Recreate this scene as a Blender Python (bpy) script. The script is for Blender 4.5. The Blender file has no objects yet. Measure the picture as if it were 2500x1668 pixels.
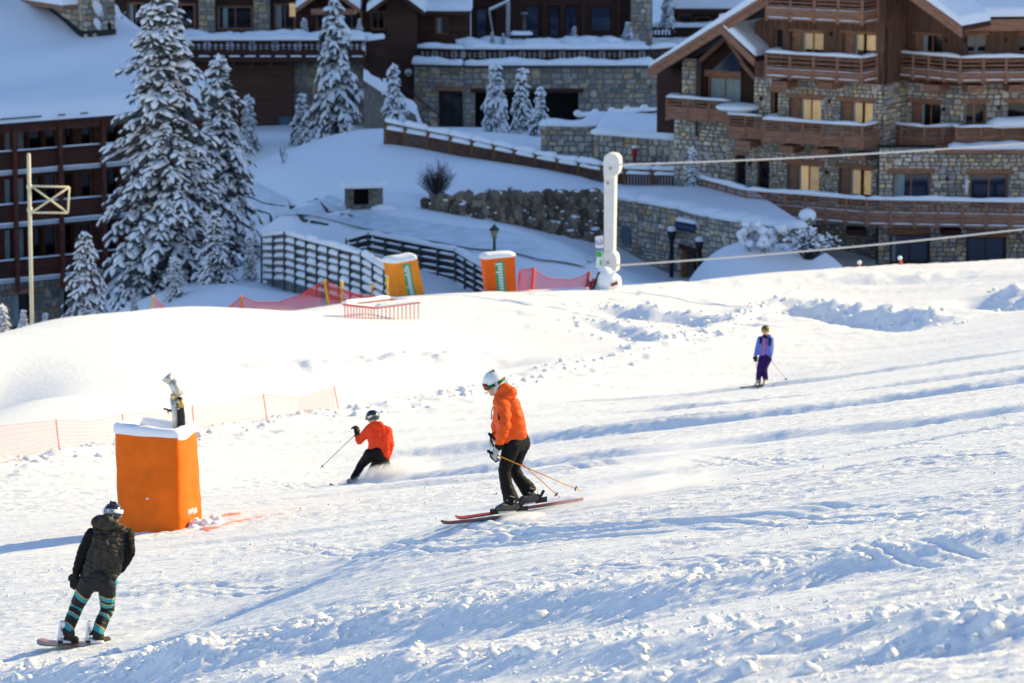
import bpy, bmesh, math, random
import numpy as np
from mathutils import Vector, Matrix, Euler
random.seed(7); np.random.seed(7)
R = math.radians
SC = bpy.context.scene
COL = SC.collection

# ------------------------------------------------------------------ camera
F = 9375.0                       # focal length in pixels of the 2500 px wide picture (135 mm on 36 mm)
PITCH = R(10.0)
CAMZ = 30.0
CP, SP = math.cos(PITCH), math.sin(PITCH)
cam = bpy.data.cameras.new('camera'); cam.lens = 135; cam.sensor_width = 36
cam.clip_start = 1.0; cam.clip_end = 6000
cam.dof.use_dof = True; cam.dof.focus_distance = 45.5; cam.dof.aperture_fstop = 3.6
camo = bpy.data.objects.new('camera', cam); COL.objects.link(camo)
camo.location = (0, 0, CAMZ); camo.rotation_euler = (R(90) - PITCH, 0, 0)
SC.camera = camo

# ------------------------------------------------------------------ sky and sun
SUN_AZ, SUN_EL = R(23.0), R(29.0)         # azimuth measured from +X towards +Y
SD = Vector((math.cos(SUN_EL)*math.cos(SUN_AZ), math.cos(SUN_EL)*math.sin(SUN_AZ), math.sin(SUN_EL)))
W = bpy.data.worlds.new('World'); SC.world = W; W.use_nodes = True
nt = W.node_tree; nt.nodes.clear()
sky = nt.nodes.new('ShaderNodeTexSky'); sky.sky_type = 'NISHITA'; sky.sun_disc = False
sky.sun_elevation = SUN_EL; sky.sun_rotation = R(90) - SUN_AZ
sky.altitude = 1800; sky.air_density = 1.0; sky.dust_density = 0.3; sky.ozone_density = 1.6
bg = nt.nodes.new('ShaderNodeBackground'); bg.inputs[1].default_value = 0.135
wo = nt.nodes.new('ShaderNodeOutputWorld')
nt.links.new(sky.outputs[0], bg.inputs[0]); nt.links.new(bg.outputs[0], wo.inputs[0])
sl = bpy.data.lights.new('sun', 'SUN'); sl.energy = 4.1; sl.angle = R(0.53); sl.color = (1.0, 0.79, 0.40)
so = bpy.data.objects.new('sun', sl); COL.objects.link(so)
so.rotation_euler = SD.to_track_quat('Z', 'Y').to_euler()
SC.view_settings.view_transform = 'Standard'; SC.view_settings.look = 'None'
SC.view_settings.exposure = 0.82; SC.view_settings.gamma = 1.0
SC.view_settings.use_curve_mapping = False
SC.cycles.max_bounces = 6; SC.cycles.diffuse_bounces = 3; SC.cycles.glossy_bounces = 3
SC.cycles.transparent_max_bounces = 8; SC.cycles.volume_bounces = 5
SC.cycles.use_denoising = True
SC.cycles.sample_clamp_indirect = 8

# ------------------------------------------------------------------ geometry helpers
def pix(px, py, d):
    """point of the place seen at picture position px, py at d metres along the view axis"""
    xc = (px-1250.0)/F*d; yc = (834.0-py)/F*d
    return Vector((xc, yc*SP + d*CP, CAMZ + yc*CP - d*SP))
def ray(px, py):
    v = pix(px, py, 1.0); return (v - Vector((0, 0, CAMZ)))

class MB:
    """collects geometry in world coordinates and links it as one mesh object"""
    def __init__(s): s.v = []; s.f = []; s.m = []; s.sm = []
    def add(s, vs, fs, mi=0, smooth=False):
        b = len(s.v); s.v.extend([tuple(v) for v in vs])
        for f in fs:
            s.f.append(tuple(i+b for i in f)); s.m.append(mi); s.sm.append(smooth)
    def obox(s, c, ax, ay, az, mi=0):
        """box from centre and three half-axis vectors"""
        c = Vector(c); ax = Vector(ax); ay = Vector(ay); az = Vector(az)
        vs = [c+i*ax+j*ay+k*az for k in (-1, 1) for j in (-1, 1) for i in (-1, 1)]
        s.add(vs, [(0,2,3,1),(4,5,7,6),(0,1,5,4),(2,6,7,3),(0,4,6,2),(1,3,7,5)], mi)
    def box(s, x0, x1, y0, y1, z0, z1, mi=0):
        s.obox(((x0+x1)/2, (y0+y1)/2, (z0+z1)/2), ((x1-x0)/2,0,0), (0,(y1-y0)/2,0), (0,0,(z1-z0)/2), mi)
    def tube(s, pts, rads, n=8, mi=0, cap=True, smooth=True, flat=None):
        pts = [Vector(p) for p in pts]
        if not hasattr(rads, '__len__'): rads = [rads]*len(pts)
        b = len(s.v); prev = None
        for i, p in enumerate(pts):
            t = (pts[min(i+1, len(pts)-1)] - pts[max(i-1, 0)])
            if t.length < 1e-9: t = Vector((0,0,1))
            t.normalize()
            if prev is None:
                a = Vector((0,0,1)) if abs(t.z) < .9 else Vector((1,0,0))
                u = t.cross(a).normalized()
            else:
                u = (prev - t*prev.dot(t)).normalized()
            prev = u; w = t.cross(u)
            for k in range(n):
                an = 2*math.pi*k/n
                s.v.append(tuple(p + rads[i]*(math.cos(an)*u + math.sin(an)*w)))
        for i in range(len(pts)-1):
            for k in range(n):
                s.f.append((b+i*n+k, b+i*n+(k+1)%n, b+(i+1)*n+(k+1)%n, b+(i+1)*n+k)); s.m.append(mi); s.sm.append(smooth)
        if cap:
            s.f.append(tuple(b+k for k in range(n))[::-1]); s.m.append(mi); s.sm.append(False)
            e = b+(len(pts)-1)*n
            s.f.append(tuple(e+k for k in range(n))); s.m.append(mi); s.sm.append(False)
    def bar(s, a, b, w, h=None, mi=0, up=(0,0,1)):
        a = Vector(a); b = Vector(b); h = h or w
        t = (b-a); L = t.length; t.normalize(); up = Vector(up)
        x = t.cross(up)
        if x.length < 1e-4: x = t.cross(Vector((0,1,0)))
        x.normalize(); y = x.cross(t)
        s.obox((a+b)/2, t*(L/2), x*(w/2), y*(h/2), mi)
    def prism(s, poly, ext, mi=0):
        """polygon (list of points) extruded by vector ext"""
        n = len(poly); ext = Vector(ext)
        vs = [Vector(p) for p in poly] + [Vector(p)+ext for p in poly]
        fs = [tuple(range(n))[::-1], tuple(range(n, 2*n))] + [(i, (i+1)%n, (i+1)%n+n, i+n) for i in range(n)]
        s.add(vs, fs, mi)
    def ico(s, c, r, sub=1, mi=0, jit=0.0, scale=(1,1,1), smooth=True, rng=random):
        V, Fc = ICO[sub]
        vs = []
        for v in V:
            k = r*(1+rng.uniform(-jit, jit))
            vs.append((c[0]+v[0]*k*scale[0], c[1]+v[1]*k*scale[1], c[2]+v[2]*k*scale[2]))
        s.add(vs, Fc, mi, smooth)
    def grid(s, P, mi=0, smooth=True, closed_u=False):
        """P: rows of points"""
        nr, nc = len(P), len(P[0]); b = len(s.v)
        for r in P: s.v.extend([tuple(p) for p in r])
        for i in range(nr-1):
            for j in range(nc if closed_u else nc-1):
                j2 = (j+1) % nc
                s.f.append((b+i*nc+j, b+i*nc+j2, b+(i+1)*nc+j2, b+(i+1)*nc+j)); s.m.append(mi); s.sm.append(smooth)
    def build(s, name, mats, parent=None, recalc=True):
        if not isinstance(mats, (list, tuple)): mats = [mats]
        off = Vector((0,0,0))
        if parent is not None: off = root_loc(parent)
        me = bpy.data.meshes.new(name)
        A = np.array(s.v, dtype=np.float64).reshape(-1, 3) - np.array(off)
        me.from_pydata(A.tolist(), [], s.f)
        for m in mats: me.materials.append(m)
        me.polygons.foreach_set('material_index', s.m)
        me.polygons.foreach_set('use_smooth', s.sm)
        if recalc:
            bm = bmesh.new(); bm.from_mesh(me); bmesh.ops.recalc_face_normals(bm, faces=bm.faces); bm.to_mesh(me); bm.free()
        me.update()
        o = bpy.data.objects.new(name, me); COL.objects.link(o)
        if parent is not None: o.parent = parent
        else:
            pass
        return o

def root_loc(o):
    p = Vector((0,0,0))
    while o is not None:
        p += o.location; o = o.parent
    return p
def _ico(sub):
    bm = bmesh.new(); bmesh.ops.create_icosphere(bm, subdivisions=sub, radius=1.0)
    V = [tuple(v.co) for v in bm.verts]; Fc = [tuple(v.index for v in f.verts) for f in bm.faces]
    bm.free(); return V, Fc
ICO = {k: _ico(k) for k in (1, 2, 3, 4)}
def center_origin(o):
    """put the origin of a single-mesh thing at the middle of its base"""
    me = o.data; n = len(me.vertices); co = np.empty(n*3); me.vertices.foreach_get('co', co); co = co.reshape(-1, 3)
    c = (co.min(0)+co.max(0))/2; c[2] = co[:, 2].min()
    me.vertices.foreach_set('co', (co-c).ravel()); o.location = o.location + Vector(c); me.update()
def tag(o, label, cat, group=None, kind=None):
    o['label'] = label; o['category'] = cat
    if group: o['group'] = group
    if kind: o['kind'] = kind
    if o.type == 'MESH' and o.parent is None and o.location.length == 0 and kind is None: center_origin(o)
    return o
def thing(name, loc, label, cat, group=None):
    o = bpy.data.objects.new(name, None); COL.objects.link(o); o.location = loc; o.empty_display_size = .2
    o['label'] = label; o['category'] = cat
    if group: o['group'] = group
    return o
def struct(o): o['kind'] = 'structure'; return o
def stuff(o): o['kind'] = 'stuff'; return o
def copy_tree(o, parent=None):
    c = o.copy(); COL.objects.link(c); c.parent = parent
    for ch in list(o.children): copy_tree(ch, c)
    return c

# ------------------------------------------------------------------ materials
MATS = {}
def mat(name, col, rough=.7, var=.0, vscale=3.0, bump=0.0, bscale=20.0, metal=0.0, col2=None, spec=.3, coat=0.0, stretch=(1,1,1), attr=None, detail=6):
    if name in MATS: return MATS[name]
    m = bpy.data.materials.new(name); m.use_nodes = True; nt = m.node_tree; b = nt.nodes['Principled BSDF']
    b.inputs['Roughness'].default_value = rough; b.inputs['Metallic'].default_value = metal
    b.inputs['Specular IOR Level'].default_value = spec
    if coat: b.inputs['Coat Weight'].default_value = coat; b.inputs['Coat Roughness'].default_value = .15
    b.inputs['Base Color'].default_value = (*col, 1)
    tc = nt.nodes.new('ShaderNodeTexCoord'); mp = nt.nodes.new('ShaderNodeMapping'); mp.inputs['Scale'].default_value = stretch
    nt.links.new(tc.outputs['Object'], mp.inputs[0])
    base = None
    if attr:
        at = nt.nodes.new('ShaderNodeAttribute'); at.attribute_name = attr; base = at.outputs['Color']
    if var or col2:
        n = nt.nodes.new('ShaderNodeTexNoise'); n.inputs['Scale'].default_value = vscale; n.inputs['Detail'].default_value = detail; n.inputs['Roughness'].default_value = .6
        nt.links.new(mp.outputs[0], n.inputs[0])
        rp = nt.nodes.new('ShaderNodeMapRange'); rp.inputs[1].default_value = .32; rp.inputs[2].default_value = .68
        nt.links.new(n.outputs[0], rp.inputs[0])
        mx = nt.nodes.new('ShaderNodeMix'); mx.data_type = 'RGBA'
        nt.links.new(rp.outputs[0], mx.inputs[0])
        c2 = col2 or tuple(max(0, c*(1-var)) for c in col); c1 = col if col2 else tuple(min(1, c*(1+var)) for c in col)
        if base is None:
            mx.inputs[6].default_value = (*c1, 1); mx.inputs[7].default_value = (*c2, 1)
            nt.links.new(mx.outputs[2], b.inputs['Base Color'])
        else:
            mx.blend_type = 'MULTIPLY'; mx.inputs[0].default_value = 1
            cr = nt.nodes.new('ShaderNodeMapRange'); cr.inputs[3].default_value = 1-var; cr.inputs[4].default_value = 1+var
            nt.links.new(rp.outputs[0], cr.inputs[0]); nt.links.new(base, mx.inputs[6]); nt.links.new(cr.outputs[0], mx.inputs[7])
            for l in list(mx.inputs[0].links): nt.links.remove(l)
            nt.links.new(mx.outputs[2], b.inputs['Base Color'])
    elif base is not None: nt.links.new(base, b.inputs['Base Color'])
    if bump:
        n2 = nt.nodes.new('ShaderNodeTexNoise'); n2.inputs['Scale'].default_value = bscale; n2.inputs['Detail'].default_value = 5
        nt.links.new(mp.outputs[0], n2.inputs[0])
        bp = nt.nodes.new('ShaderNodeBump'); bp.inputs['Strength'].default_value = 1.0; bp.inputs['Distance'].default_value = bump
        nt.links.new(n2.outputs[0], bp.inputs['Height']); nt.links.new(bp.outputs[0], b.inputs['Normal'])
    MATS[name] = m; return m

def snow_mat(name, bump, bscale, bump2=0.0, bscale2=4.0, col=(.86, .88, .91)):
    m = mat(name, col, rough=.65, spec=.25, bump=bump, bscale=bscale)
    b = m.node_tree.nodes['Principled BSDF']
    b.inputs['Subsurface Weight'].default_value = 0.0
    return m
SNOW = snow_mat('snow', .012, 9.0)
SNOW_CAP = snow_mat('snow_cap', .02, 5.0)
SNOW_PISTE = snow_mat('snow_piste', .006, 55.0)
def _aniso(m):
    nt = m.node_tree; b = nt.nodes['Principled BSDF']; old = b.inputs['Normal'].links[0].from_node
    tc = nt.nodes.new('ShaderNodeTexCoord'); mp = nt.nodes.new('ShaderNodeMapping'); mp.inputs['Rotation'].default_value = (0, 0, R(9)); mp.inputs['Scale'].default_value = (7, 17, 8)
    nt.links.new(tc.outputs['Object'], mp.inputs[0]); n = nt.nodes.new('ShaderNodeTexNoise'); n.inputs['Scale'].default_value = 1; n.inputs['Detail'].default_value = 5; n.inputs['Roughness'].default_value = .62
    nt.links.new(mp.outputs[0], n.inputs[0]); bp = nt.nodes.new('ShaderNodeBump'); bp.inputs['Distance'].default_value = .05; bp.inputs['Strength'].default_value = .8
    nt.links.new(n.outputs[0], bp.inputs['Height']); nt.links.new(old.outputs[0], bp.inputs['Normal']); nt.links.new(bp.outputs[0], b.inputs['Normal'])
_aniso(SNOW_PISTE)
SNOW_TREE = mat('snow_on_needles', (.86,.88,.91), rough=.7, bump=.02, bscale=8)
# ------------------------------------------------------------------ the lie of the land
CREST = [(-700,900,104),(-300,845,107),(0,812,112),(100,786,116),(300,770,120),(560,761,124),(680,768,125),(820,744,127),(1000,726,129),
         (1250,714,129),(1480,703,131),(1650,688,133),(1900,665,135),(2200,648,137),(2500,637,139),(2900,622,142),(3300,608,145)]
CTRL = [(1076,1276,45.4),(1180,1268,45.2),(1422,1226,44.9),(95,1574,47.4),(312,1578,46.6),(1277,1255,45),(200,1568,47),(865,1176,74),(1850,943,108),(400,1300,58),
        (0,1668,44),(625,1668,38),(1250,1668,31),(1900,1668,27),(2500,1668,24),
        (-400,1760,44),(1250,1950,22),(2700,1950,16.5),(200,1950,33),
        (2500,1250,36),(2500,1034,50),(2500,905,78),(2500,822,100),(2500,742,120),
        (1900,1250,41),(1900,1062,60),(1250,1083,75),(1250,975,100),(1250,842,118),(830,1010,95),(830,870,110),
        (480,1072,84),(400,905,104),(560,830,112),(150,1122,78),(0,1140,73),(0,1350,57),(-400,1440,57),(-400,1200,75),(0,965,92),(0,880,104),(-300,980,95),
        (1620,846,113),(1620,765,124),(2050,792,120),(2050,712,130),(1900,1150,50),(700,1450,47),(1600,1450,36),
        (2900,1150,36),(2900,920,60),(2900,760,100)]
VILL = [(420,700,150),(250,785,146),(560,705,143),(640,700,146),(700,715,146),(900,720,146),(700,520,166),(600,450,175),(900,480,168),(850,420,176),(720,370,186),(620,338,198),
        (900,345,190),(1000,560,156),(1130,620,150),(1350,610,150),(1450,650,150),(1250,560,157),(1100,420,172),(1250,440,171),(1400,470,169),(1466,478,168.5),
        (1100,325,197),(1250,328,192),(1150,312,205),(1350,310,204),(1010,310,204),(800,345,200),(1400,400,178),(1570,452,171.4),(1700,452,170.2),(1512,648,161.3),(1560,672,158.6),(1605,700,156.3),(1500,645,157),(1640,725,152.5),(1690,740,153),(1750,710,155),(1900,700,157),(2050,695,159),(2200,690,160),(2400,680,162)]
pts = []
for c in CTRL: pts.append(pix(*c))
for c in CREST:
    p = pix(*c); pts.append(p); pts.append(p+Vector((0, 7.5, -1.9)))
for c in VILL: pts.append(pix(*c))
for x in range(-120, 161, 40):
    for y, z in ((212, 4.2), (300, 6.0), (420, 8)): pts.append(Vector((x, y, z)))
for p in ((-40,30,13),(-40,70,10),(-45,110,8),(45,30,30),(50,70,26),(55,110,20),(0,3,26),(-15,3,22.5),(15,3,28.5),(-40,160,-3),(-60,200,-3),(55,160,9),(70,200,8),(-28,176,-3),(-22,158,-2.2),(-20,185,-1.5),(-24,146,-1),(-16,190,.5),(-12.5,170,2.2),(-18,140,2.2),(-24,132,2.8)): pts.append(Vector(p))
PX = np.array([[p.x, p.y, p.z] for p in pts])
def tps_fit(P, lam=2e-2):
    n = len(P); X = P[:, :2]/30.0
    r2 = ((X[:, None]-X[None])**2).sum(-1)
    K = .5*r2*np.log(r2+1e-12) + lam*np.eye(n)*.05
    A = np.zeros((n+3, n+3)); A[:n, :n] = K; A[:n, n] = 1; A[:n, n+1:] = X; A[n:, :n] = A[:n, n:].T
    return np.linalg.solve(A, np.concatenate([P[:, 2], [0,0,0]])), X
TW, TX = tps_fit(PX)
def gz(x, y):
    x = np.atleast_1d(np.asarray(x, float)); y = np.atleast_1d(np.asarray(y, float)); sh = x.shape
    x = x.ravel()/30; y = y.ravel()/30; out = np.zeros(x.size)
    for a in range(0, x.size, 40000):
        xs, ys = x[a:a+40000], y[a:a+40000]
        r2 = (xs[:, None]-TX[None, :, 0])**2 + (ys[:, None]-TX[None, :, 1])**2
        out[a:a+40000] = (.5*r2*np.log(r2+1e-12)) @ TW[:-3] + TW[-3] + TW[-2]*xs + TW[-1]*ys
    return out.reshape(sh)
def gz1(x, y): return float(gz(x, y)[0])
def hit(px, py, d0=15., d1=260.):
    """first point of the ground seen at px, py"""
    d = np.linspace(d0, d1, 1200); xc = (px-1250)/F*d; yc = (834-py)/F*d
    x = xc; y = yc*SP+d*CP; z = CAMZ+yc*CP-d*SP
    g = gz(x, y); below = np.nonzero(z < g)[0]
    i = below[0] if len(below) else len(d)-1
    if i == 0: return Vector((x[0], y[0], g[0]))
    a = (z[i-1]-g[i-1])/((z[i-1]-g[i-1])-(z[i]-g[i])+1e-12)
    xx = x[i-1]+a*(x[i]-x[i-1]); yy = y[i-1]+a*(y[i]-y[i-1])
    return Vector((xx, yy, gz1(xx, yy)))
def hit_s(px, py):
    """point of the finished snow surface seen at px, py"""
    b = depth(hit(px, py)); d = np.linspace(b-8, b+8, 900); xc = (px-1250)/F*d; yc = (834-py)/F*d
    x = xc; y = yc*SP+d*CP; z = CAMZ+yc*CP-d*SP; g = gz(x, y)+piste_detail(x, y); i = np.nonzero(z < g)[0]
    i = i[0] if len(i) else len(d)//2
    return Vector((x[i], y[i], g[i]))
def depth(p): return (p.y*CP - (p.z-CAMZ)*SP)

# ------------------------------------------------------------------ noise
def _hash(ix, iy, s):
    h = (ix.astype(np.int64)*374761393 + iy.astype(np.int64)*668265263 + s*144269504) & 0xffffffff
    h = ((h ^ (h >> 13))*1274126177) & 0xffffffff
    return ((h ^ (h >> 16)) & 0xffffff)/float(0xffffff)
def vnoise(x, y, s=0):
    ix = np.floor(x); iy = np.floor(y); fx = x-ix; fy = y-iy
    ux = fx*fx*fx*(fx*(fx*6-15)+10); uy = fy*fy*fy*(fy*(fy*6-15)+10)
    a = _hash(ix, iy, s); b = _hash(ix+1, iy, s); c = _hash(ix, iy+1, s); d = _hash(ix+1, iy+1, s)
    return (a*(1-ux)+b*ux)*(1-uy)+(c*(1-ux)+d*ux)*uy*1.0
def fbm(x, y, s=0, o=4, g=.5):
    t = 0; a = 1; n = 0
    for i in range(o):
        t = t+a*(vnoise(x, y, s+i*17)-.5); n += a; a *= g; x = x*2.03+11.3; y = y*2.03-7.1
    return t/n*2
def sstep(a, b, x):
    t = np.clip((x-a)/(b-a), 0, 1); return t*t*(3-2*t)

# lines on the snow, given as picture positions and dropped on to the ground
def gline(L): return np.array([[q.x, q.y] for q in [hit(*p) for p in L]])
def line_dist(x, y, L):
    """signed distance to a polyline (positive towards the camera) and position along it"""
    best = np.full(x.shape, 1e9); sg = np.zeros(x.shape); al = np.zeros(x.shape); acc = 0
    for a, b in zip(L[:-1], L[1:]):
        d = b-a; l = np.hypot(*d); t = np.clip(((x-a[0])*d[0]+(y-a[1])*d[1])/l**2, 0, 1)
        dx = x-(a[0]+t*d[0]); dy = y-(a[1]+t*d[1]); r = np.hypot(dx, dy)
        c = (d[0]*dy-d[1]*dx)
        m = r < best
        best = np.where(m, r, best); sg = np.where(m, np.where(c < 0, 1, -1), sg); al = np.where(m, acc+t*l, al); acc += l
    return best*sg, al, acc
EDGE = gline([(-420,1215),(-150,1168),(0,1140),(240,1108),(480,1070),(700,1032),(830,1008),(960,990),(1080,968),(1350,905),(1620,842),(1760,800),(1850,752)])
BANKS = [   # (line, height, width, trough depth, trough width, lumpiness)
    (gline([(-250,1672),(0,1634),(300,1612),(540,1588),(800,1530),(1080,1488),(1250,1476),(1500,1440),(1680,1436),(1900,1392),(2150,1352),(2500,1292),(2800,1240)]), .15, .34, .15, 1.0, .9),
    (gline([(-100,1790),(250,1720),(560,1668),(840,1628),(1150,1610),(1500,1578),(1800,1550),(2100,1520),(2500,1452),(2900,1380)]), .11, .35, .10, .8, .6),
    (gline([(900,1760),(1300,1682),(1700,1640),(2100,1590),(2500,1540),(2900,1480)]), .12, .3, .08, .6, .9),
]
TRACKS = [  # (line, depth, width)  ski and piste-machine marks running across
    (np.array([(-5.5,75.4),(-2.5,76.2),(.5,75.3),(3,73.6),(6,71.6),(9,70.2),(12.5,69),(16,68.2)]), .20, .85),
    (np.array([(-6,66.2),(-3,65.6),(0,63),(3,60.2),(6,57.2),(9,54.8),(12,53)]), .13, .8),
    (np.array([(-2,95.2),(2,95),(5.5,93),(9,90.2),(12.5,88),(16,86)]), .09, .45),
    (np.array([(-.5,84.6),(3,82.4),(6.2,80),(9.5,78),(13,76.2),(16,75)]), .10, .5),
    (np.array([(-7,61),(-2,60.4),(2,58.4),(6,55.6),(10,53.2)]), .07, .6),
    (np.array([(-9.5,54.8),(-5,54.4),(-1,53.2),(3,50.8),(7,48.2),(10,46.5)]), .05, .5),
    (np.array([(-9,50.3),(-4,49.2),(0,47.2),(4,44.8),(8,42.4)]), .03, .5),
    (np.array([(-4,43.6),(0,42),(3,40.2),(7,37.8)]), .06, .45),
]
TRENCH = [
    (gline([(1800,742),(1900,748),(2020,768),(2150,788),(2260,802)]), .42, 1.5),
    (gline([(2340,722),(2420,740),(2560,750)]), .4, 1.8),
    (gline([(1400,735),(1520,760),(1650,775),(1760,800)]), .22, 1.1),
    (gline([(1380,770),(1500,800),(1640,835)]), .2, .9),
    (gline([(620,912),(800,908),(1000,900),(1200,885),(1350,872)]), .34, 1.7),
    (gline([(1550,708),(1800,700),(2050,690),(2300,688),(2560,672)]), .12, 1.6),
]
SKIS = [gline(L) for L in ([(2700,1085),(2200,1130),(1750,1190),(1424,1222)], [(2600,1330),(2000,1350),(1400,1400),(900,1490),(500,1560),(320,1580)], [(-100,1480),(500,1430),(1100,1330),(1700,1270),(2600,1225)],
    [(2600,1180),(1900,1240),(1300,1300),(700,1330),(200,1420),(-100,1500)], [(560,1160),(760,1190),(1200,1150),(1700,1120),(2300,1090)], [(2550,840),(2200,880),(1900,930),(1850,942)], [(1100,1100),(1500,1040),(1900,1000),(2400,930)])]
DIP = hit(-120, 965)
def piste_detail(x, y):
    dd = np.hypot(x, y)
    u = x*math.cos(R(-9))+y*math.sin(R(-9)); v = -x*math.sin(R(-9))+y*math.cos(R(-9))
    e, ea, _ = line_dist(x, y, EDGE)
    on = sstep(-.5, 1.2, e)                          # 1 on the groomed run, 0 on the untouched mound
    far = sstep(112, 124, y)
    h = np.zeros(x.shape)
    h += on*.05*fbm(u*.14, v*.45, 3, 3)*1.4
    h += on*.030*fbm(u*.22, v*1.7, 5, 3)
    st = fbm(u*.45, v*4.2, 9, 3)
    h += on*.020*st
    patch = sstep(-.25, .25, fbm(u*.22, v*.8, 12, 3))
    h += on*.017*np.sqrt(np.clip(fbm(u*3.0, v*7.6, 21, 2)+.05, 0, 1))*(.1+.9*patch)
    h += on*.024*np.sqrt(np.clip(fbm(u*7, v*13, 25, 2)+.03, 0, 1))*(.25+.75*patch)
    h += (1-on)*(.10*fbm(x*.10, y*.10, 33, 2)+.012*fbm(x*1.1, y*1.1, 35, 3))
    # ploughed edge
    lump = np.clip(fbm(x*1.1, y*1.1, 41, 3)+.28, 0, 1)
    h += np.exp(-(e/.5)**2)*(.08+.42*lump)*.45
    h += np.exp(-((e-.9)/.9)**2)*.12*np.clip(fbm(x*2.2, y*2.2, 43, 3)+.1, 0, 1)
    for L, hh, w, td, tw, lm in BANKS:
        s, al, _ = line_dist(x, y, L)
        wob = .22*fbm(al*.55, s*0, 51, 2)
        s = s+wob
        amp = hh*(.75+.9*fbm(al*.8, al*0, 53, 2))
        l1 = np.sqrt(np.clip(fbm(x*3.0, y*3.0, 57, 2)+.10, 0, 1)); l2 = np.sqrt(np.clip(fbm(x*8.0, y*8.0, 61, 2)+.05, 0, 1))
        inter = .45+.55*sstep(-.25, .3, fbm(al*.28, s*.3, 55, 2))
        h += np.exp(-(s/w)**2)*np.clip(amp, .02, 1)*(.5+.5*inter)
        h += np.exp(-((s+.1)/(w*1.6))**2)*lm*inter*(.07*l1+.05*l2)
        h -= np.exp(-((s-tw*.9)/(tw*.7))**2)*td
    for L, dp, w in TRACKS:
        s, al, tot = line_dist(x, y, L)
        fade = sstep(0, 7, al)*sstep(0, 7, tot-al)
        s = s+.22*fbm(al*.3, al*0, 71, 3)+.05*fbm(x*2, y*2, 72, 2)
        k = .8+.5*fbm(al*.2, s*.0+3.3, 73, 2)
        kk = np.clip(k, .1, 1.3)
        h -= fade*dp*1.15*kk*sstep(-w*.32, w*.32, s)*sstep(w*2.6, w*.4, s)
        h += fade*dp*.45*kk*np.exp(-((s+w*.6)/(w*.45))**2)
    for L in SKIS:
        s, al, tot = line_dist(x, y, L)
        m = fade_ = sstep(0, 2, al)*sstep(0, 2, tot-al)
        for o in (-.16, .16):
            q = s-o; h += m*(-.022*np.exp(-(q/.035)**2)+.016*np.exp(-((q+.075)/.04)**2)+.010*np.exp(-((q-.075)/.04)**2))
    for L, dp, w in TRENCH:
        s, al, tot = line_dist(x, y, L)
        fade = sstep(0, 2.5, al)*sstep(0, 2.5, tot-al)
        r = .25*fbm(x*1.6, y*1.6, 81, 3)
        h -= fade*dp*np.exp(-((s+r)/(w*.45))**2)
        h += fade*dp*.7*np.exp(-((s+w*.8)/(w*.45))**2)*(.7+1.2*fbm(x*1.3, y*1.3, 83, 3))
    # trampled snow near the lift line
    reg = sstep(1.5, 4, e)*sstep(110, 116, y)*sstep(134, 128, y)*sstep(1.0, 3.0, x)*sstep(13, 8, x)
    h += reg*.10*fbm(x*1.0, y*1.0, 91, 4)
    # footprints on the mound
    h -= (1-on)*.05*sstep(.32, .42, vnoise(x*1.3, y*1.3, 95))*sstep(118, 122, y)*sstep(-2.5, 1, x)*sstep(8, 6, x)
    h -= (1-on)*1.1*np.exp(-((x-DIP.x)/1.9)**2-((y-DIP.y)/8.0)**2)
    return h
def piste_z(x, y): return gz(x, y)+piste_detail(np.atleast_1d(np.asarray(x, float)), np.atleast_1d(np.asarray(y, float)))
def onsnow(p):
    q = Vector(p); q.z = float(piste_z(np.array([q.x]), np.array([q.y]))[0]); return q

def grid_mesh(name, X, Y, Z, m):
    nr, nc = X.shape
    co = np.stack([X, Y, Z], -1).reshape(-1, 3).astype(np.float32)
    i = np.arange(nr*nc).reshape(nr, nc)
    q = np.stack([i[:-1, :-1], i[:-1, 1:], i[1:, 1:], i[1:, :-1]], -1).reshape(-1, 4)
    me = bpy.data.meshes.new(name); nf = len(q)
    me.vertices.add(len(co)); me.vertices.foreach_set('co', co.ravel())
    me.loops.add(nf*4); me.loops.foreach_set('vertex_index', q.ravel().astype(np.int32))
    me.polygons.add(nf); me.polygons.foreach_set('loop_start', np.arange(0, nf*4, 4, dtype=np.int32))
    me.polygons.foreach_set('use_smooth', np.ones(nf, dtype=bool))
    me.materials.append(m); me.update(calc_edges=True); me.validate()
    o = bpy.data.objects.new(name, me); COL.objects.link(o); return o
# ski run: fine sheet, closely knit near the camera
yy = np.concatenate([np.arange(20, 46, .031), np.arange(46, 75, .062), np.arange(75, 139, .15)])
NR, NCOL = len(yy), 470
tt = np.linspace(-.178, .178, NCOL)
Yg = np.repeat(yy[:, None], NCOL, 1); Xg = tt[None, :]*Yg
Zg = gz(Xg, Yg)+piste_detail(Xg, Yg)
ski_run = struct(grid_mesh('ski_run', Xg, Yg, Zg, SNOW_PISTE))
# the rest of the snowfield, a wide sheet that passes under the run
xs = np.concatenate([np.linspace(-1500, -70, 14), np.linspace(-60, -31, 10), np.arange(-30, 40.1, .5), np.linspace(42, 70, 10), np.linspace(90, 1500, 14)])
ys = np.concatenate([np.linspace(-600, -20, 8), np.linspace(0, 125, 50), np.arange(126, 205, .5), np.linspace(206, 300, 24), np.linspace(340, 3500, 16)])
Xs, Ys = np.meshgrid(xs, ys)
xc_, yc_ = np.clip(Xs, -60, 70), np.clip(Ys, 3, 300)
Zs = gz(xc_, yc_)+.10*fbm(Xs*.22, Ys*.22, 101, 3)*sstep(132, 142, Ys)
inside = (np.abs(Xs) < .172*Ys)*(Ys < 136)*(Ys > 20.5)
Zs = Zs-inside*.8-(Xs < -70)*np.minimum(20, (-70-Xs)*.05)
snowfield = struct(grid_mesh('snowfield', Xs, Ys, Zs, SNOW))

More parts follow.
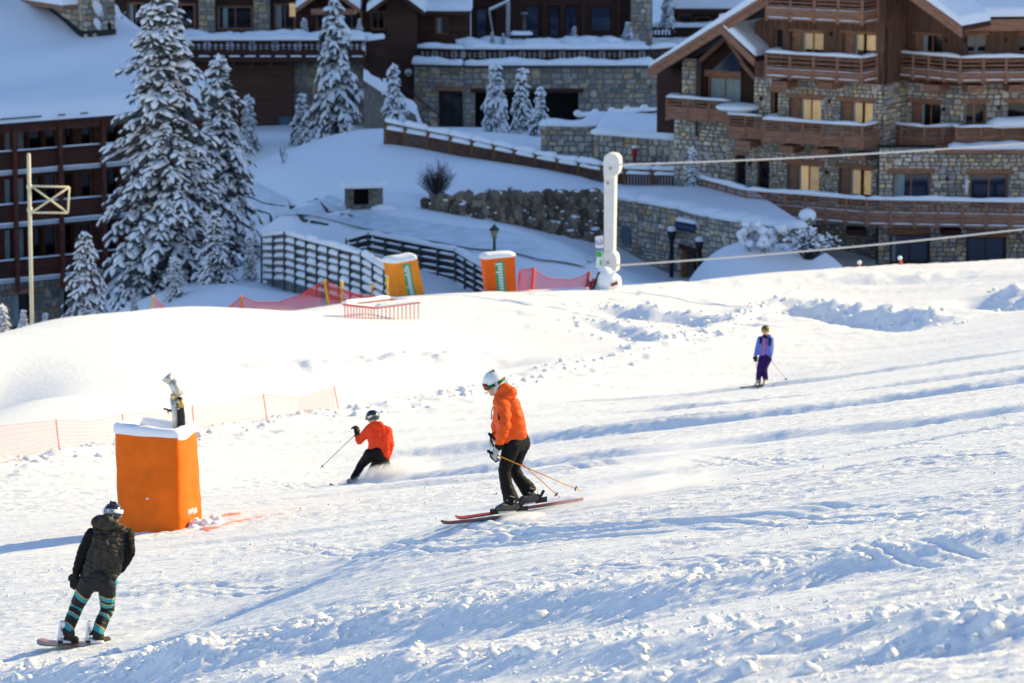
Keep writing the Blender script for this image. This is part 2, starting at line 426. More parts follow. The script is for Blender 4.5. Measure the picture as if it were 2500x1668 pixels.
# unseen ridge right of the village, added and shaped to put it in shadow
def shade_ridge():
    sdx, sdy = math.cos(SUN_AZ), math.sin(SUN_AZ)
    P = []
    for a in np.linspace(0, 1, 26):
        row = []
        for b in np.linspace(0, 1, 22):
            along = 380+320*a                       # towards the sun
            v = V0-3+190*b
            prof = 225+120*a
            ed = min(1, max(0, (v-V0)/9.0)) ; front = min(1, a/.12)
            z = 8+prof*(ed**.7)*front*(1+.08*math.sin(v*.3+a*9))
            row.append(Vector((sdx*along-sdy*v, sdy*along+sdx*v, z)))
        P.append(row)
    m = MB(); m.grid(P)
    o = m.build('unseen_ridge', mat('shade_ridge_slope', (.25,.27,.26), .9, var=.5, vscale=.05)); struct(o)
# the edge of the shadow crosses the ground just behind the brow of the run
_e = pix(1250, 714, 132.3); V0 = -math.sin(SUN_AZ)*_e.x+math.cos(SUN_AZ)*_e.y
shade_ridge()
# ------------------------------------------------------------------ building kit
class Fac:
    """a vertical wall plane: ang > 0 recedes to the right"""
    def __init__(s, px, py, d, ang):
        s.O = pix(px, py, d); a = R(ang)
        s.t = Vector((math.cos(a), math.sin(a), 0)); s.n = Vector((math.sin(a), -math.cos(a), 0))
    def uz(s, px, py, out=0.0):
        r = ray(px, py); C = Vector((0, 0, CAMZ))
        k = (out - s.n.dot(C-s.O))/s.n.dot(r); P = C+r*k
        return s.t.dot(P-s.O), P.z
    def P(s, u, z, out=0.0):
        p = s.O+s.t*u+s.n*out; p.z = z; return p
    def rect(s, x0, y0, x1, y1, out=0.0):
        """u0,u1,z0,z1 of a picture rectangle, heights taken at its middle"""
        xm = (x0+x1)/2
        return s.uz(x0, (y0+y1)/2, out)[0], s.uz(x1, (y0+y1)/2, out)[0], s.uz(xm, y1, out)[1], s.uz(xm, y0, out)[1]
    def box(s, mb, u0, u1, z0, z1, o0, o1, mi=0):
        c = s.P((u0+u1)/2, (z0+z1)/2, (o0+o1)/2)
        mb.obox(c, s.t*abs(u1-u0)/2, s.n*abs(o1-o0)/2, Vector((0,0,abs(z1-z0)/2)), mi)
    def part(s, name, u0, u1, z0, z1, o0, o1, m, parent):
        b = MB(); s.box(b, u0, u1, z0, z1, o0, o1); return b.build(name, m, parent, recalc=False)

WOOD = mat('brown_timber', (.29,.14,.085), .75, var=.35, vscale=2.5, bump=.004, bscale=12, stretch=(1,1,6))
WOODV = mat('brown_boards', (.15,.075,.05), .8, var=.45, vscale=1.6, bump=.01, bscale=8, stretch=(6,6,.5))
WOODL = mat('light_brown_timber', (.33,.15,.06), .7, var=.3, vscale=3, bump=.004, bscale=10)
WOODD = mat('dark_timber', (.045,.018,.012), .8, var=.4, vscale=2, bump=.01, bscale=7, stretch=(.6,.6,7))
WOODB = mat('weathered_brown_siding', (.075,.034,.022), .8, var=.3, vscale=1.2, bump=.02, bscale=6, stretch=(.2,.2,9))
WOODR = mat('red_brown_timber', (.085,.026,.015), .75, var=.35, vscale=3, bump=.004, bscale=10)
MORTAR = mat('mortar', (.20,.18,.155), .95, var=.3, vscale=6, bump=.01, bscale=20)
STONE = mat('field_stone', (.3,.3,.3), .9, attr='Col', var=.28, vscale=7, bump=.015, bscale=14)
GLASS = mat('dark_window_glass', (.010,.020,.052), .06, spec=.9)
GLASSB = mat('black_window_glass', (.006,.006,.008), .08, spec=.5)
CURTAIN = mat('pale_curtain', (.30,.36,.36), .9, var=.25, vscale=9, stretch=(3,3,.2))
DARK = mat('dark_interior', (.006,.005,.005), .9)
METAL = mat('grey_metal', (.25,.27,.30), .45, metal=.7, var=.15)
BLACKM = mat('black_metal', (.02,.02,.022), .5, metal=.3)
def glow_mat():  # warm emission; chalet panes use it to imitate reflected sunlit slopes
    m = bpy.data.materials.new('warm_glow'); m.use_nodes = True; nt = m.node_tree; b = nt.nodes['Principled BSDF']
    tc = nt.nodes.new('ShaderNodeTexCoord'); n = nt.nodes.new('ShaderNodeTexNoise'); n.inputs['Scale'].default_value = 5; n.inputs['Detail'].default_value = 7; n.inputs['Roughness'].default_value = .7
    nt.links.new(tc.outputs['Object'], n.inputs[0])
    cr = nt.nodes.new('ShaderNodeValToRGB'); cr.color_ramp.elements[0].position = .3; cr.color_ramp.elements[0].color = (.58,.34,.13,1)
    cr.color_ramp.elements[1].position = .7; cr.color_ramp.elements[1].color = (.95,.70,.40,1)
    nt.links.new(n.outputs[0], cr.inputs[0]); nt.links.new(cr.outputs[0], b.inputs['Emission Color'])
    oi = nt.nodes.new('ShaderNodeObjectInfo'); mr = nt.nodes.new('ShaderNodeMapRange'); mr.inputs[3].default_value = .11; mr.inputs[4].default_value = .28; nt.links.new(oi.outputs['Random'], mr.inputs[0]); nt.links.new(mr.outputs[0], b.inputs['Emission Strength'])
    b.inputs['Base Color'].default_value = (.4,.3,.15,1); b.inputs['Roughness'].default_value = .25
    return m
GLOW = glow_mat()
PAL = [((.50,.48,.44),3),((.38,.38,.38),4),((.45,.44,.43),3),((.55,.50,.42),3.2),((.62,.49,.31),2),((.52,.39,.24),1.6),((.28,.27,.27),2),((.66,.60,.50),1.6)]
PALW = [w for _, w in PAL]
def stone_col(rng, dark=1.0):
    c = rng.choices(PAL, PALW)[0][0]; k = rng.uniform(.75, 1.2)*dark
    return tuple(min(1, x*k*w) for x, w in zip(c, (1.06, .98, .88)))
def set_col(me, cols):
    ca = me.color_attributes.new('Col', 'FLOAT_COLOR', 'POINT')
    ca.data.foreach_set('color', np.array(cols, dtype=np.float32).ravel())
def stones(fac, parent, u0, u1, z0, z1, holes, size=.3, nobj=300, out=0.0, inside=None, dark=1.0, seed=1, proud=.05, flat=.75):
    """irregular rubble masonry laid in wandering courses; the first nobj stones are objects, the rest one joined part"""
    rng = random.Random(seed); off = root_loc(parent); made = []
    z = z0
    while z < z1-.03:
        h = size*flat*rng.uniform(.7, 1.35); h = min(h, z1-z)
        u = u0-rng.uniform(0, .1)
        while u < u1:
            w = size*rng.uniform(.6, 1.7)
            a, b, c, d = max(u, u0), min(u+w, u1), z, z+h
            if rng.random() < .14: d = min(z1, z+h*1.7)
            u += w
            if b-a < .06: continue
            ok = True
            for (hu0, hu1, hz0, hz1) in holes:
                if a < hu1 and b > hu0 and c < hz1 and d > hz0:
                    ca, cb = max(a, hu0), min(b, hu1)
                    if (cb-ca) > .6*(b-a) and c > hz0-.1 and d < hz1+.1: ok = False; break
                    if hu0 <= a < hu1 and b > hu1: a = hu1
                    elif a < hu0 < b <= hu1: b = hu0
                    elif c < hz0 and d > hz0: d = hz0
                    elif c < hz1 < d: c = hz1
                    else: ok = False; break
                    if b-a < .05 or d-c < .05: ok = False; break
            if not ok: continue
            if inside and not inside((a+b)/2, (c+d)/2): continue
            made.append((a, b, c, d))
        z += h
    rng.shuffle(made); made.sort(key=lambda r: -(r[1]-r[0])*(r[3]-r[2]))
    AV, AF, AC = [], [], []
    for i, (a, b, c, d) in enumerate(made):
        g = .012; cu, cz = (a+b)/2, (c+d)/2; hw, hh = (b-a)/2-g, (d-c)/2-g; k = rng.uniform(.25, .42)
        ring = [(-1,-1+k),(-1+k,-1),(1-k,-1),(1,-1+k),(1,1-k),(1-k,1),(-1+k,1),(-1,1-k)]
        ring = [(x*hw*rng.uniform(.86,1.02), y*hh*rng.uniform(.86,1.02)) for x, y in ring]
        pr = proud*rng.uniform(.5, 1.3)
        tilt = rng.uniform(-.15, .15)
        vs = [fac.P(cu+x, cz+y, out-.03) for x, y in ring]+[fac.P(cu+x*.86, cz+y*.84, out+pr*(1+tilt*x/hw)) for x, y in ring]
        vs = [v-off for v in vs]
        fs = [(j, (j+1)%8, (j+1)%8+8, j+8) for j in range(8)]+[tuple(range(8, 16))]
        col = (*stone_col(rng, dark), 1)
        if i < nobj:
            me = bpy.data.meshes.new('stone'); me.from_pydata([tuple(v) for v in vs], [], fs); me.materials.append(STONE); set_col(me, [col]*16)
            o = bpy.data.objects.new('stone', me); COL.objects.link(o); o.parent = parent
        else:
            n0 = len(AV); AV += [tuple(v) for v in vs]; AF += [tuple(q+n0 for q in f) for f in fs]; AC += [col]*16
    if AV:
        me = bpy.data.meshes.new('stone_masonry'); me.from_pydata(AV, [], AF); me.materials.append(STONE); set_col(me, AC)
        o = bpy.data.objects.new('stone_masonry', me); COL.objects.link(o); o.parent = parent; stuff(o)
def wall(name, fac, parent, u0, u1, z0, z1, holes, m, out=0.0, thick=.35):
    us = sorted({u0, u1, *[min(max(h[i], u0), u1) for h in holes for i in (0, 1)]}); zs = sorted({z0, z1, *[min(max(h[i], z0), z1) for h in holes for i in (2, 3)]})
    b = MB()
    for i in range(len(us)-1):
        for j in range(len(zs)-1):
            cu, cz = (us[i]+us[i+1])/2, (zs[j]+zs[j+1])/2
            if any(h[0] < cu < h[1] and h[2] < cz < h[3] for h in holes): continue
            b.add([fac.P(us[i], zs[j], out), fac.P(us[i+1], zs[j], out), fac.P(us[i+1], zs[j+1], out), fac.P(us[i], zs[j+1], out)], [(0,1,2,3)])
    for h in holes:
        q = [(h[0],h[2]),(h[1],h[2]),(h[1],h[3]),(h[0],h[3])]
        for k in range(4):
            a, c = q[k], q[(k+1)%4]
            b.add([fac.P(*a, out), fac.P(*c, out), fac.P(*c, out-thick), fac.P(*a, out-thick)], [(0,1,2,3)])
    # ends, top and back
    q = [(u0,z0),(u1,z0),(u1,z1),(u0,z1)]
    for k in range(4):
        a, c = q[k], q[(k+1)%4]
        b.add([fac.P(*a, out), fac.P(*c, out), fac.P(*c, out-thick), fac.P(*a, out-thick)], [(0,1,2,3)])
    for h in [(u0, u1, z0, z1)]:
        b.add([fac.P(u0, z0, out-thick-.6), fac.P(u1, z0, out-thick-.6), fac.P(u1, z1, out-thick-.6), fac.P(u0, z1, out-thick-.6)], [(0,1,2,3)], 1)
    return b.build(name, [m, DARK], parent, recalc=False)
def window(fac, parent, h, kind='dark', panes=2, out=0.0, lintel=True, frame=WOODL, rec=.2, lint_w=.16, lint_h=.2, shutter=0.0, curtain=None, fw=.07):
    """h = opening (u0,u1,z0,z1)"""
    u0, u1, z0, z1 = h; o = out-rec
    fr = MB()
    sh = shutter*(u1-u0)
    ua = u0+sh
    fac.box(fr, ua, ua+fw, z0, z1, o-.06, o+.02); fac.box(fr, u1-fw, u1, z0, z1, o-.06, o+.02)
    fac.box(fr, ua+fw, u1-fw, z1-fw, z1, o-.06, o+.02); fac.box(fr, ua+fw, u1-fw, z0, z0+fw, o-.06, o+.02)
    w = fr.build('window', frame, parent, recalc=False)
    if sh > 0: fac.part('reveal_board', u0, ua, z0, z1, o-.05, o+.05, WOOD, w)
    n = panes; span = (u1-ua-2*fw); g = .06 if n > 1 else 0
    pw = (span-g*(n-1))/n
    for k in range(n):
        a = ua+fw+k*(pw+g); b = a+pw
        if kind == 'glow':  # upper part glows in place of reflecting the sunlit slopes
            c0 = a+(pw*.0)
            fac.part('pane', a, b, z0+fw, z0+fw+(z1-z0)*.24, o-.05, o-.03, GLASSB, w)
            fac.part('reflection_glow', a, b, z0+fw+(z1-z0)*.24, z1-fw, o-.05, o-.03, GLOW, w)
        else:
            fac.part('pane', a, b, z0+fw, z1-fw, o-.05, o-.03, GLASS if kind == 'dark' else GLASSB, w)
        if k < n-1: fac.part('mullion', b, b+g, z0+fw, z1-fw, o-.055, o+.015, frame, w)
    if curtain:
        a = ua+fw+curtain[0]*span; b = ua+fw+curtain[1]*span
        fac.part('curtain', a, b, z0+fw, z1-fw, o-.03, o-.022, CURTAIN, w)
    if lintel: fac.part('lintel', u0-lint_w, u1+lint_w, z1, z1+lint_h, out-.1, out+.09, WOOD, w)
    return w
def snow_strip(mb, a, b, w, h, n=10, seed=0, side=None, over=.0, mi=0):
    """a rounded pillow of snow lying along a-b"""
    a = Vector(a); b = Vector(b); t = (b-a); L = t.length; t.normalize()
    s = side or Vector((-t.y, t.x, 0)).normalized(); s = Vector(s)
    rng = random.Random(seed+int(L*100)); n = max(3, int(n))
    P = []
    ph = rng.uniform(0, 9)
    for i in range(n+1):
        f = i/n; c = a+t*(L*f)
        hh = h*(.85+.16*math.sin(ph+f*L*1.7)+.08*math.sin(ph*2+f*L*5.1)); e = 1.0
        if i == 0 or i == n: e = .55; hh *= .55
        row = []
        for k in range(9):
            an = math.pi*k/8; x = math.cos(an); y = max(0, math.sin(an))**.6
            row.append(c+s*(x*w/2*(e if e < 1 else 1+.04*math.sin(f*L*3+ph)))+Vector((0,0,y*hh-over*(k in (0,8)))))
        P.append(row)
    base = len(mb.v); mb.grid(P, mi)
    m = len(P)
    mb.f.append(tuple(base+k for k in range(9))); mb.m.append(mi); mb.sm.append(False)
    mb.f.append(tuple(base+(m-1)*9+k for k in range(9))[::-1]); mb.m.append(mi); mb.sm.append(False)
    for i in range(m-1):
        mb.f.append((base+i*9, base+(i+1)*9, base+(i+1)*9+8, base+i*9+8)); mb.m.append(mi); mb.sm.append(False)
def balcony(parent, path, zt, zp, zb, wallpath=None, post_sp=1.0, nrail=3, wood=WOOD, snow=.16, boards=2, brackets=True, seed=0, posts=True, low_snow=True, snow_w=.3):
    """path: plan points of the front rail (Vector xy); zt rail top, zp top of the boarded part, zb underside"""
    path = [Vector((p[0], p[1], 0)) for p in path]
    sl = MB()
    if wallpath:
        q = [Vector((p.x, p.y, zb+.02)) for p in path]+[Vector((p[0], p[1], zb+.02)) for p in wallpath]
        sl.prism(q, (0,0,.16))
    else:
        for a, b in zip(path[:-1], path[1:]): sl.bar(a+Vector((0,0,zb+.1)), b+Vector((0,0,zb+.1)), .12, .16)
    B = sl.build('balcony', wood, parent)
    for si, (a, b) in enumerate(zip(path[:-1], path[1:])):
        L = (b-a).length; t = (b-a).normalized(); nrm = Vector((t.y, -t.x, 0))
        def part(name, p, q, w, h, m):
            mb = MB(); mb.bar(p, q, w, h); return mb.build(name, m, B, recalc=False)
        nb = boards; hb = (zp-zb)/nb
        for k in range(nb):
            z = zb+hb*(k+.5)
            part('fascia_board', a+Vector((0,0,z))+nrm*.012*(k%2), b+Vector((0,0,z))+nrm*.012*(k%2), .07, hb-.012, wood)
        n = max(1, round(L/post_sp))
        if posts:
            for k in range(0 if si == 0 else 1, n+1):
                p = a+t*(L*k/n)+nrm*.035
                part('post', p+Vector((0,0,zb-.06)), p+Vector((0,0,zt-.05)), .11, .11, wood)
        for k in range(nrail):
            z = zp+(zt-.1-zp)*(k+.55)/nrail
            part('rail', a+Vector((0,0,z)), b+Vector((0,0,z)), .05, .055, wood)
        part('handrail', a+Vector((0,0,zt-.05)), b+Vector((0,0,zt-.05)), .16, .06, wood)
        if snow:
            sm = MB(); snow_strip(sm, a+Vector((0,0,zt-.018)), b+Vector((0,0,zt-.018)), snow_w, snow, L*3, seed+si); sm.build('snow_cap', SNOW_CAP, B)
        if low_snow:
            for k in range(n):
                sm = MB(); snow_strip(sm, a+t*(L*(k+.08)/n)+nrm*.09+Vector((0,0,zb+.1)), a+t*(L*(k+.92)/n)+nrm*.09+Vector((0,0,zb+.1)), .09, .05, 4, seed+k); sm.build('snow_ledge', SNOW_CAP, B)
            sm = MB(); snow_strip(sm, a+nrm*.03+Vector((0,0,zp-.005)), b+nrm*.03+Vector((0,0,zp-.005)), .08, .025, L*2, seed); sm.build('snow_ledge', SNOW_CAP, B)
    return B
def planks(fac, parent, u0, u1, z0, z1, holes, m, w=.16, out=0.0, seed=3, top=None, maxn=300):
    rng = random.Random(seed); u = u0; n = 0
    while u < u1-.02:
        ww = min(w*rng.uniform(.85, 1.15), u1-u); zt = z1 if top is None else min(z1, top(u+ww/2)); spans = [(z0, zt)]
        for h in holes:
            if u < h[1] and u+ww > h[0]:
                ns = []
                for s0, s1 in spans:
                    if h[2] < s1 and h[3] > s0:
                        if h[2] > s0: ns.append((s0, h[2]))
                        if h[3] < s1: ns.append((h[3], s1))
                    else: ns.append((s0, s1))
                spans = ns
        for s0, s1 in spans:
            if s1-s0 > .05 and n < maxn:
                fac.part('plank', u+.006, u+ww-.006, s0, s1, out-.02, out+rng.uniform(.012, .035), m, parent); n += 1
        u += ww
# ------------------------------------------------------------------ the stone and timber chalet on the right
A1 = Fac(1842, 300, 166, -31)
def chalet():
    base = A1.P(4, pix(2150, 660, 160).z)
    ch = thing('chalet', base, 'large stone and brown timber chalet with snowy balconies at upper right', 'building')
    f = A1
    zg = pix(2150, 660, 160).z-.6
    # heights of the storeys on the front face, measured at its middle
    zs_stone = f.uz(1990, 196)[1]
    ztop = f.uz(2073, -125, 1.2)[1]
    uL, uR = f.uz(1842, 300)[0], f.uz(2157, 300)[0]
    def H(x0, y0, x1, y1): return f.rect(x0, y0, x1, y1)
    hw3 = [H(1888,69,1911,124), H(1930,78,2010,140), H(2058,82,2138,142)]
    hw2 = [H(1884,223,1901,300), H(1928,240,2006,318), H(2054,248,2132,322)]
    hw1 = [H(1797,378,1822,470), H(1851,393,1880,480), H(1923,402,2001,490), H(2050,412,2128,500)]
    # upper timber storeys
    Am, zA = f.uz(2073, -125, 1.2); Al, zl = f.uz(1587, 178, 1.2); Ar, zr = f.uz(2350, 76, 1.2)
    def roofz(u):
        return zA-(Am-u)*(zA-zl)/(Am-Al) if u < Am else zA-(u-Am)*(zA-zr)/(Ar-Am)
    w = wall('wall', f, ch, uL, uR, zs_stone, roofz(uL)-.35, hw3[:0]+hw3, WOODV)
    planks(f, w, uL, uR, zs_stone, ztop-.5, hw3, WOODV, w=.17, top=lambda u: roofz(u)-.4)
    # stone storeys
    uS = f.uz(1775, 400)[0]
    w1 = wall('wall', f, ch, uL, uR, f.uz(1990, 350)[1], zs_stone, hw2, MORTAR, out=.06)
    stones(f, w1, uL, uR, f.uz(1990, 350)[1], zs_stone, hw2, .19, 300, .06, seed=4)
    w2 = wall('wall', f, ch, uS, uR, zg, f.uz(1990, 350)[1], hw1, MORTAR, out=.06)
    stones(f, w2, uS, uR, zg, f.uz(1990, 350)[1], hw1, .18, 300, .06, seed=5)
    # side of the front block, turned away to the right
    S = Fac(2157, 300, 166, 59); S.O = f.P(uR, 0, .06)
    sL = 2.4
    wall('wall', S, ch, 0, sL, zs_stone, ztop-1.2, [], WOODV); 
    ws = wall('wall', S, ch, 0, sL, zg, zs_stone, [], MORTAR); stones(S, ws, .02, sL, f.uz(2100,470)[1], zs_stone, [], .3, 120, 0, seed=8, dark=.9)
    # set-back bay
    B = Fac(2220, 300, 164, -31); B.O = S.P(sL, 0, 0)
    uB = B.uz(2352, 300)[0]
    hb3 = [B.rect(2230,84,2300,150)]; hb2 = [B.rect(2226,252,2296,320)]
    zsB = B.uz(2280, 205)[1]
    wb = wall('wall', B, ch, 0, uB, zsB, B.uz(2280,-60)[1], hb3, WOODV); planks(B, wb, 0, uB, zsB, B.uz(2280,-60)[1], hb3, WOODV, w=.17, seed=9, top=lambda u: roofz(f.uz(2220,0)[0]+u)-.3)
    wb2 = wall('wall', B, ch, 0, uB, B.uz(2280,345)[1], zsB, hb2, MORTAR); stones(B, wb2, 0, uB, B.uz(2280,345)[1], zsB, hb2, .3, 150, 0, seed=10)
    # right wing
    D = Fac(2350, 300, 163, 6); D.O = B.P(uB, 0, 0)
    uD = D.uz(2760, 300)[0]
    hd3 = [D.rect(2357,84,2413,150), D.rect(2487,84,2540,150)]; hd2 = [D.rect(2352+6,252,2407,320), D.rect(2460,250,2530,296)]
    zsD = D.uz(2430, 203)[1]
    wd = wall('wall', D, ch, 0, uD, zsD, D.uz(2430, 56)[1], hd3, WOODV); planks(D, wd, 0, uD, zsD, D.uz(2430, 60)[1], hd3, WOODV, w=.17, seed=11)
    wd2 = wall('wall', D, ch, 0, uD, D.uz(2430,345)[1], zsD, hd2, MORTAR); stones(D, wd2, 0, uD, D.uz(2430,345)[1], zsD, hd2, .3, 250, 0, seed=12)
    # lower storeys of the right part run straight on
    E = Fac(2140, 450, 161.6, -1)
    uE = E.uz(2760, 450)[0]
    he = [E.rect(2180,422,2270,500), E.rect(2369,424,2460,505), E.rect(2173,572,2270,646), E.rect(2359,579,2456,650)]
    u00 = E.uz(2146, 450)[0]
    we = wall('wall', E, ch, u00, uE, zg, E.uz(2300,362)[1], he, MORTAR); stones(E, we, u00, uE, zg, E.uz(2300,362)[1], he, .235, 300, 0, seed=13, proud=.06)
    # ledge roof of the lower right part, snow on it
    b = MB(); u0, z0 = E.uz(2290, 366, .5)
    E.box(b, u0, uE, z0-.14, z0, -1.5, .55); lr = b.build('ledge', WOOD, ch, recalc=False)
    sm = MB(); snow_strip(sm, E.P(u0+.5, z0, -.1), E.P(uE, z0, -.1), 1.1, .3, 30, 5); sm.build('snow_cap', SNOW_CAP, lr)
    # windows
    window(f, ch, hw3[0], 'black', 1, lintel=False, frame=WOOD)
    for h in hw3[1:]: window(f, ch, h, 'glow', 2, lintel=True, shutter=.28, lint_h=.1, lint_w=.05, curtain=(0,.1))
    window(f, ch, hw2[0], 'black', 1, out=.06, lint_w=.22)
    for h in hw2[1:]: window(f, ch, h, 'glow', 2, out=.06, shutter=.28, curtain=(0,.09))
    for h in hw1[:2]: window(f, ch, h, 'black', 1, out=.06, frame=WOODD, fw=.12, lint_w=.12)
    for h in hw1[2:]: window(f, ch, h, 'glow', 2, out=.06, shutter=.26, lint_w=.22, curtain=(0,.1))
    window(B, ch, hb3[0], 'black', 2, lint_h=.08, lint_w=.04, shutter=.22, curtain=(.0,.22)); window(B, ch, hb2[0], 'black', 2, shutter=.22, curtain=(0,.14))
    window(D, ch, hd3[0], 'dark', 2, lint_h=.08, lint_w=.04, curtain=(.42,.6)); window(D, ch, hd3[1], 'black', 1, lint_h=.08, lint_w=.04)
    window(D, ch, hd2[0], 'black', 2, curtain=(.4,.5)); window(D, ch, hd2[1], 'black', 1, lintel=True)
    window(E, ch, he[0], 'dark', 2, curtain=(0,.3), lint_w=.2, frame=WOOD); window(E, ch, he[1], 'dark', 2, lint_w=.2, frame=WOOD)
    window(E, ch, he[2], 'dark', 2, lint_w=.02, lint_h=.3, frame=WOODR, fw=.1, curtain=(0,.1)); window(E, ch, he[3], 'dark', 2, lint_w=.02, lint_h=.3, frame=WOODR, fw=.1)
    # balconies on the front block
    def bal(fx, zt, zp, zb, u0, u1, out, ret=None, left_ret=True, **k):
        path = []
        if left_ret: path.append(fx.P(u0, 0, .08))
        path += [fx.P(u0, 0, out), fx.P(u1, 0, out)]
        if ret is not None: path.append(fx.P(u1, 0, ret))
        wp = [fx.P(u1, 0, ret if ret is not None else .08), fx.P(u0, 0, .08)]
        return balcony(ch, [(p.x, p.y) for p in path], zt, zp, zb, wallpath=[(p.x, p.y) for p in wp], **k)
    o = 1.5
    u0, zt = f.uz(1872, 127, o); u1 = f.uz(2104, 137, o)[0]
    bal(f, zt, f.uz(1872,165,o)[1], f.uz(1872,189,o)[1], u0, u1, o, ret=.1, seed=1, boards=2, snow=.15)
    zt3 = f.uz(1872, -16, o)[1]
    bal(f, zt3, f.uz(1872,17,o)[1], f.uz(1872,47,o)[1], u0, u1, o, ret=.1, seed=2, boards=2)
    u2, zt2 = f.uz(1865, 290, o); u3 = f.uz(2106, 304, o)[0]
    bal(f, zt2, f.uz(1865,317,o)[1], f.uz(1865,346,o)[1], u2, u3, o, ret=.1, seed=3, boards=2, low_snow=False)
    # side run of the same balcony towards the porch
    o2 = .75
    uu0, zz = f.uz(1779, 278, o2); uu1 = f.uz(1862, 285, o2)[0]
    bal(f, zz, f.uz(1779,306,o2)[1], f.uz(1779,336,o2)[1], uu0, uu1, o2, seed=4, low_snow=False)
    # recessed bay and right wing balconies
    ob = 1.4
    ub0 = B.uz(2200, 303, .3)[0]
    path = [B.P(-.9, 0, .9), B.P(B.uz(2258,308,ob)[0], 0, ob), D.P(-.2, 0, .35)]
    z_t, z_p, z_b = B.uz(2258,309,ob)[1], B.uz(2258,334,ob)[1], B.uz(2258,362,ob)[1]
    balcony(ch, [(p.x,p.y) for p in path], z_t, z_p, z_b, wallpath=[(D.P(0,0,.05).x, D.P(0,0,.05).y), (B.P(0,0,.05).x, B.P(0,0,.05).y)], seed=5, low_snow=False)
    path = [D.P(D.uz(2336,310,1.0)[0], 0, .1), D.P(D.uz(2338,310,1.3)[0], 0, 1.3), D.P(uD, 0, 1.3)]
    z_t, z_p, z_b = D.uz(2400,309,1.3)[1], D.uz(2400,330,1.3)[1], D.uz(2400,356,1.3)[1]
    balcony(ch, [(p.x,p.y) for p in path], z_t, z_p, z_b, wallpath=[(D.P(uD,0,.05).x, D.P(uD,0,.05).y), (D.P(.2,0,.05).x, D.P(.2,0,.05).y)], seed=6, low_snow=False, snow=.12)
    dm = MB(); snow_strip(dm, D.P(D.uz(2410,305,1.0)[0], z_t-.05, 1.0), D.P(uD, z_t-.05, 1.0), 1.1, .42, 16, 9); dm.build('snow_drift', SNOW_CAP, ch)
    # upper balcony of the right part
    z_t, z_p, z_b = D.uz(2350,140,1.4)[1], D.uz(2350,177,1.4)[1], D.uz(2350,202,1.4)[1]
    p0 = B.P(B.uz(2193,138,.6)[0], 0, .6); p1 = D.P(D.uz(2346,138,1.4)[0], 0, 1.4); p2 = D.P(uD, 0, 1.4)
    balcony(ch, [(p0.x,p0.y),(p1.x,p1.y),(p2.x,p2.y)], z_t, z_p, z_b, wallpath=[(D.P(uD,0,.05).x, D.P(uD,0,.05).y),(D.P(0,0,.05).x, D.P(0,0,.05).y),(B.P(0,0,.05).x, B.P(0,0,.05).y)], seed=7, post_sp=.95)
    # brackets
    for fx, px, py in ((f,1920,203),(f,2030,205),(f,1830,348),(f,1935,360),(f,2020,368),(f,2110,378),(B,2290,212),(D,2375,213),(D,2475,212)):
        u, z = fx.uz(px, py, .5); fx.part('corbel', u-.35, u+.35, z-.18, z+.14, .05, 1.15, WOOD, ch)
    # long ground floor terrace balcony
    G = Fac(1822, 463, 162.5, -31); g0 = pix(1705, 431, 169.6); 
    zt = G.uz(1822,463)[1]; zp = G.uz(1822,494)[1]; zb = G.uz(1822,527)[1]
    q1 = G.P(0,0,0); q2 = G.P(G.uz(2117,492)[0],0,0); r = ray(1705, 431); k = (zt-CAMZ)/r.z; q0 = Vector((0,0,CAMZ))+r*k
    r2 = ray(2760, 497); k2 = (zt-CAMZ)/r2.z; q3 = Vector((0,0,CAMZ))+r2*k2
    wq = [E.P(uE,0,.05), E.P(u00,0,.05), f.P(uS,0,.1), q0+Vector((1.0,2.5,0))]
    balcony(ch, [(q.x,q.y) for q in (q0,q1,q2,q3)], zt, zp, zb, wallpath=[(q.x,q.y) for q in wq], seed=8, boards=3, nrail=3, snow=.2, snow_w=.34, post_sp=1.0)
    for px in (2090, 2320): 
        u, z = E.uz(px, 562, .5); E.part('corbel', u-.4, u+.4, z-.15, z+.1, .05, 1.2, WOODD, ch)
    # lamps on the wall
    for fx, px, py, oo in ((f,2030,83,0),(f,2028,246,.1),(f,1862,240,.1),(f,1834,398,.1),(f,2022,420,.1),(B,2311,99,0),(D,2347+8,99,0),(D,2455,97,0),(B,2306,266,.05),(D,2437,262,.05),(E,2312,436,.05)):
        u, z = fx.uz(px, py); fx.part('wall_lamp', u-.05, u+.05, z-.08, z+.08, oo, oo+.12, WOODD, ch)
    # notice on the wall and its white board
    u, z = E.uz(2361, 455, .3); nb = E.part('notice_board', u-.06, u+.06, z-.3, z+.28, .12, .2, mat('white_paint', (.75,.76,.78), .5), ch)
    # main roof: gable end faces the run
    rb = MB(); ov = 1.2
    def slab(p, q, thick0, thick1, deep, mi=0):
        # p,q = (u,z) ends of the rake at out=ov; extruded back
        rb2 = [f.P(p[0], p[1]+thick0, ov), f.P(q[0], q[1]+thick0, ov), f.P(q[0], q[1]+thick1, ov), f.P(p[0], p[1]+thick1, ov)]
        return rb2
    roof = MB(); roof.prism(slab((Al, zl), (Am, zA), -.0, .18, 12), -f.n*13); roof.prism(slab((Am, zA), (Ar, zr), 0, .18, 12), -f.n*3.2)
    ro = roof.build('roof', WOODD, ch)
    rk = MB()
    for (p, q) in (((Al, zl), (Am, zA)), ((Am, zA), (Ar, zr))):
        rk.prism([f.P(p[0], p[1]-.25, ov+.02), f.P(q[0], q[1]-.25, ov+.02), f.P(q[0], q[1]+.05, ov+.02), f.P(p[0], p[1]+.05, ov+.02)], f.n*.10)
    rk.build('rake_board', WOOD, ro)
    rk = MB()
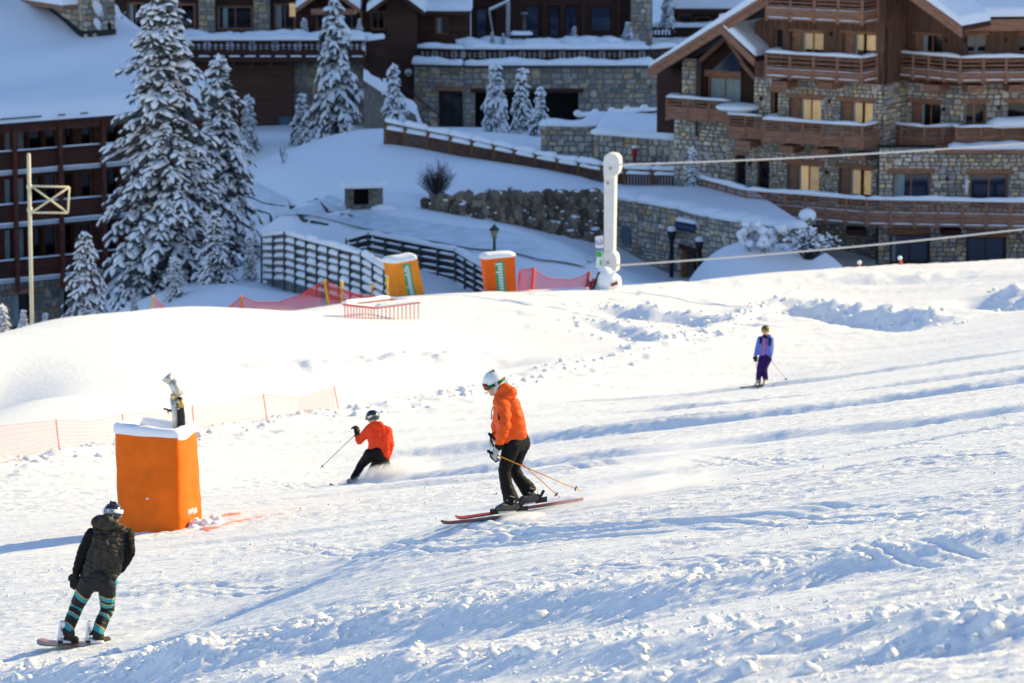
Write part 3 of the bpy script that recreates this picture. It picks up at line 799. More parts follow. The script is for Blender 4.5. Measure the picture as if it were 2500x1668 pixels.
    for (p, q) in (((Al, zl), (Am, zA)), ((Am, zA), (Ar, zr))):
        rk.prism([f.P(p[0], p[1]+.05, ov+.06), f.P(q[0], q[1]+.05, ov+.06), f.P(q[0], q[1]+.2, ov+.06), f.P(p[0], p[1]+.2, ov+.06)], f.n*.12)
    rk.build('rake_board', WOOD, ro)
    sn = MB()
    sn.prism([f.P(Al-.1, zl+.19, ov+.16), f.P(Am, zA+.19, ov+.16), f.P(Am, zA+.75, ov+.1), f.P(Al+.1, zl+.48, ov+.1)], -f.n*13)
    sn.prism([f.P(Am, zA+.19, ov+.16), f.P(Ar+.05, zr+.19, ov+.16), f.P(Ar-.1, zr+.6, ov+.1), f.P(Am, zA+.75, ov+.1)], -f.n*3)
    o_ = sn.build('roof_snow', SNOW_CAP, ro); bv = o_.modifiers.new('bevel', 'BEVEL'); bv.width = .14; bv.segments = 3
    # roof of the right wing with eave towards the run
    er = MB(); e0, ze = D.uz(2352, 76, 1.3)
    def dp(u, z, o): return D.P(u, z, o)
    er.prism([dp(e0, ze, 1.35), dp(e0, ze+.34, 1.35), dp(e0, ze+3.2, -5.0), dp(e0, ze+2.9, -5.0)], D.t*(uD-e0))
    eo = er.build('roof', WOODD, ch)
    for k, (za, zb_) in enumerate(((0,.24),(.25,.5))):
        D.part('eave_board', e0, uD, ze+za, ze+zb_, 1.36+.03*k, 1.44+.03*k, WOOD, eo)
    sn = MB(); sn.prism([dp(e0+.02, ze+.55, 1.46), dp(e0+.02, ze+.95, 1.35), dp(e0+.02, ze+3.9, -5.0), dp(e0+.02, ze+3.3, -5.0)], D.t*(uD-e0))
    o_ = sn.build('roof_snow', SNOW_CAP, eo); bv = o_.modifiers.new('bevel', 'BEVEL'); bv.width = .15; bv.segments = 3
    # porch on the left under the long roof slope
    zpf = f.uz(1700, 300, .0)[1]
    Pf = Fac(1700, 250, 166, -31); Pf.O = f.P(0, 0, -.9)
    pu0, pu1 = Pf.uz(1604, 200)[0], Pf.uz(1846, 200)[0]
    hp = [Pf.rect(1724,188,1808,262)]
    def ptop(u):
        return roofz(u)-.4
    wp = wall('wall', Pf, ch, pu0, pu1, Pf.uz(1700,330)[1], Pf.uz(1640,165)[1], hp, WOODD)
    wg = MB(); ua, ub = Pf.uz(1640,165)[0], pu1
    wg.prism([Pf.P(ua, Pf.uz(1640,166)[1], 0), Pf.P(ub, Pf.uz(1640,166)[1], 0), Pf.P(ub, ptop(ub), 0), Pf.P(ua, ptop(ua), 0)], -Pf.n*.3); wg.build('wall', WOODD, ch)
    window(Pf, ch, hp[0], 'black', 2, lintel=True, lint_h=.28, lint_w=.05, curtain=(.02,.98), fw=.09)
    cu0, cu1, cz0, cz1 = Pf.rect(1678,140,1712,330); pil = Pf.part('pillar', cu0, cu1, cz0, cz1, .02, .5, MORTAR, ch); stones(Pf, pil, cu0, cu1, cz0, cz1, [], .26, 60, .5, seed=21)
    # bracing and glazed gable
    for a, b_ in (((1768,92),(1812,168)),((1766,96),(1700,150)),((1806,152),(1842,205))):
        mb = MB(); p = Pf.uz(*a, .9); q = Pf.uz(*b_, .9); mb.bar(Pf.P(*p, .8), Pf.P(*q, .5), .16, .16); mb.build('brace', WOOD, ch, recalc=False)
    g = MB(); q = [Pf.P(*Pf.uz(*c, .05), .05) for c in ((1735,176),(1806,176),(1806,128),(1790,120))]; g.prism(q, -Pf.n*.02); g.build('gable_glass', GLASS, ch)
    # counter slope of the porch roof
    c0 = f.uz(1760, 66, ov); c1 = f.uz(1846, 150, ov)
    pr = MB(); pr.prism([f.P(c0[0], c0[1], ov), f.P(c1[0], c1[1], ov), f.P(c1[0], c1[1]+.16, ov), f.P(c0[0], c0[1]+.16, ov)], -f.n*3.2); po = pr.build('roof', WOODD, ch)
    pr = MB(); pr.prism([f.P(c0[0], c0[1]-.22, ov+.03), f.P(c1[0], c1[1]-.22, ov+.03), f.P(c1[0], c1[1]+.12, ov+.03), f.P(c0[0], c0[1]+.12, ov+.03)], f.n*.14); pr.build('rake_board', WOOD, po)
    sn = MB(); sn.prism([f.P(c0[0]-.1, c0[1]+.17, ov+.15), f.P(c1[0]+.05, c1[1]+.17, ov+.15), f.P(c1[0], c1[1]+.55, ov+.08), f.P(c0[0]-.1, c0[1]+.6, ov+.08)], -f.n*3.1)
    o_ = sn.build('roof_snow', SNOW_CAP, po); bv = o_.modifiers.new('bevel', 'BEVEL'); bv.width = .12; bv.segments = 3
    # porch balcony and stone base
    ob = 1.3
    a0, zt = Pf.uz(1630, 236, ob); a1 = Pf.uz(1782, 248, ob)[0]
    balcony(ch, [(p.x,p.y) for p in (Pf.P(a0,0,.05), Pf.P(a0,0,ob), Pf.P(a1,0,ob))], zt, Pf.uz(1630,258,ob)[1], Pf.uz(1630,291,ob)[1], wallpath=[(Pf.P(a1,0,.05).x, Pf.P(a1,0,.05).y), (Pf.P(a0,0,.05).x, Pf.P(a0,0,.05).y)], seed=31, nrail=2, low_snow=False, snow=.14)
    s0, s1, sz0, sz1 = Pf.rect(1652, 300, 1790, 480); wsb = wall('wall', Pf, ch, s0, s1, sz0, sz1+.1, [], MORTAR, out=.25); stones(Pf, wsb, s0, s1, sz0, sz1+.1, [], .28, 200, .25, seed=22)
    # mound of snow on the lower roof beside the porch
    mb = MB(); p = f.P(*f.uz(1800,262,.8), .8); mb.ico(p, 1.0, 3, scale=(.95,.7,.2), jit=.03); mb.build('snow_drift', SNOW_CAP, ch)
    return ch
chalet()
# ------------------------------------------------------------------ other buildings
def level_pt(px, py, z):
    r = ray(px, py); k = (z-CAMZ)/r.z; return Vector((0,0,CAMZ))+r*k
def baluster_mesh(w, h, t):
    pts = []
    n = 26
    def half(z):
        a = w/2
        for c in (.30, .62):
            d = abs(z-c*h)/(h*.13)
            if d < 1: a = min(a, w/2-(w*.30)*math.sqrt(1-d*d))
        return a
    L = [(-half(h*i/n), h*i/n) for i in range(n+1)]; Rr = [(half(h*i/n), h*i/n) for i in range(n, -1, -1)]
    vs = [(x, -t/2, z) for x, z in L+Rr]+[(x, t/2, z) for x, z in L+Rr]; m = len(L+Rr)
    fs = []
    for i in range(n):
        fs.append((i, i+1, m-2-i, m-1-i)); fs.append((m+i, m+m-1-i, m+m-2-i, m+i+1))
    fs += [(i, (i+1)%m, (i+1)%m+m, i+m) for i in range(m)]
    me = bpy.data.meshes.new('baluster'); me.from_pydata(vs, [], fs); return me
def balustrade(parent, a, b, h, m, sp=.27, seed=0, snow=.2, snow_w=.5):
    a = Vector(a); b = Vector(b); L = (b-a).length; t = (b-a).normalized(); ang = math.atan2(t.y, t.x)
    mb = MB(); mb.bar(a+Vector((0,0,-.05)), b+Vector((0,0,-.05)), .16, .1); B = mb.build('balustrade', m, parent, recalc=False)
    me = baluster_mesh(sp*.97, h-.16, .04); me.materials.append(m); off = root_loc(parent)
    n = int(L/sp)
    for k in range(n):
        if k % 4 == 3 and seed != 99:
            p = a+t*(sp*(k+.5)); mb = MB(); mb.bar(p+Vector((0,0,-h)), p+Vector((0,0,-.06)), .07, .07); mb.build('post', m, B, recalc=False); continue
        o = bpy.data.objects.new('baluster', me); COL.objects.link(o); o.parent = B
        p = a+t*(sp*(k+.5)); o.location = p+Vector((0,0,-h+.06))-off; o.rotation_euler = (0,0,ang)
    mb = MB(); mb.bar(a+Vector((0,0,-h)), b+Vector((0,0,-h)), .14, .12); mb.build('bottom_rail', m, B, recalc=False)
    if snow:
        s = MB(); snow_strip(s, a, b, snow_w, snow, L*2, seed); s.build('snow_cap', SNOW_CAP, B)
    return B
def snow_lumps(parent, a, b, n, w, h0, h1, seed, name='snow_drift', m=None):
    rng = random.Random(seed); mb = MB(); a = Vector(a); b = Vector(b)
    for i in range(n):
        p = a.lerp(b, (i+rng.random())/n)+Vector((0, rng.uniform(-w, w), 0)); r = rng.uniform(h0, h1)
        mb.ico(p, r, 2, jit=.16, scale=(1.5, 1.1, .75), rng=rng)
    o = mb.build(name, m or SNOW_CAP, parent, recalc=False); return o

# ---- terrace building in the middle
def terrace_building():
    f = Fac(1134, 200, 208, 0)
    b = thing('terrace_building', f.P(5, pix(1300,310,208).z), 'grey stone building with snowy terrace and wide black garage opening', 'building')
    zt = f.uz(1300,163)[1]; zg = pix(1300, 330, 208).z-1
    u0, u1 = 0, f.uz(1590,200)[0]
    hole = [f.rect(1160,226,1412,330)]
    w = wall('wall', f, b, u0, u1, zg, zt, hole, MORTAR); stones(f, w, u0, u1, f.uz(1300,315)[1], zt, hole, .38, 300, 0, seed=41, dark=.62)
    f.part('lintel', hole[0][0]-.25, hole[0][1]+.25, hole[0][3], hole[0][3]+.2, -.1, .12, WOODD, b)
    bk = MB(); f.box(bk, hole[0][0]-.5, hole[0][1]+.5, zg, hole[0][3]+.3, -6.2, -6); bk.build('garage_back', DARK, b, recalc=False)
    # angled left end with a door
    g = Fac(1134, 200, 208, -15); L = -g.uz(1011,200)[0]
    hd = [g.rect(1070,222,1130,330)]
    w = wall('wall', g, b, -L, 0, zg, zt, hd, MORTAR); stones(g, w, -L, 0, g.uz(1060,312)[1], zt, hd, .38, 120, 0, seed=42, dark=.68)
    window(g, b, hd[0], 'black', 2, frame=WOODD, fw=.2, lint_w=.25, lint_h=.25)
    # right return
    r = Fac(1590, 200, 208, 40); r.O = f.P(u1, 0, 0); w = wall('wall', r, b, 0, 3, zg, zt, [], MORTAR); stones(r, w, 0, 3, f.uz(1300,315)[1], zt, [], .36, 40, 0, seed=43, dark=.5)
    # snow ledge, balustrade
    e = MB(); e.prism([g.P(-L,zt,.35), g.P(0,zt,.35), f.P(u1+.3,zt,.3), r.P(3,zt,.3), f.P(u1,zt,-7), g.P(-L,zt,-6)], (0,0,.12)); e.build('terrace_slab', WOODD, b)
    for i, (p, q) in enumerate(((g.P(-L,zt+.12,.25), g.P(0,zt+.12,.25)), (f.P(0,zt+.12,.25), f.P(u1+.2,zt+.12,.2)))):
        s = MB(); snow_strip(s, p, q, .75, .42, 30, i); s.build('snow_ledge', SNOW_CAP, b)
    zr = f.uz(1300,120)[1]; hh = zr-f.uz(1300,146)[1]
    balustrade(b, g.P(-L+.2, zr, -.1), g.P(0, zr, -.1), hh, WOODD, seed=1, snow=.32)
    balustrade(b, f.P(.02, zr, -.1), f.P(u1-.1, zr, -.1), hh, WOODD, seed=2, snow=.36)
    balustrade(b, r.P(0, zr, -.1), r.P(2, zr, -.1), hh, WOODD, seed=3, snow=.3)
    # deep snow on the terrace
    s = MB(); s.prism([g.P(-L+.3,zt+.15,-.4), g.P(0,zt+.15,-.4), f.P(u1-.3,zt+.15,-.4), f.P(u1-.5,zt+.15,-7), g.P(-L+.3,zt+.15,-6)], (0,0,.75)); s.build('terrace_snow', SNOW_CAP, b)
    snow_lumps(b, f.P(0, zr+.1, -1.6), f.P(u1-.5, zr+.1, -1.6), 26, .5, .25, .6, 5)
    # set-back facade above
    k = Fac(1134, 100, 215, 0); k.O = f.P(0,0,-7)
    v0, v1 = k.uz(1150,60)[0], k.uz(1590,60)[0]; z1 = k.uz(1300,-110)[1]; z0 = zt
    hs = [k.rect(1161,18,1191,110), k.rect(1281,13,1318,110), k.rect(1340,14,1368,110), k.rect(1378,14,1410,110), k.rect(1441,16,1494,80)]
    w = wall('wall', k, b, v0, v1, z0, z1, hs, WOODD)
    for h in hs: window(k, b, h, 'dark', 1, lintel=False, frame=WOODD, fw=.1)
    for px in (1215, 1255, 1330, 1425, 1510): 
        u = k.uz(px, 50)[0]; k.part('post', u-.12, u+.12, z0, z1, 0, .2, WOODD, b)
    p0, p1, q0, q1 = k.rect(1539,-100,1592,105); pl = k.part('pillar', p0, p1, z0-1, z1, .02, .7, MORTAR, b); stones(k, pl, p0, p1, z0, z1, [], .36, 90, .7, seed=44, dark=.75)
    rf = MB(); rf.prism([k.P(v0-1,z1,1.5), k.P(v0-1,z1+.3,1.5), k.P(v0-1,z1+4,-9), k.P(v0-1,z1+3.7,-9)], k.t*(v1-v0+2)); rf.build('roof', WOODD, b)
    rf = MB(); rf.prism([k.P(v0-1,z1+.31,1.5), k.P(v0-1,z1+.8,1.4), k.P(v0-1,z1+4.5,-9), k.P(v0-1,z1+4.01,-9)], k.t*(v1-v0+2)); rf.build('roof_snow', SNOW_CAP, b)
    # wall lights
    for fx, px, py in ((g,1057,212),(f,1147,199)):
        u, z = fx.uz(px, py, .1); fx.part('wall_lamp', u-.1, u+.1, z-.12, z+.12, .06, .2, METAL, b)
    return f, zt, zr
TB, TB_ZT, TB_ZR = terrace_building()

# ---- brown boarded tower with a gable
def tower():
    f = Fac(943, 100, 209, 0)
    t = thing('tower_house', f.P(1, pix(980,300,209).z), 'tall narrow brown boarded house with snowy gable roof beside the steps', 'building')
    zg = pix(980,300,209).z-1
    u0, u1 = 0, f.uz(1019,100)[0]; z1 = f.uz(980,-40)[1]
    def siding(fx, a, b, za, zb, holes, parent, mats):
        z = za; k = 0
        while z < zb:
            h = min(.24, zb-z)
            spans = [(a, b)]
            for hh in holes:
                if z < hh[3] and z+h > hh[2]:
                    spans = [(s, min(e, hh[0])) for s, e in spans if s < hh[0]]+[(max(s, hh[1]), e) for s, e in spans if e > hh[1]]
            for s, e in spans:
                if e-s > .03: fx.part('plank', s, e, z+.006, z+h-.006, -.02, .02+.012*(k%3), mats, parent)
            z += h; k += 1
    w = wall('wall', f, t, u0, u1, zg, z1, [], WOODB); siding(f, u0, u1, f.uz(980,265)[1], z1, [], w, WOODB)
    s = Fac(943, 100, 209, 90); s.O = f.P(u0,0,0); 
    lw = wall('wall', Fac.__new__(Fac) if False else f, t, u0, u1, zg, z1, [], WOODB, out=-6)
    sd = MB(); sd.box(f.P(u0,0,0).x, f.P(u0,0,0).x+.2, f.P(u0,0,0).y+.05, f.P(u0,0,0).y+6, zg, z1); sd.build('wall', WOODB, t)
    # right wing, set back
    k = Fac(1019, 60, 212, 0); k.O = f.P(u1, 0, -2.2)
    v1 = k.uz(1148,60)[0]; zk = k.uz(1080,28)[1]; zk0 = k.uz(1080,112)[1]
    hk = [k.rect(1063,42,1095,85)]
    w2 = wall('wall', k, t, 0, v1, zg, zk, hk, WOODB); siding(k, 0, v1, zk0, zk, hk, w2, WOODB); window(k, t, hk[0], 'black', 2, lintel=False, frame=WOOD, curtain=(.05,.4), fw=.08)
    # roofs
    m0, zm = f.uz(970,-28); l0, zl = f.uz(902,24); r0, zr = f.uz(1036,26)
    rf = MB()
    for p, q in (((l0,zl),(m0,zm)), ((m0,zm),(r0,zr))):
        rf.prism([f.P(p[0],p[1]-.2,1.2), f.P(q[0],q[1]-.2,1.2), f.P(q[0],q[1],1.2), f.P(p[0],p[1],1.2)], -f.n*7)
    ro = rf.build('roof', WOODB, t)
    sn = MB()
    for p, q in (((l0-.1,zl),(m0,zm)), ((m0,zm),(r0+.1,zr))):
        sn.prism([f.P(p[0],p[1]+.01,1.3), f.P(q[0],q[1]+.01,1.3), f.P(q[0],q[1]+.5,1.25), f.P(p[0],p[1]+.4,1.25)], -f.n*7)
    sn.build('roof_snow', SNOW_CAP, ro)
    e0, ze = k.uz(1031,29,1.2); e1 = k.uz(1149,27,1.2)[0]
    rf = MB(); rf.prism([k.P(e0,ze-.15,1.2), k.P(e0,ze,1.2), k.P(e0,ze+3,-5), k.P(e0,ze+2.8,-5)], k.t*(e1-e0)); ro = rf.build('roof', WOODB, t)
    sn = MB(); sn.prism([k.P(e0,ze+.01,1.3), k.P(e0,ze+.4,1.2), k.P(e0,ze+3.5,-5), k.P(e0,ze+3.02,-5)], k.t*(e1-e0+.1)); o_ = sn.build('roof_snow', SNOW_CAP, ro); bv = o_.modifiers.new('bevel','BEVEL'); bv.width=.12; bv.segments=2
    # small round sign with a green lower half
    u, z = f.uz(997,177,.1); sg = MB(); sg.tube([f.P(u,z,.05), f.P(u,z,.1)], .2, 16); so_ = sg.build('round_sign', mat('white_paint',(.75,.76,.78),.5), t); 
    f.part('sign_field', u-.15, u+.15, z-.13, z-.03, .1, .115, mat('green_paint',(.03,.30,.10),.5), so_)
tower()

# ---- building with the long terrace behind the big spruce
def long_terrace():
    f = Fac(568, 200, 205, 0)
    b = thing('hotel_building', f.P(3, pix(700,340,205).z), 'dark brown hotel with snow topped wooden terrace behind the tall spruces', 'building')
    zg = pix(700,345,205).z-1; zs = f.uz(650,147)[1]
    um = f.uz(716,200)[0]; u1 = f.uz(905,200)[0]
    hd = [f.rect(680,283,712,345)]
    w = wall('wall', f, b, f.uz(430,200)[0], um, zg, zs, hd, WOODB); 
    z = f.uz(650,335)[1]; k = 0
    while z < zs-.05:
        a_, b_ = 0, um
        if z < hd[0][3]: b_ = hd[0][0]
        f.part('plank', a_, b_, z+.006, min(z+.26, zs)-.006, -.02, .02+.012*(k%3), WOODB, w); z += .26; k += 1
    dr = f.part('door', hd[0][0], hd[0][1], hd[0][2], hd[0][3], -.2, -.12, mat('blue_grey_door',(.06,.13,.17),.5,var=.2), b)
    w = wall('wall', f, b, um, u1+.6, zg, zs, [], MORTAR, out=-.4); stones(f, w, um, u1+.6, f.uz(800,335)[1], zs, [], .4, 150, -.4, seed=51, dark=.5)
    # terrace slab and rail
    uL = f.uz(296,110)[0]; uR = f.uz(893,110)[0]
    sl = MB(); f.box(sl, uL, uR, zs, zs+.28, -3, 1.0); f.box(sl, uL, uR, zs+.33, zs+.5, .75, .95); sl.build('terrace_slab', WOODD, b, recalc=False)
    for i in range(14):
        u = uL+(uR-uL)*i/13; f.part('joist', u-.1, u+.1, zs-.25, zs-.003, -1, .9, WOODD, b)
    n = 16
    for i in range(n):
        p = uL+(uR-uL)*i/n+.1; s = MB(); snow_strip(s, f.P(p, zs+.28, 1.0), f.P(p+(uR-uL)/n-.2, zs+.28, 1.0), .16, .08, 6, i); s.build('snow_ledge', SNOW_CAP, b)
    zr = f.uz(700,94)[1]
    balustrade(b, f.P(uL, zr, .85), f.P(uR, zr, .85), zr-f.uz(700,124)[1], WOODD, seed=4, snow=.3, sp=.3)
    s = MB(); snow_strip(s, f.P(uR+.0, zr-.1, .4), f.P(f.uz(940,80)[0], zr+.05, .4), .5, .3, 8, 9); s.build('snow_ledge', SNOW_CAP, b)
    sd = MB(); f.box(sd, uR, f.uz(943,80)[0], f.uz(920,190)[1], zr-.12, -.6, .3); sd.build('wall', WOODD, b, recalc=False)
    s = MB(); f.box(s, uL, uR, zs+.3, zr-.35, -6, .5); s.build('terrace_snow', SNOW_CAP, b, recalc=False)
    snow_lumps(b, f.P(uL+.5, zr+.05, -.6), f.P(uR, zr+.05, -.6), 40, .5, .25, .55, 7)
    # upper storey
    k = Fac(568, 30, 211, 0); k.O = f.P(0,0,-6); z1 = k.uz(700,-120)[1]
    v0, v1 = k.uz(270,30)[0], k.uz(985,30)[0]
    hs = [k.rect(310,5,352,75), k.rect(405,8,478,75), k.rect(530,14,618,75), k.rect(668,8,722,75), k.rect(770,18,812,75), k.rect(832,20,885,75), k.rect(903,25,942,75)]
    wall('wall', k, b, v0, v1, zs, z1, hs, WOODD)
    for i, h in enumerate(hs): window(k, b, h, 'black', 2 if i not in (3,) else 2, lintel=False, frame=WOOD, fw=.14, curtain=((.0,.3) if i in (0,3) else ((.1,.25) if i == 2 else None)))
    u, z = k.uz(712,22,-.1); lw = k.part('glow_pane', u-.12, u+.2, z-.42, z+.35, -.14, -.13, GLOW, b)
    for px in (506, 640):
        a_, c_, d_, e_ = k.rect(px-20,-100,px+20,70); pl = k.part('pillar', a_, c_, zs, z1, .02, .6, MORTAR, b); stones(k, pl, a_, c_, zs+1, z1, [], .34, 60, .6, seed=px, dark=.7)
    rf = MB(); rf.prism([k.P(v0-1,z1,2), k.P(v0-1,z1+.3,2), k.P(v0-1,z1+5,-9), k.P(v0-1,z1+4.7,-9)], k.t*(v1-v0+1)); rf.build('roof', WOODD, b)
    # entrance gable in front
    m0, zm = k.uz(800,-35,2.5); l0, zl = k.uz(722,20,2.5); r0, zr2 = k.uz(880,22,2.5)
    rf = MB(); sn = MB()
    for p, q in (((l0,zl),(m0,zm)), ((m0,zm),(r0,zr2))):
        rf.prism([k.P(p[0],p[1]-.25,2.5), k.P(q[0],q[1]-.25,2.5), k.P(q[0],q[1],2.5), k.P(p[0],p[1],2.5)], -k.n*4)
        sn.prism([k.P(p[0],p[1]+.01,2.6), k.P(q[0],q[1]+.01,2.6), k.P(q[0],q[1]+.45,2.5), k.P(p[0],p[1]+.35,2.5)], -k.n*4)
    ro = rf.build('roof', WOOD, b); sn.build('roof_snow', SNOW_CAP, ro)
    bm_ = MB(); bm_.bar(k.P(k.uz(765,17)[0], zl-.2, 2.4), k.P(k.uz(870,17)[0], zl-.2, 2.4), .3, .3); bm_.build('tie_beam', WOOD, b, recalc=False)
    u, z = k.uz(830,30,2.0); k.part('hanging_lamp', u-.9, u+.9, z-.08, z+.08, 1.9, 2.1, GLOW, b)
long_terrace()

# ---- steps with snow covered parapet
def steps():
    t = thing('outdoor_steps', pix(960,290,203), 'outdoor steps with a thick snow covered sloping parapet beside the tower', 'steps')
    a = pix(888,185,203.5); b = pix(1018,272,203.5); c = pix(1026,300,203)
    m = MB(); m.prism([a, b, Vector((b.x,b.y,c.z-1)), Vector((a.x,a.y,c.z-1))], (0,.35,0)); p = m.build('parapet', MORTAR, t)
    s = MB()
    def strip(a, b, w, h):
        d = (b-a); n = 14; P = []
        for i in range(n+1):
            c_ = a.lerp(b, i/n); row = []
            for k in range(9):
                an = math.pi*k/8; row.append(c_+Vector((0, -math.cos(an)*w/2, max(0, math.sin(an))**.6*h*(.9+.1*math.sin(i*2.1)))))
            P.append(row)
        s.grid(P)
    strip(a+Vector((0,.1,-.2)), b+Vector((0,.1,-.2)), 1.0, .62); strip(b+Vector((-.05,.1,-.25)), c+Vector((.12,.1,-.6)), 1.0, .55)
    s.build('snow_cap', SNOW_CAP, t)
    r = MB(); r.bar(pix(905,150,204.5), pix(1040,255,204.5), .06, .06); r.bar(pix(1040,255,204.5), pix(1075,285,204), .06, .06); r.build('handrail', BLACKM, t)
    st = MB()
    for i in range(12):
        f_ = i/12; q = a.lerp(b, f_)+Vector((0,1.2,-1.0)); st.obox(q, (.35,0,0), (0,.7,0), (0,0,.12))
    st.build('treads', SNOW_CAP, t)
steps()

# ---- apartment block on the left with the big snow roof
def apartments():
    f = Fac(0, 600, 178, 35)
    b = thing('apartment_block', f.P(2, pix(0,800,178).z-2), 'dark brown apartment block with broad snow roof and long balconies at left', 'building')
    zg = pix(0,820,178).z-4
    uL, uR = f.uz(-220,600)[0], f.uz(505,500)[0]
    rails = [f.uz(0,371,1.5)[1], f.uz(0,501,1.5)[1], f.uz(0,638,1.5)[1]]
    slabs = [f.uz(0,427,1.5)[1], f.uz(0,556,1.5)[1], f.uz(0,692,1.5)[1]]
    ze = f.uz(0,308,1.5)[1]
    hs = []
    for (y0, y1) in ((318,365),(438,488),(562,615)):
        for (x0, x1, kd) in ((12,33,'c'),(44,66,'c'),(72,105,'d'),(112,142,'w'),(160,180,'d'),(200,228,'w'),(262,290,'d')):
            h = f.rect(x0, y0-x0*.09, x1, y1+35-x0*.09); hs.append((h, kd))
    wall('wall', f, b, uL, uR, slabs[2], ze+.3, [h for h, _ in hs], WOODR)
    for h, kd in hs:
        window(f, b, h, 'black', 1, lintel=False, frame=WOODR if kd != 'w' else WOOD, curtain=(.1,.95) if kd == 'c' else None, fw=.05)
    bs = [f.rect(25,715,70,800), f.rect(143,700,170,790)]
    w = wall('wall', f, b, uL, uR, zg, slabs[2], bs, MORTAR, out=.3); stones(f, w, f.uz(-30,700)[0], f.uz(330,700)[0], zg+1, slabs[2], bs, .36, 200, .3, seed=61, dark=.55)
    for h in bs: window(f, b, h, 'black', 2, out=.3, frame=WOODD, curtain=(.0,.4), lint_w=.3, lint_h=.25)
    for i in range(3):
        zr, zs = rails[i], slabs[i]
        mb = MB(); f.box(mb, uL, uR, zs-.05, zs+.13, 0, 1.5); B = mb.build('balcony', mat('concrete_pale',(.42,.42,.44),.8,var=.15), b, recalc=False)
        f.part('handrail', uL, uR, zr-.08, zr, 1.4, 1.52, WOODD, B)
        bp = f.part('back_panel', uL, uR, zs+.16, zr-.1, 1.40, 1.42, WOODD, B)
        n = int((f.uz(340,500)[0]-f.uz(-20,500)[0])/.13); u = f.uz(-20,500)[0]
        me = None
        for k in range(n):
            if me is None:
                o = f.part('picket', u, u+.075, zs+.16, zr-.09, 1.43, 1.46, WOODR, B); me = o; first = u
            else:
                o = me.copy(); COL.objects.link(o); o.location = me.location+f.t*(u-first); 
            u += .13
        s = MB(); snow_strip(s, f.P(uL, zr-.01, 1.45), f.P(uR, zr-.01, 1.45), .16, .06, 60, i); s.build('snow_cap', SNOW_CAP, B)
        s = MB(); snow_strip(s, f.P(uL, zs+.13, 1.49), f.P(uR, zs+.13, 1.49), .12, .06, 60, i+5); s.build('snow_ledge', SNOW_CAP, B)
    for px in (-75, 38, 149, 254, 352):
        u = f.uz(px,500,1.6)[0]; f.part('post', u-.09, u+.09, slabs[2]-.5, ze+.1, 1.54, 1.72, WOODR, b)
    f.part('eave_beam', uL, uR, ze-.35, ze+.0, 1.35, 1.6, WOODR, b)
    # roof
    p = math.tan(R(16)); Lr = 19
    o0 = 2.0
    rf = MB(); rf.prism([f.P(uL,ze,o0), f.P(uL,ze+.2,o0), f.P(uL,ze+.2+p*Lr,o0-Lr), f.P(uL,ze+p*Lr,o0-Lr)], f.t*(uR-uL+.6)); ro = rf.build('roof', WOODD, b)
    sn = MB(); nu, no = 60, 50; P = []
    for i in range(no+1):
        o = o0+.12-(Lr+.2)*i/no; row = []
        for j in range(nu+1):
            u = uL+(uR-uL+.75)*j/nu
            edge = min(1, i/1.6)*min(1, (nu-j)/2.5+.12)
            z = ze+.22+p*(o0-o)+.52*edge**.5
            z += .10*math.sin(o*1.15+.25*math.sin(u*.35))*edge+.04*math.sin(u*.7+o*2.1)*edge
            row.append(f.P(u, z, o))
        P.append(row)
    sn.grid(P); sn.grid([[f.P(uL+(uR-uL+.75)*j/nu, ze+.2, o0+.12) for j in range(nu+1)], P[0]]); sn.grid([[f.P(uR+.75, ze+.2+p*(o0-(o0+.12-(Lr+.2)*i/no)), o0+.12-(Lr+.2)*i/no), P[i][-1]] for i in range(no+1)])
    sn.build('roof_snow', SNOW_CAP, ro)
    for k, px in enumerate((8,24,40,58,75,92,150,205)):
        s = MB(); u, z = f.uz(px, 291-px*.075, o0+.1); f.box(s, u-.18, u+.18, z-.04, z+.02, o0+.1, o0+.16); s.build('snow_guard', BLACKM, ro, recalc=False)
    # stone dormer with dishes
    d = thing('roof_dormer', b.location, 'x', 'x'); bpy.data.objects.remove(d)
    oF = o0-8.2
    u0 = f.uz(202,60,oF)[0]; u1 = f.uz(281,60,oF)[0]; zb = ze+p*(o0-oF)+.2; zt = f.uz(240,-45,oF)[1]
    D = MB(); D.prism([f.P(u0,zb-.3,oF), f.P(u1,zb-.3,oF), f.P(u1,zt,oF), f.P(u0,zt,oF)], -f.n*7.5); dm = D.build('dormer', MORTAR, b)
    stones(f, dm, u0, u1, zb+.05, zt, [], .36, 60, oF, seed=71, dark=.8)
    sd = Fac(0,0,10,0); sd.t = f.n.copy(); sd.n = -f.t; sd.O = f.P(u0, 0, oF)
    stones(sd, dm, -7.5, 0, zb, zt, [], .36, 120, 0, seed=72, dark=.8, inside=lambda u, z: z > zb+.25+p*(-u))
    fl = MB(); f.box(fl, u0-.03, u1+.03, zb+.0, zb+.75, oF, oF+.05); fl.prism([sd.P(0,zb,.04), sd.P(0,zb+.75,.04), sd.P(-7.5,zb+.75+p*7.5,.04), sd.P(-7.5,zb+p*7.5,.04)], -f.t*.03); fl.build('flashing', BLACKM, dm)
    rr = MB(); f.box(rr, u0-.9, u1+.5, zt, zt+.3, oF-7.6, oF+.8); rr.build('dormer_roof', WOOD, dm, recalc=False)
    rr = MB(); f.box(rr, u0-.95, u1+.55, zt+.31, zt+.8, oF-7.6, oF+.85); o_ = rr.build('roof_snow', SNOW_CAP, dm, recalc=False)
    zc = f.uz(112,9,oF-3)[1]
    el = MB(); el.prism([sd.P(-7,zc-.12,.02), sd.P(-.6,zc-.12,.02), sd.P(-.3,zc+.12,.02), sd.P(-7,zc+.12,.02)], -f.t*.8); el.build('eave_board', WOOD, dm)
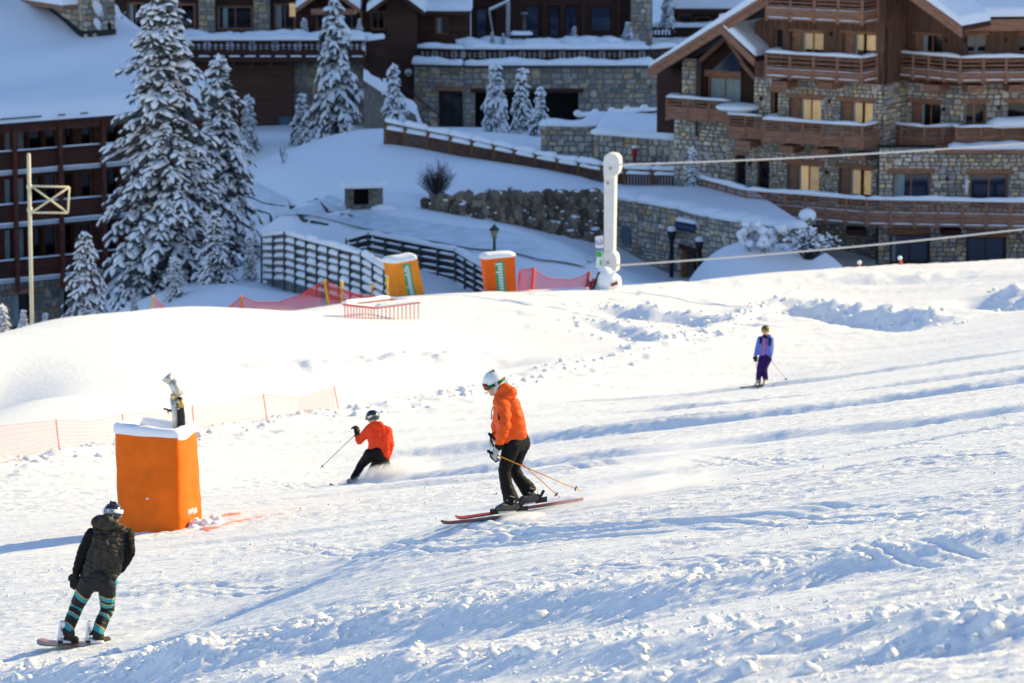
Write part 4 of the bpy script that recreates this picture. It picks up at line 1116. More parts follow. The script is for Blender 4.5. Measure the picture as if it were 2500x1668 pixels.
    el = MB(); el.prism([sd.P(-7,zc+.13,.02), sd.P(-.35,zc+.13,.02), sd.P(-.2,zc+.7,.02), sd.P(-7,zc+.7,.02)], -f.t*.9); el.build('roof_snow', SNOW_CAP, dm)
    f.part('vent', f.uz(266,60,oF)[0]-.1, f.uz(266,60,oF)[0]+.1, f.uz(266,66,oF)[1]-.15, f.uz(266,55,oF)[1], oF, oF+.06, DARK, dm)
    # satellite dishes are separate things
    for i, (px, py, r, lab) in enumerate(((236,22,.36,'upper of two satellite dishes on front of stone dormer'),(285,32,.36,'satellite dish at right corner of stone dormer, seen edge on'),(236,60,.27,'lower smaller satellite dish on front of stone dormer'))):
        u, z = f.uz(px, py, oF+.35); c = f.P(u, z, oF+.35)
        ax = Vector((.78,-.45,.42)).normalized() if i != 1 else Vector((.93,-.2,.3)).normalized()
        q = ax.to_track_quat('Z','Y').to_matrix()
        root = thing('satellite_dish', f.P(u,z-.3,oF+.05), lab, 'satellite dish', 'satellite dishes on the stone dormer')
        m = MB(); P = []
        for k in range(6):
            rr_ = r*k/5+.001; row = []
            for j in range(20):
                an = 2*math.pi*j/20; row.append(c+q@Vector((rr_*math.cos(an), rr_*1.15*math.sin(an), .22*r*(k/5)**2)))
            P.append(row)
        m.grid(P, closed_u=True); m.build('reflector', mat('white_paint',(.75,.76,.78),.5), root)
        m = MB(); tip = c+q@Vector((0, -.1, r*1.15)); m.tube([c+q@Vector((0,-r,.1)), tip], .025, 6); m.ico(tip, .07, 2); m.build('feed_arm', METAL, root)
        m = MB(); m.tube([c-ax*.05, f.P(u, z-.1, oF)], .035, 6); m.build('mount', METAL, root)
apartments()

# ---- bits of houses behind, right of the terrace building
def back_house():
    f = Fac(1600, 60, 226, 0)
    b = thing('rear_house', f.P(2, pix(1700,110,226).z-2), 'house with snowy eave and snow topped balcony behind the chalet gable', 'building')
    zg = pix(1700,300,226).z
    u0, u1 = f.uz(1560,60)[0], f.uz(1860,60)[0]
    zt = f.uz(1700,30)[1]
    hs = [f.rect(1655,34,1690,55), f.rect(1696,42,1738,55)]
    wall('wall', f, b, f.uz(1640,60)[0], u1, zg, zt, hs, WOODD)
    for h in hs: window(f, b, h, 'black', 1, lintel=False, frame=WOOD)
    e = MB(); f.box(e, f.uz(1643,27)[0], u1, zt, zt+.25, -6, 1.0); ro = e.build('roof', WOODD, b, recalc=False)
    s = MB(); s.prism([f.P(f.uz(1643,27)[0],zt+.26,1.1), f.P(f.uz(1643,27)[0],zt+.75,1.0), f.P(f.uz(1643,27)[0],zt+3.2,-7), f.P(f.uz(1643,27)[0],zt+2.6,-7)], f.t*(u1-f.uz(1643,27)[0])); o_ = s.build('roof_snow', SNOW_CAP, ro); bv = o_.modifiers.new('bevel','BEVEL'); bv.width=.15; bv.segments=2
    za = f.uz(1650,66,2)[1]; ua = f.uz(1592,60,2)[0]; ub = f.uz(1760,60,2)[0]
    balustrade(b, f.P(ua,za,2), f.P(ub,za,2), za-f.uz(1650,90,2)[1], WOODD, sp=.2, seed=99, snow=.34)
    zl = f.uz(1650,108,2)[1]; s = MB(); f.box(s, ua-.2, ub, zl-.3, zl, .0, 2.3); s.build('ledge', WOODD, b, recalc=False); s = MB(); snow_strip(s, f.P(ua-.4,zl,2.2), f.P(ub,zl,2.2), .9, .5, 20, 3); s.build('snow_ledge', SNOW_CAP, b)
    w = wall('wall', f, b, ua, ub, zg, zl-.3, [], MORTAR, out=1.9); stones(f, w, ua, ub, f.uz(1650,165)[1], zl-.3, [], .4, 60, 1.9, seed=81, dark=.6)
back_house()

# ---- low garden walls below the terrace building
def low_wall(name, pts_top, hgt, label, seed, size=.34, snow=.35, snow_w=1.1, nobj=120, dark=.8, back=None):
    """pts_top: plan corner points at the same height (world)"""
    root = thing(name, Vector((pts_top[0].x, pts_top[0].y, pts_top[0].z-hgt)), label, 'wall')
    for i, (a, b) in enumerate(zip(pts_top[:-1], pts_top[1:])):
        f = Fac(0,0,10,0); t = Vector((b.x-a.x, b.y-a.y, 0)); L = t.length; t.normalize(); f.t = t; f.n = Vector((t.y, -t.x, 0)); f.O = Vector((a.x,a.y,0))
        m = MB(); f.box(m, 0, L, a.z-hgt, a.z, -.45, 0); w = m.build('wall_core', MORTAR, root, recalc=False)
        stones(f, w, 0, L, a.z-hgt, a.z, [], size, nobj, 0, seed=seed+i, dark=dark)
        if snow:
            s = MB(); snow_strip(s, f.P(-.1, a.z-.01, -.2), f.P(L+.1, a.z-.01, -.2), snow_w, snow, L*3, seed+i); s.build('snow_cap', SNOW_CAP, root)
    return root
za = pix(1400,306,180).z
low_wall('garden_wall', [level_pt(1321,306,za), level_pt(1447,308,za), level_pt(1475,290,za)], 2.2, 'low grey stone wall with thick snow top left of the red hydrant', 91)
zb_ = pix(1500,328,176).z
low_wall('garden_wall', [level_pt(1449,326,zb_), level_pt(1662,342,zb_)], 2.0, 'long low stone wall with snow top behind the red hydrant', 95, nobj=200)
def snow_slab(name, P, th, m=SNOW_CAP):
    mb = MB(); mb.prism(P, (0,0,th)); o = mb.build(name, m); bv = o.modifiers.new('bevel','BEVEL'); bv.width = th*.45; bv.segments = 3; return struct(o)
snow_slab('snow_bank', [level_pt(1449,322,zb_)+Vector((0,-.2,-.6)), level_pt(1664,338,zb_)+Vector((0,-.2,-.6)), level_pt(1690,285,zb_)+Vector((0,0,-.6)), level_pt(1470,290,zb_)+Vector((0,0,-.6))], .95)

# ---- curved street wall with sign, door and lamps
ZW = pix(1508,484,163).z
WPT = [level_pt(*p, ZW) for p in ((1506,483),(1560,491),(1664,509),(1735,528),(1812,541),(1950,557))]
def street_wall():
    root = thing('street_wall', Vector((WPT[0].x, WPT[0].y, ZW-4)), 'long tan rubble stone street wall with snow covered top and doorway', 'wall')
    hgt = 4.6
    for i, (a, b) in enumerate(zip(WPT[:-1], WPT[1:])):
        f = Fac(0,0,10,0); t = Vector((b.x-a.x, b.y-a.y, 0)); L = t.length; t.normalize(); f.t = t; f.n = Vector((t.y,-t.x,0)); f.O = Vector((a.x,a.y,0))
        holes = []
        if i == 1:
            holes = [f.rect(1650,606,1663,760)]
        if i == 2:
            d = f.rect(1664,612,1702,760); holes = [(d[0], d[1], d[2], d[3])]
        if i == 1: holes = []
        w = wall('wall', f, root, 0, L, ZW-hgt, ZW, holes, MORTAR, thick=.6)
        stones(f, w, 0, L, ZW-hgt+.2, ZW, holes, .27, 200, 0, seed=111+i, dark=.85)
        if holes:
            h = holes[0]; dr = f.part('door', (h[0]+h[1])/2, h[1], h[2], h[3], -.4, -.3, mat('plum_door',(.10,.05,.045),.6,var=.2), root); f.part('lintel', h[0]-.1, h[1]+.1, h[3], h[3]+.2, -.1, .08, WOODD, root)
            f.part('door_frame', h[0], h[0]+.1, h[2], h[3], -.2, .03, WOODL, root)
        s = MB(); snow_strip(s, f.P(-.05, ZW-.02, -.25), f.P(L+.05, ZW-.02, -.25), 1.1, .38, L*4, 7+i); s.build('snow_cap', SNOW_CAP, root)
        if i >= 2:
            g = MB(); g.bar(f.P(0.1, ZW-.03, .08), f.P(L-.1, ZW-.03, .08), .06, .05); g.build('metal_edge', METAL if i < 4 else mat('orange_strip',(.75,.25,.05),.5), root, recalc=False)
        if i == 1:
            u0, u1 = f.uz(1650,545,.1)[0], L; 
            bd = MB(); f2 = f; za_, zb2 = f.uz(1676,570,.15)[1], f.uz(1676,541,.15)[1]
        if i == 0:
            u0, u1, z0, z1 = f.rect(1518,556,1540,596,.05); v = f.part('vent_grille', u0, u1, z0, z1, .03, .09, mat('blue_grey_metal',(.10,.15,.19),.5), root)
            for k in range(7): f.part('louvre', u0+.02, u1-.02, z0+(z1-z0)*(k+.3)/7, z0+(z1-z0)*(k+.55)/7, .09, .11, METAL, v)
    # pillar at the right end
    p = level_pt(1964,548,ZW)
    pil = thing('stone_pillar', Vector((p.x,p.y,ZW-3)), 'square stone pillar with rounded snow cap at right end of street wall', 'pillar')
    f = Fac(0,0,10,-31); f.O = Vector((p.x,p.y,0))
    m = MB(); f.box(m, -.27, .27, ZW-3, ZW+.3, -.5, 0); c = m.build('shaft', MORTAR, pil, recalc=False); stones(f, c, -.27, .27, ZW-3, ZW+.3, [], .22, 40, 0, seed=131)
    m = MB(); m.ico(f.P(0,ZW+.33,-.25), .36, 3, scale=(1,1,.8), jit=.02); m.build('snow_cap', SNOW_CAP, pil)
    # sign on brackets
    a, b = WPT[1], WPT[2]; t = Vector((b.x-a.x,b.y-a.y,0)).normalized(); f = Fac(0,0,10,0); f.t = t; f.n = Vector((t.y,-t.x,0)); f.O = Vector((a.x,a.y,0))
    u0, z0 = f.uz(1650,552,.3); u1, z1 = f.uz(1702,556,.3); zt_ = f.uz(1676,543,.3)[1]; zb2 = f.uz(1676,566,.3)[1]
    sg = thing('sign_board', f.P((u0+u1)/2, zb2, .3), 'dark blue sign board with snow on top above the street doorway', 'sign')
    f.part('board', u0, u1, zb2, zt_, .25, .33, mat('navy_sign',(.012,.022,.05),.5), sg)
    for k in range(9): f.part('letter_mark', u0+.1+(u1-u0-.2)*k/9, u0+.1+(u1-u0-.2)*(k+.6)/9, zb2+.12, zb2+.27, .33, .335, mat('faded_letter',(.06,.09,.15),.6), sg)
    s = MB(); snow_strip(s, f.P(u0,zt_,.25), f.P(u1,zt_,.25), .32, .17, 8, 3); s.build('snow_cap', SNOW_CAP, sg)
    for k, (px, py, lab) in enumerate(((1640,565,'taller black lamp post with snow cap left of street doorway'),(1708,590,'black lamp post with snow cap right of street doorway'))):
        p = f.P(*f.uz(px,py,.5), .5); zb3 = pix(px, 700, 160).z-1
        lp = thing('lamp_post', Vector((p.x,p.y,zb3)), lab, 'lamp post', 'lamp posts at the street doorway')
        m = MB(); m.tube([(p.x,p.y,zb3),(p.x,p.y,p.z-.2)], .09, 8); m.build('pole', BLACKM, lp)
        m = MB(); m.tube([(p.x,p.y,p.z-.35),(p.x,p.y,p.z-.25),(p.x,p.y,p.z),(p.x,p.y,p.z+.03)], [.1,.16,.2,.12], 8); m.build('lantern', BLACKM, lp)
        m = MB(); m.ico((p.x,p.y,p.z+.08), .19, 2, jit=.05, scale=(1,1,.75)); m.build('snow_cap', SNOW_CAP, lp)
street_wall()
# the snow covered terrace behind that wall, up to the chalet
tp = [Vector((p.x,p.y,ZW-.55)) for p in WPT]
snow_slab('snow_terrace', tp+[Vector((WPT[-1].x+.2, WPT[-1].y+2.5, ZW-.55)), *[Vector((q.x, q.y, ZW-.55)) for q in (level_pt(1830,452,ZW+.07), level_pt(1660,454,ZW+.07), level_pt(1500,458,ZW+.07))]], .62)
# ------------------------------------------------------------------ snow laden spruces
NEEDLE = mat('spruce_needles', (.034,.042,.034), .85, vscale=3.5, col2=(.13,.14,.15))
BARK = mat('bark', (.075,.05,.035), .9, var=.4, vscale=6, bump=.02, bscale=12)
def pad(mb, c, ax, side, up, a, b, h):
    """small rounded pillow of snow: long axis ax"""
    V = [c-ax*a, c-ax*a*.45-side*b, c-ax*a*.45+side*b, c+ax*a*.45-side*b*.8, c+ax*a*.45+side*b*.8, c+ax*a, c-ax*a*.4+up*h, c+ax*a*.45+up*h*.85]
    mb.add(V, [(0,1,6),(0,6,2),(1,3,7,6),(2,6,7,4),(3,5,7),(4,7,5),(0,2,1),(1,2,4,3),(3,4,5)], 0, True)
def spruce_meshes(key, H, Rb, seed, whorl=.36, tw=.26, snow=1.0, bare=.04, power=.85, droop=1.0):
    rng = random.Random(seed); T, N, S = MB(), MB(), MB()
    lean = rng.uniform(-.02, .02)
    def trunk(z): return Vector((lean*z+.03*math.sin(z*1.1), .02*math.sin(z*.8+1), z))
    tr = H*.016+.03
    T.tube([trunk(H*i/12) for i in range(13)], [tr*(1-i/12*.93) for i in range(13)], 7)
    z = H*bare
    while z < H*.985:
        f = z/H
        nb = max(4, int(rng.uniform(5.2, 7.6)*(1 if f < .75 else .8)))
        a0 = rng.uniform(0, 6.28)
        for k in range(nb):
            az = a0+6.283*k/nb+rng.uniform(-.3, .3)
            L = (Rb*(1-f)**power+.06)*rng.choice((rng.uniform(.72,1.06), rng.uniform(.9,1.22), rng.uniform(.42,.85)))
            bs = rng.choice((1.3, 1.1, 1.1, .9, .55))*snow; bw = rng.uniform(.8, 1.45)
            if f < .12: L *= .72+.28*f/.12
            d = Vector((math.cos(az), math.sin(az), 0)); side = Vector((-d.y, d.x, 0))
            e0 = (.45*f-.10)*1.0; sag = (.34+.30*(1-f))*droop
            base = trunk(z+rng.uniform(-.1, .1))
            def pt(s): return base+d*(L*s)+Vector((0,0, L*(e0*s-sag*s*s+.13*max(0, s-.75))))
            n = max(2, int(L/tw)+1)
            T.tube([pt(0), pt(.5), pt(.97)], [tr*.22+.006, .014, .006], 3, cap=False)
            for i in range(n+1):
                s = .14+.86*i/n; p = pt(s); tang = (pt(min(1, s+.06))-pt(s-.06)).normalized(); up = Vector((0,0,1))
                last = i == n
                if i % 2 == 0 and rng.random() < bs*.8:
                    sq = tang.cross(up).normalized(); pad(S, p+Vector((0,0,.03)), tang, sq, sq.cross(tang), tw*rng.uniform(.55,1.0), tw*rng.uniform(.22,.42), tw*rng.uniform(.18,.34))
                for sg in ((-1, 1) if not last else (0,)):
                    if not last and rng.random() < .16: continue
                    tl = (tw*1.35*(1.1-.62*s)+.05)*rng.uniform(.5, 1.5)*bw*(1 if L > .5 else .75)
                    dr = (tang*(.75 if not last else 1)+side*sg*rng.uniform(.35,1.2)+Vector((0,0,-.34*droop*rng.uniform(.1,1.9)))).normalized()
                    sd = dr.cross(up).normalized(); uu = sd.cross(dr).normalized()
                    tip = p+dr*tl
                    w = tl*.34
                    # hanging needles
                    hang = Vector((0,0,-1))
                    N.add([p-sd*w*.3, p+sd*w*.3, tip+hang*tl*.18, p+dr*tl*.55-sd*w+hang*tl*.32, p+dr*tl*.55+sd*w+hang*tl*.32],
                          [(0,3,2),(1,2,4),(0,2,1)])
                    for q in range(2):
                        g = p+dr*tl*rng.uniform(.15,.85); hl = tl*rng.uniform(.35,.75)
                        N.add([g-sd*w*.35, g+dr*w*.5, g+hang*hl+sd*rng.uniform(-.3,.3)*w+dr*w*.2], [(0,1,2)])
                        N.add([g+sd*w*.45, g-dr*w*.3, g+hang*hl*.8+sd*w*.5], [(0,1,2)])
                    if rng.random() < bs*.9:
                        pad(S, p+dr*tl*.52+uu*.012, dr, sd, uu, tl*rng.uniform(.40,.68), w*rng.uniform(.40,1.05), tl*rng.uniform(.14,.36)*snow)
        z += whorl*(1-.45*f)*rng.uniform(.8, 1.2)*(H/11)**.35
    S.ico(trunk(H*.99), .05+H*.006, 1, scale=(1,1,2.2))
    out = []
    for nm, mb, m in (('trunk', T, BARK), ('crown', N, NEEDLE), ('snow_load', S, SNOW_TREE)):
        o = mb.build(nm, m, recalc=False); out.append(o.data); bpy.data.objects.remove(o)
    return out
SPR = {}
SPR['big'] = spruce_meshes('big', 11.8, 2.55, 11, whorl=.30, tw=.27, power=.62)
SPR['tall'] = spruce_meshes('tall', 8.4, 1.7, 12, whorl=.32, tw=.25, power=.7)
SPR['med'] = spruce_meshes('med', 7.6, 1.9, 13, whorl=.62, tw=.30, snow=1.25, power=.8, droop=1.35)
SPR['sm1'] = spruce_meshes('sm1', 3.2, 1.05, 14, whorl=.30, tw=.17, snow=1.2, droop=1.1)
SPR['sm2'] = spruce_meshes('sm2', 3.2, .80, 15, whorl=.34, tw=.17, snow=1.6, droop=1.7)
SPR['sm3'] = spruce_meshes('sm3', 3.2, .72, 16, whorl=.44, tw=.18, snow=1.4, droop=1.5)
SPR['sm4'] = spruce_meshes('sm4', 2.2, .6, 17, whorl=.26, tw=.13, snow=1.4, droop=1.2)
def plant_tree(key, base, H, rot, label, group, wide=1.0, name='spruce_tree', cat='tree', H0=None):
    h0 = {'big':11.8,'tall':8.4,'med':7.6,'sm1':3.2,'sm2':3.2,'sm3':3.2,'sm4':2.2}[key]
    r = thing(name, base, label, cat, group); s = H/h0; r.scale = (s*wide, s*wide, s); r.rotation_euler = (0,0,rot)
    for nm, me in zip(('trunk','crown','snow_load'), SPR[key]):
        o = bpy.data.objects.new(nm, me); COL.objects.link(o); o.parent = r
        if nm == 'crown' or nm == 'snow_load': o['kind'] = 'stuff'
    return r
def tree_px(key, px, ytop, ybase, d, rot, label, group='snow laden spruces', wide=1.0):
    b = pix(px, ybase, d); t = pix(px, ytop, d); return plant_tree(key, b, (t.z-b.z)/1.0, rot, label, group, wide)
tree_px('big', 408, -38, 712, 150, .3, 'tallest snow laden spruce, full height of the village, beside the apartment block', wide=1.14)
tree_px('tall', 541, 128, 655, 155, 1.1, 'second tall spruce close behind the tallest one on its right', wide=1.05)
tree_px('sm1', 527, 516, 690, 146.5, 2.0, 'small spruce at foot of the tall spruces beside the grey slat wall', wide=.95)
tree_px('sm4', 427, 626, 722, 144, .5, 'smallest spruce standing against the trunk of the tallest spruce', wide=1.2)
tree_px('sm1', 213, 566, 790, 141, .9, 'broad young spruce in front of the apartment block near the steel pole')
tree_px('sm4', 8, 742, 835, 136, 1.9, 'tiny snowy spruce at the far left edge behind the mound', wide=1.2)
tree_px('sm2', 58, 756, 830, 138, 1.4, 'tiny spruce close beside the foot of the steel pole', wide=1.1)
tree_px('sm2', 112, 764, 820, 139, 2.2, 'tiny rounded spruce between steel pole and young spruce', wide=1.3)
tree_px('med', 822, -20, 368, 192, .4, 'lone layered spruce with heavy snow plates before the hotel terrace', wide=.95)
tree_px('sm4', 608, 232, 350, 197, .8, 'narrow small spruce against dark brown hotel wall, left', wide=.8)
tree_px('sm3', 736, 228, 345, 197, 2.4, 'small spruce beside the blue grey door of the hotel', wide=1.1)
tree_px('sm3', 962, 156, 322, 190, .2, 'small spruce at the corner of wooden fence and steps', wide=1.0)
tree_px('sm2', 1207, 156, 330, 191, .7, 'leftmost and fullest of three small spruces before the garage', wide=1.0)
tree_px('sm3', 1275, 166, 335, 189, 1.9, 'middle one of three small spruces before the garage', wide=.95)
tree_px('sm3', 1318, 212, 338, 187, 3.0, 'shortest, rightmost of three small spruces before the garage', wide=1.05)
tree_px('sm4', 1690, 358, 474, 166.5, .6, 'slim frosted spruce left of the long chalet terrace', wide=.75)
tree_px('sm2', 1628, -40, 55, 223, .6, 'frosted spruce on upper ledge behind the chalet gable', wide=.9)
tree_px('sm2', 1532, 54, 110, 212, 1.1, 'snow bundled conifer on the stone building terrace, right end', 'conifers on the terrace', wide=1.4)
tree_px('sm3', 1402, 64, 112, 211, .1, 'small conifer in middle of the stone building terrace', 'conifers on the terrace', wide=1.2)
tree_px('sm4', 742, 44, 84, 205.5, .1, 'small twiggy conifer on the hotel terrace left of lone spruce', 'conifers on the terrace', wide=1.3)
tree_px('sm2', 878, 46, 84, 205.5, 2.1, 'small snowy conifer on the hotel terrace right of lone spruce', 'conifers on the terrace', wide=1.2)
tree_px('sm2', 1202, 78, 108, 209, 2.1, 'tiny snowy conifer under the bare umbrella frame', 'conifers on the terrace', wide=1.2)
tree_px('sm2', 1228, 82, 108, 209, 1.1, 'tiny snowy conifer right of the bare umbrella frame foot', 'conifers on the terrace', wide=1.5)
tree_px('sm2', 612, 575, 672, 147.5, 2.6, 'small snowy fir between slat wall and tall spruces', wide=1.0)
tree_px('sm2', 328, 716, 770, 143, 1.6, 'snow plastered stub of fir on slope right of young spruce', wide=1.1)

# ------------------------------------------------------------------ shrubs
TWIG = mat('bare_twigs', (.06,.045,.045), .9)
def shrub(name, base, R0, Hh, n, seed, label, snow=0.0, group=None, m=None, upright=.5):
    rng = random.Random(seed); r = thing(name, base, label, 'shrub', group); T, S = MB(), MB()
    for i in range(n):
        az = rng.uniform(0, 6.28); sp = rng.uniform(.1, 1); h = Hh*rng.uniform(.55, 1.05)*(1-.35*sp)
        d = Vector((math.cos(az), math.sin(az)*.8, 0))*R0*sp
        p0 = base+d*.12; p1 = base+d*.55+Vector((0,0,h*.55)); p2 = base+d+Vector((0,0,h))
        T.tube([p0, p1, p2], [.014,.010,.005], 3, cap=False)
        for k in range(4):
            a = p0.lerp(p2, rng.uniform(.35,.9)); e = a+Vector((rng.uniform(-.3,.3)*R0, rng.uniform(-.3,.3)*R0, rng.uniform(.05,.3)*Hh)); T.tube([a, e], [.007,.004], 3, cap=False)
            if rng.random() < snow: S.ico(e, rng.uniform(.02,.06), 1, scale=(1.4,1.4,.8), rng=rng)
        if rng.random() < snow: S.ico(p2, rng.uniform(.04,.09), 1, scale=(1.3,1.3,.8), rng=rng)
    T.build('twigs', m or TWIG, r, recalc=False)
    if S.v: stuff(S.build('snow_load', SNOW_TREE, r, recalc=False))
    return r
g_ = hit(1066, 485)
shrub('bare_bush', g_, .95, 1.7, 130, 1, 'dark leafless bush above the left end of the boulder wall')
shrub('bare_bush', hit(692, 398), .25, 1.0, 10, 2, 'few thin bare twigs poking from snow slope below lone spruce')
shrub('bare_bush', hit(1195, 482), .3, .45, 12, 3, 'small bare tuft above the middle of the boulder wall')
shrub('bare_bush', hit(1243, 478), .3, .5, 12, 4, 'small bare tuft above the right part of boulder wall')
# snow mound with evergreen bush before the chalet
def mound():
    mb = MB(); c = pix(1885, 690, 153.5); P = []
    for i in range(15):
        row = []
        for j in range(41):
            a = i/14; an = 2*math.pi*j/40
            rx, ry = 3.5*a, 2.2*a
            z = 1.75*(1-a**3.2)+(.25*math.sin(3*an+1)*a*(1-a)+.18*math.sin(5*an)*a*(1-a))
            x = rx*math.cos(an)
            z *= 1.0-.10*math.cos(an)*a
            row.append(c+Vector((x, ry*math.sin(an), z-.2)))
        P.append(row)
    mb.grid(P); o = mb.build('snow_mound', SNOW); struct(o)
    return c
mc = mound()
def evergreen(name, base, n, R0, Hh, seed, label):
    rng = random.Random(seed); r = thing(name, base, label, 'shrub'); L, S = MB(), MB()
    for i in range(n):
        az = rng.uniform(0, 6.28); p = base+Vector((math.cos(az)*R0*rng.random()**.6, math.sin(az)*R0*.6*rng.random(), Hh*rng.uniform(.15,1)))
        for k in range(22):
            d = Vector((rng.gauss(0,1), rng.gauss(0,1), rng.gauss(-.2,.7))).normalized(); q = p+d*rng.uniform(.05,.22); s = d.cross(Vector((0,0,1))).normalized()*.03
            L.add([q-s, q+s, q+d*.13], [(0,1,2)])
        S.ico(p+Vector((0,0,.14)), rng.uniform(.13,.24), 2, jit=.12, scale=(1,1,.85), rng=rng)
    stuff(L.build('leaves', NEEDLE, r, recalc=False)); stuff(S.build('snow_load', SNOW_TREE, r, recalc=False))
evergreen('evergreen_bush', pix(1855, 612, 152), 34, 1.0, 1.0, 5, 'evergreen bush weighed down with snow clumps on the mound before the chalet')
shrub('frosted_bush', pix(1975, 634, 151.5), 1.25, 1.25, 120, 6, 'frosted twiggy bush right of the evergreen bush on the mound', snow=.6)
# ------------------------------------------------------------------ walls, fences and things along the brow
STEEL = mat('dark_steel', (.05,.065,.075), .55, metal=.2, var=.2)
SLAT = mat('weathered_slat', (.20,.205,.21), .8, var=.4, vscale=4, bump=.006, bscale=12)
RED = mat('red_plastic', (.62,.05,.035), .5); PINKNET = mat('red_net', (.62,.07,.06), .7)
YELLOW = mat('yellow_plastic', (.72,.47,.03), .5); ORANGEP = mat('orange_plastic', (.80,.22,.03), .5)
WHITE = mat('white_paint', (.75,.76,.78), .5); GREEN = mat('green_paint', (.03,.30,.10), .5)
SLATD = mat('dark_slat', (.035,.038,.04), .8, var=.3)
def slat_wall(name, P, label, rows, snow_on, post_n, seed, dark=False):
    """P: list of (px, ytop, ybot, d) corner stations"""
    rng = random.Random(seed)
    st = [(pix(p[0], p[1], p[3]), pix(p[0], p[2], p[3])) for p in P]
    r = thing(name, st[0][1], label, 'retaining wall', 'grey slat retaining walls')
    for si, ((t0, b0), (t1, b1)) in enumerate(zip(st[:-1], st[1:])):
        nb = post_n[si]; dv = Vector((t1.x-t0.x, t1.y-t0.y, 0)).normalized(); nr = Vector((dv.y, -dv.x, 0))
        for k in range(nb+1 if si == len(st)-2 else nb):
            f = k/nb; a = t0.lerp(t1, f)+nr*.09; b = b0.lerp(b1, f)+nr*.09
            m = MB(); m.bar(b+Vector((0,0,-.4)), a+Vector((0,0,.02)), .08, .08); m.build('post', STEEL, r, recalc=False)
        for k in range(rows):
            g = (k+.62)/rows
            for j in range(nb):
                a = t0.lerp(t1, j/nb).lerp(b0.lerp(b1, j/nb), 1-g); b = t0.lerp(t1, (j+1)/nb).lerp(b0.lerp(b1, (j+1)/nb), 1-g)
                a2 = a.lerp(b, .04); b2 = a.lerp(b, .96); hh = (t0.z-b0.z)/rows
                m = MB(); m.bar(a2+Vector((0,0,0)), b2, .07, hh*(.5 if dark else .36)); sl = m.build('slat', SLATD if dark else SLAT, r, recalc=False)
                s = MB(); snow_strip(s, a2+Vector((0,0,hh*(.255 if dark else .18)))+nr*.03, b2+Vector((0,0,hh*(.255 if dark else .18)))+nr*.03, .2 if snow_on else .12, hh*(.72 if snow_on else .34)*rng.uniform(.75,1.1), 5, seed+k*7+j); s.build('snow_ledge', SNOW_CAP, r)
        s = MB(); snow_strip(s, t0+Vector((0,0,-.08)), t1+Vector((0,0,-.08)), .34, .2, 20, seed+si); s.build('snow_cap', SNOW_CAP, r)
        bk = MB(); bk.add([t0-nr*.16+Vector((0,0,-.15)), t1-nr*.16+Vector((0,0,-.15)), b1-nr*.16+Vector((0,0,-.5)), b0-nr*.16+Vector((0,0,-.5))], [(0,1,2,3)]); bk.build('backing', SLATD if dark else mat('backing_grey',(.26,.27,.28),.9), r, recalc=False)
    return r
slat_wall('slat_wall', [(643,572,692,147),(699,566,697,146),(887,616,757,142),(972,668,800,138.5)], 'nearer grey slat wall with snow filled bays left of the leaning banner', 7, True, (2, 7, 3), 5)
slat_wall('slat_wall', [(848,582,668,152.5),(903,566,668,152),(1117,608,706,146.5),(1188,650,742,143)], 'rear dark slat wall with snow lined gaps between the two banners', 6, False, (2, 5, 3), 9, True)

# ---- street lamp
def street_lamp():
    b = pix(1207, 640, 148); t = pix(1207, 552, 148)
    r = thing('street_lamp', b, 'single green lantern street lamp behind the upright orange banner', 'street lamp')
    G = mat('lamp_green', (.02,.05,.045), .5)
    m = MB(); m.tube([b, Vector((b.x,b.y,t.z-.45))], [.07,.05], 8); m.build('pole', G, r)
    m = MB(); z = t.z-.45
    m.tube([(b.x,b.y,z),(b.x,b.y,z+.06)], [.06,.11], 6); m.build('collar', G, r)
    m = MB(); m.tube([(b.x,b.y,z+.06),(b.x,b.y,z+.32)], [.10,.19], 6, smooth=False); m.build('lantern', mat('lamp_glass',(.30,.28,.16),.3,var=.2), r)
    m = MB(); m.tube([(b.x,b.y,z+.32),(b.x,b.y,z+.36),(b.x,b.y,z+.50),(b.x,b.y,z+.56)], [.23,.21,.06,.02], 6, smooth=False); m.build('hood', G, r)
street_lamp()

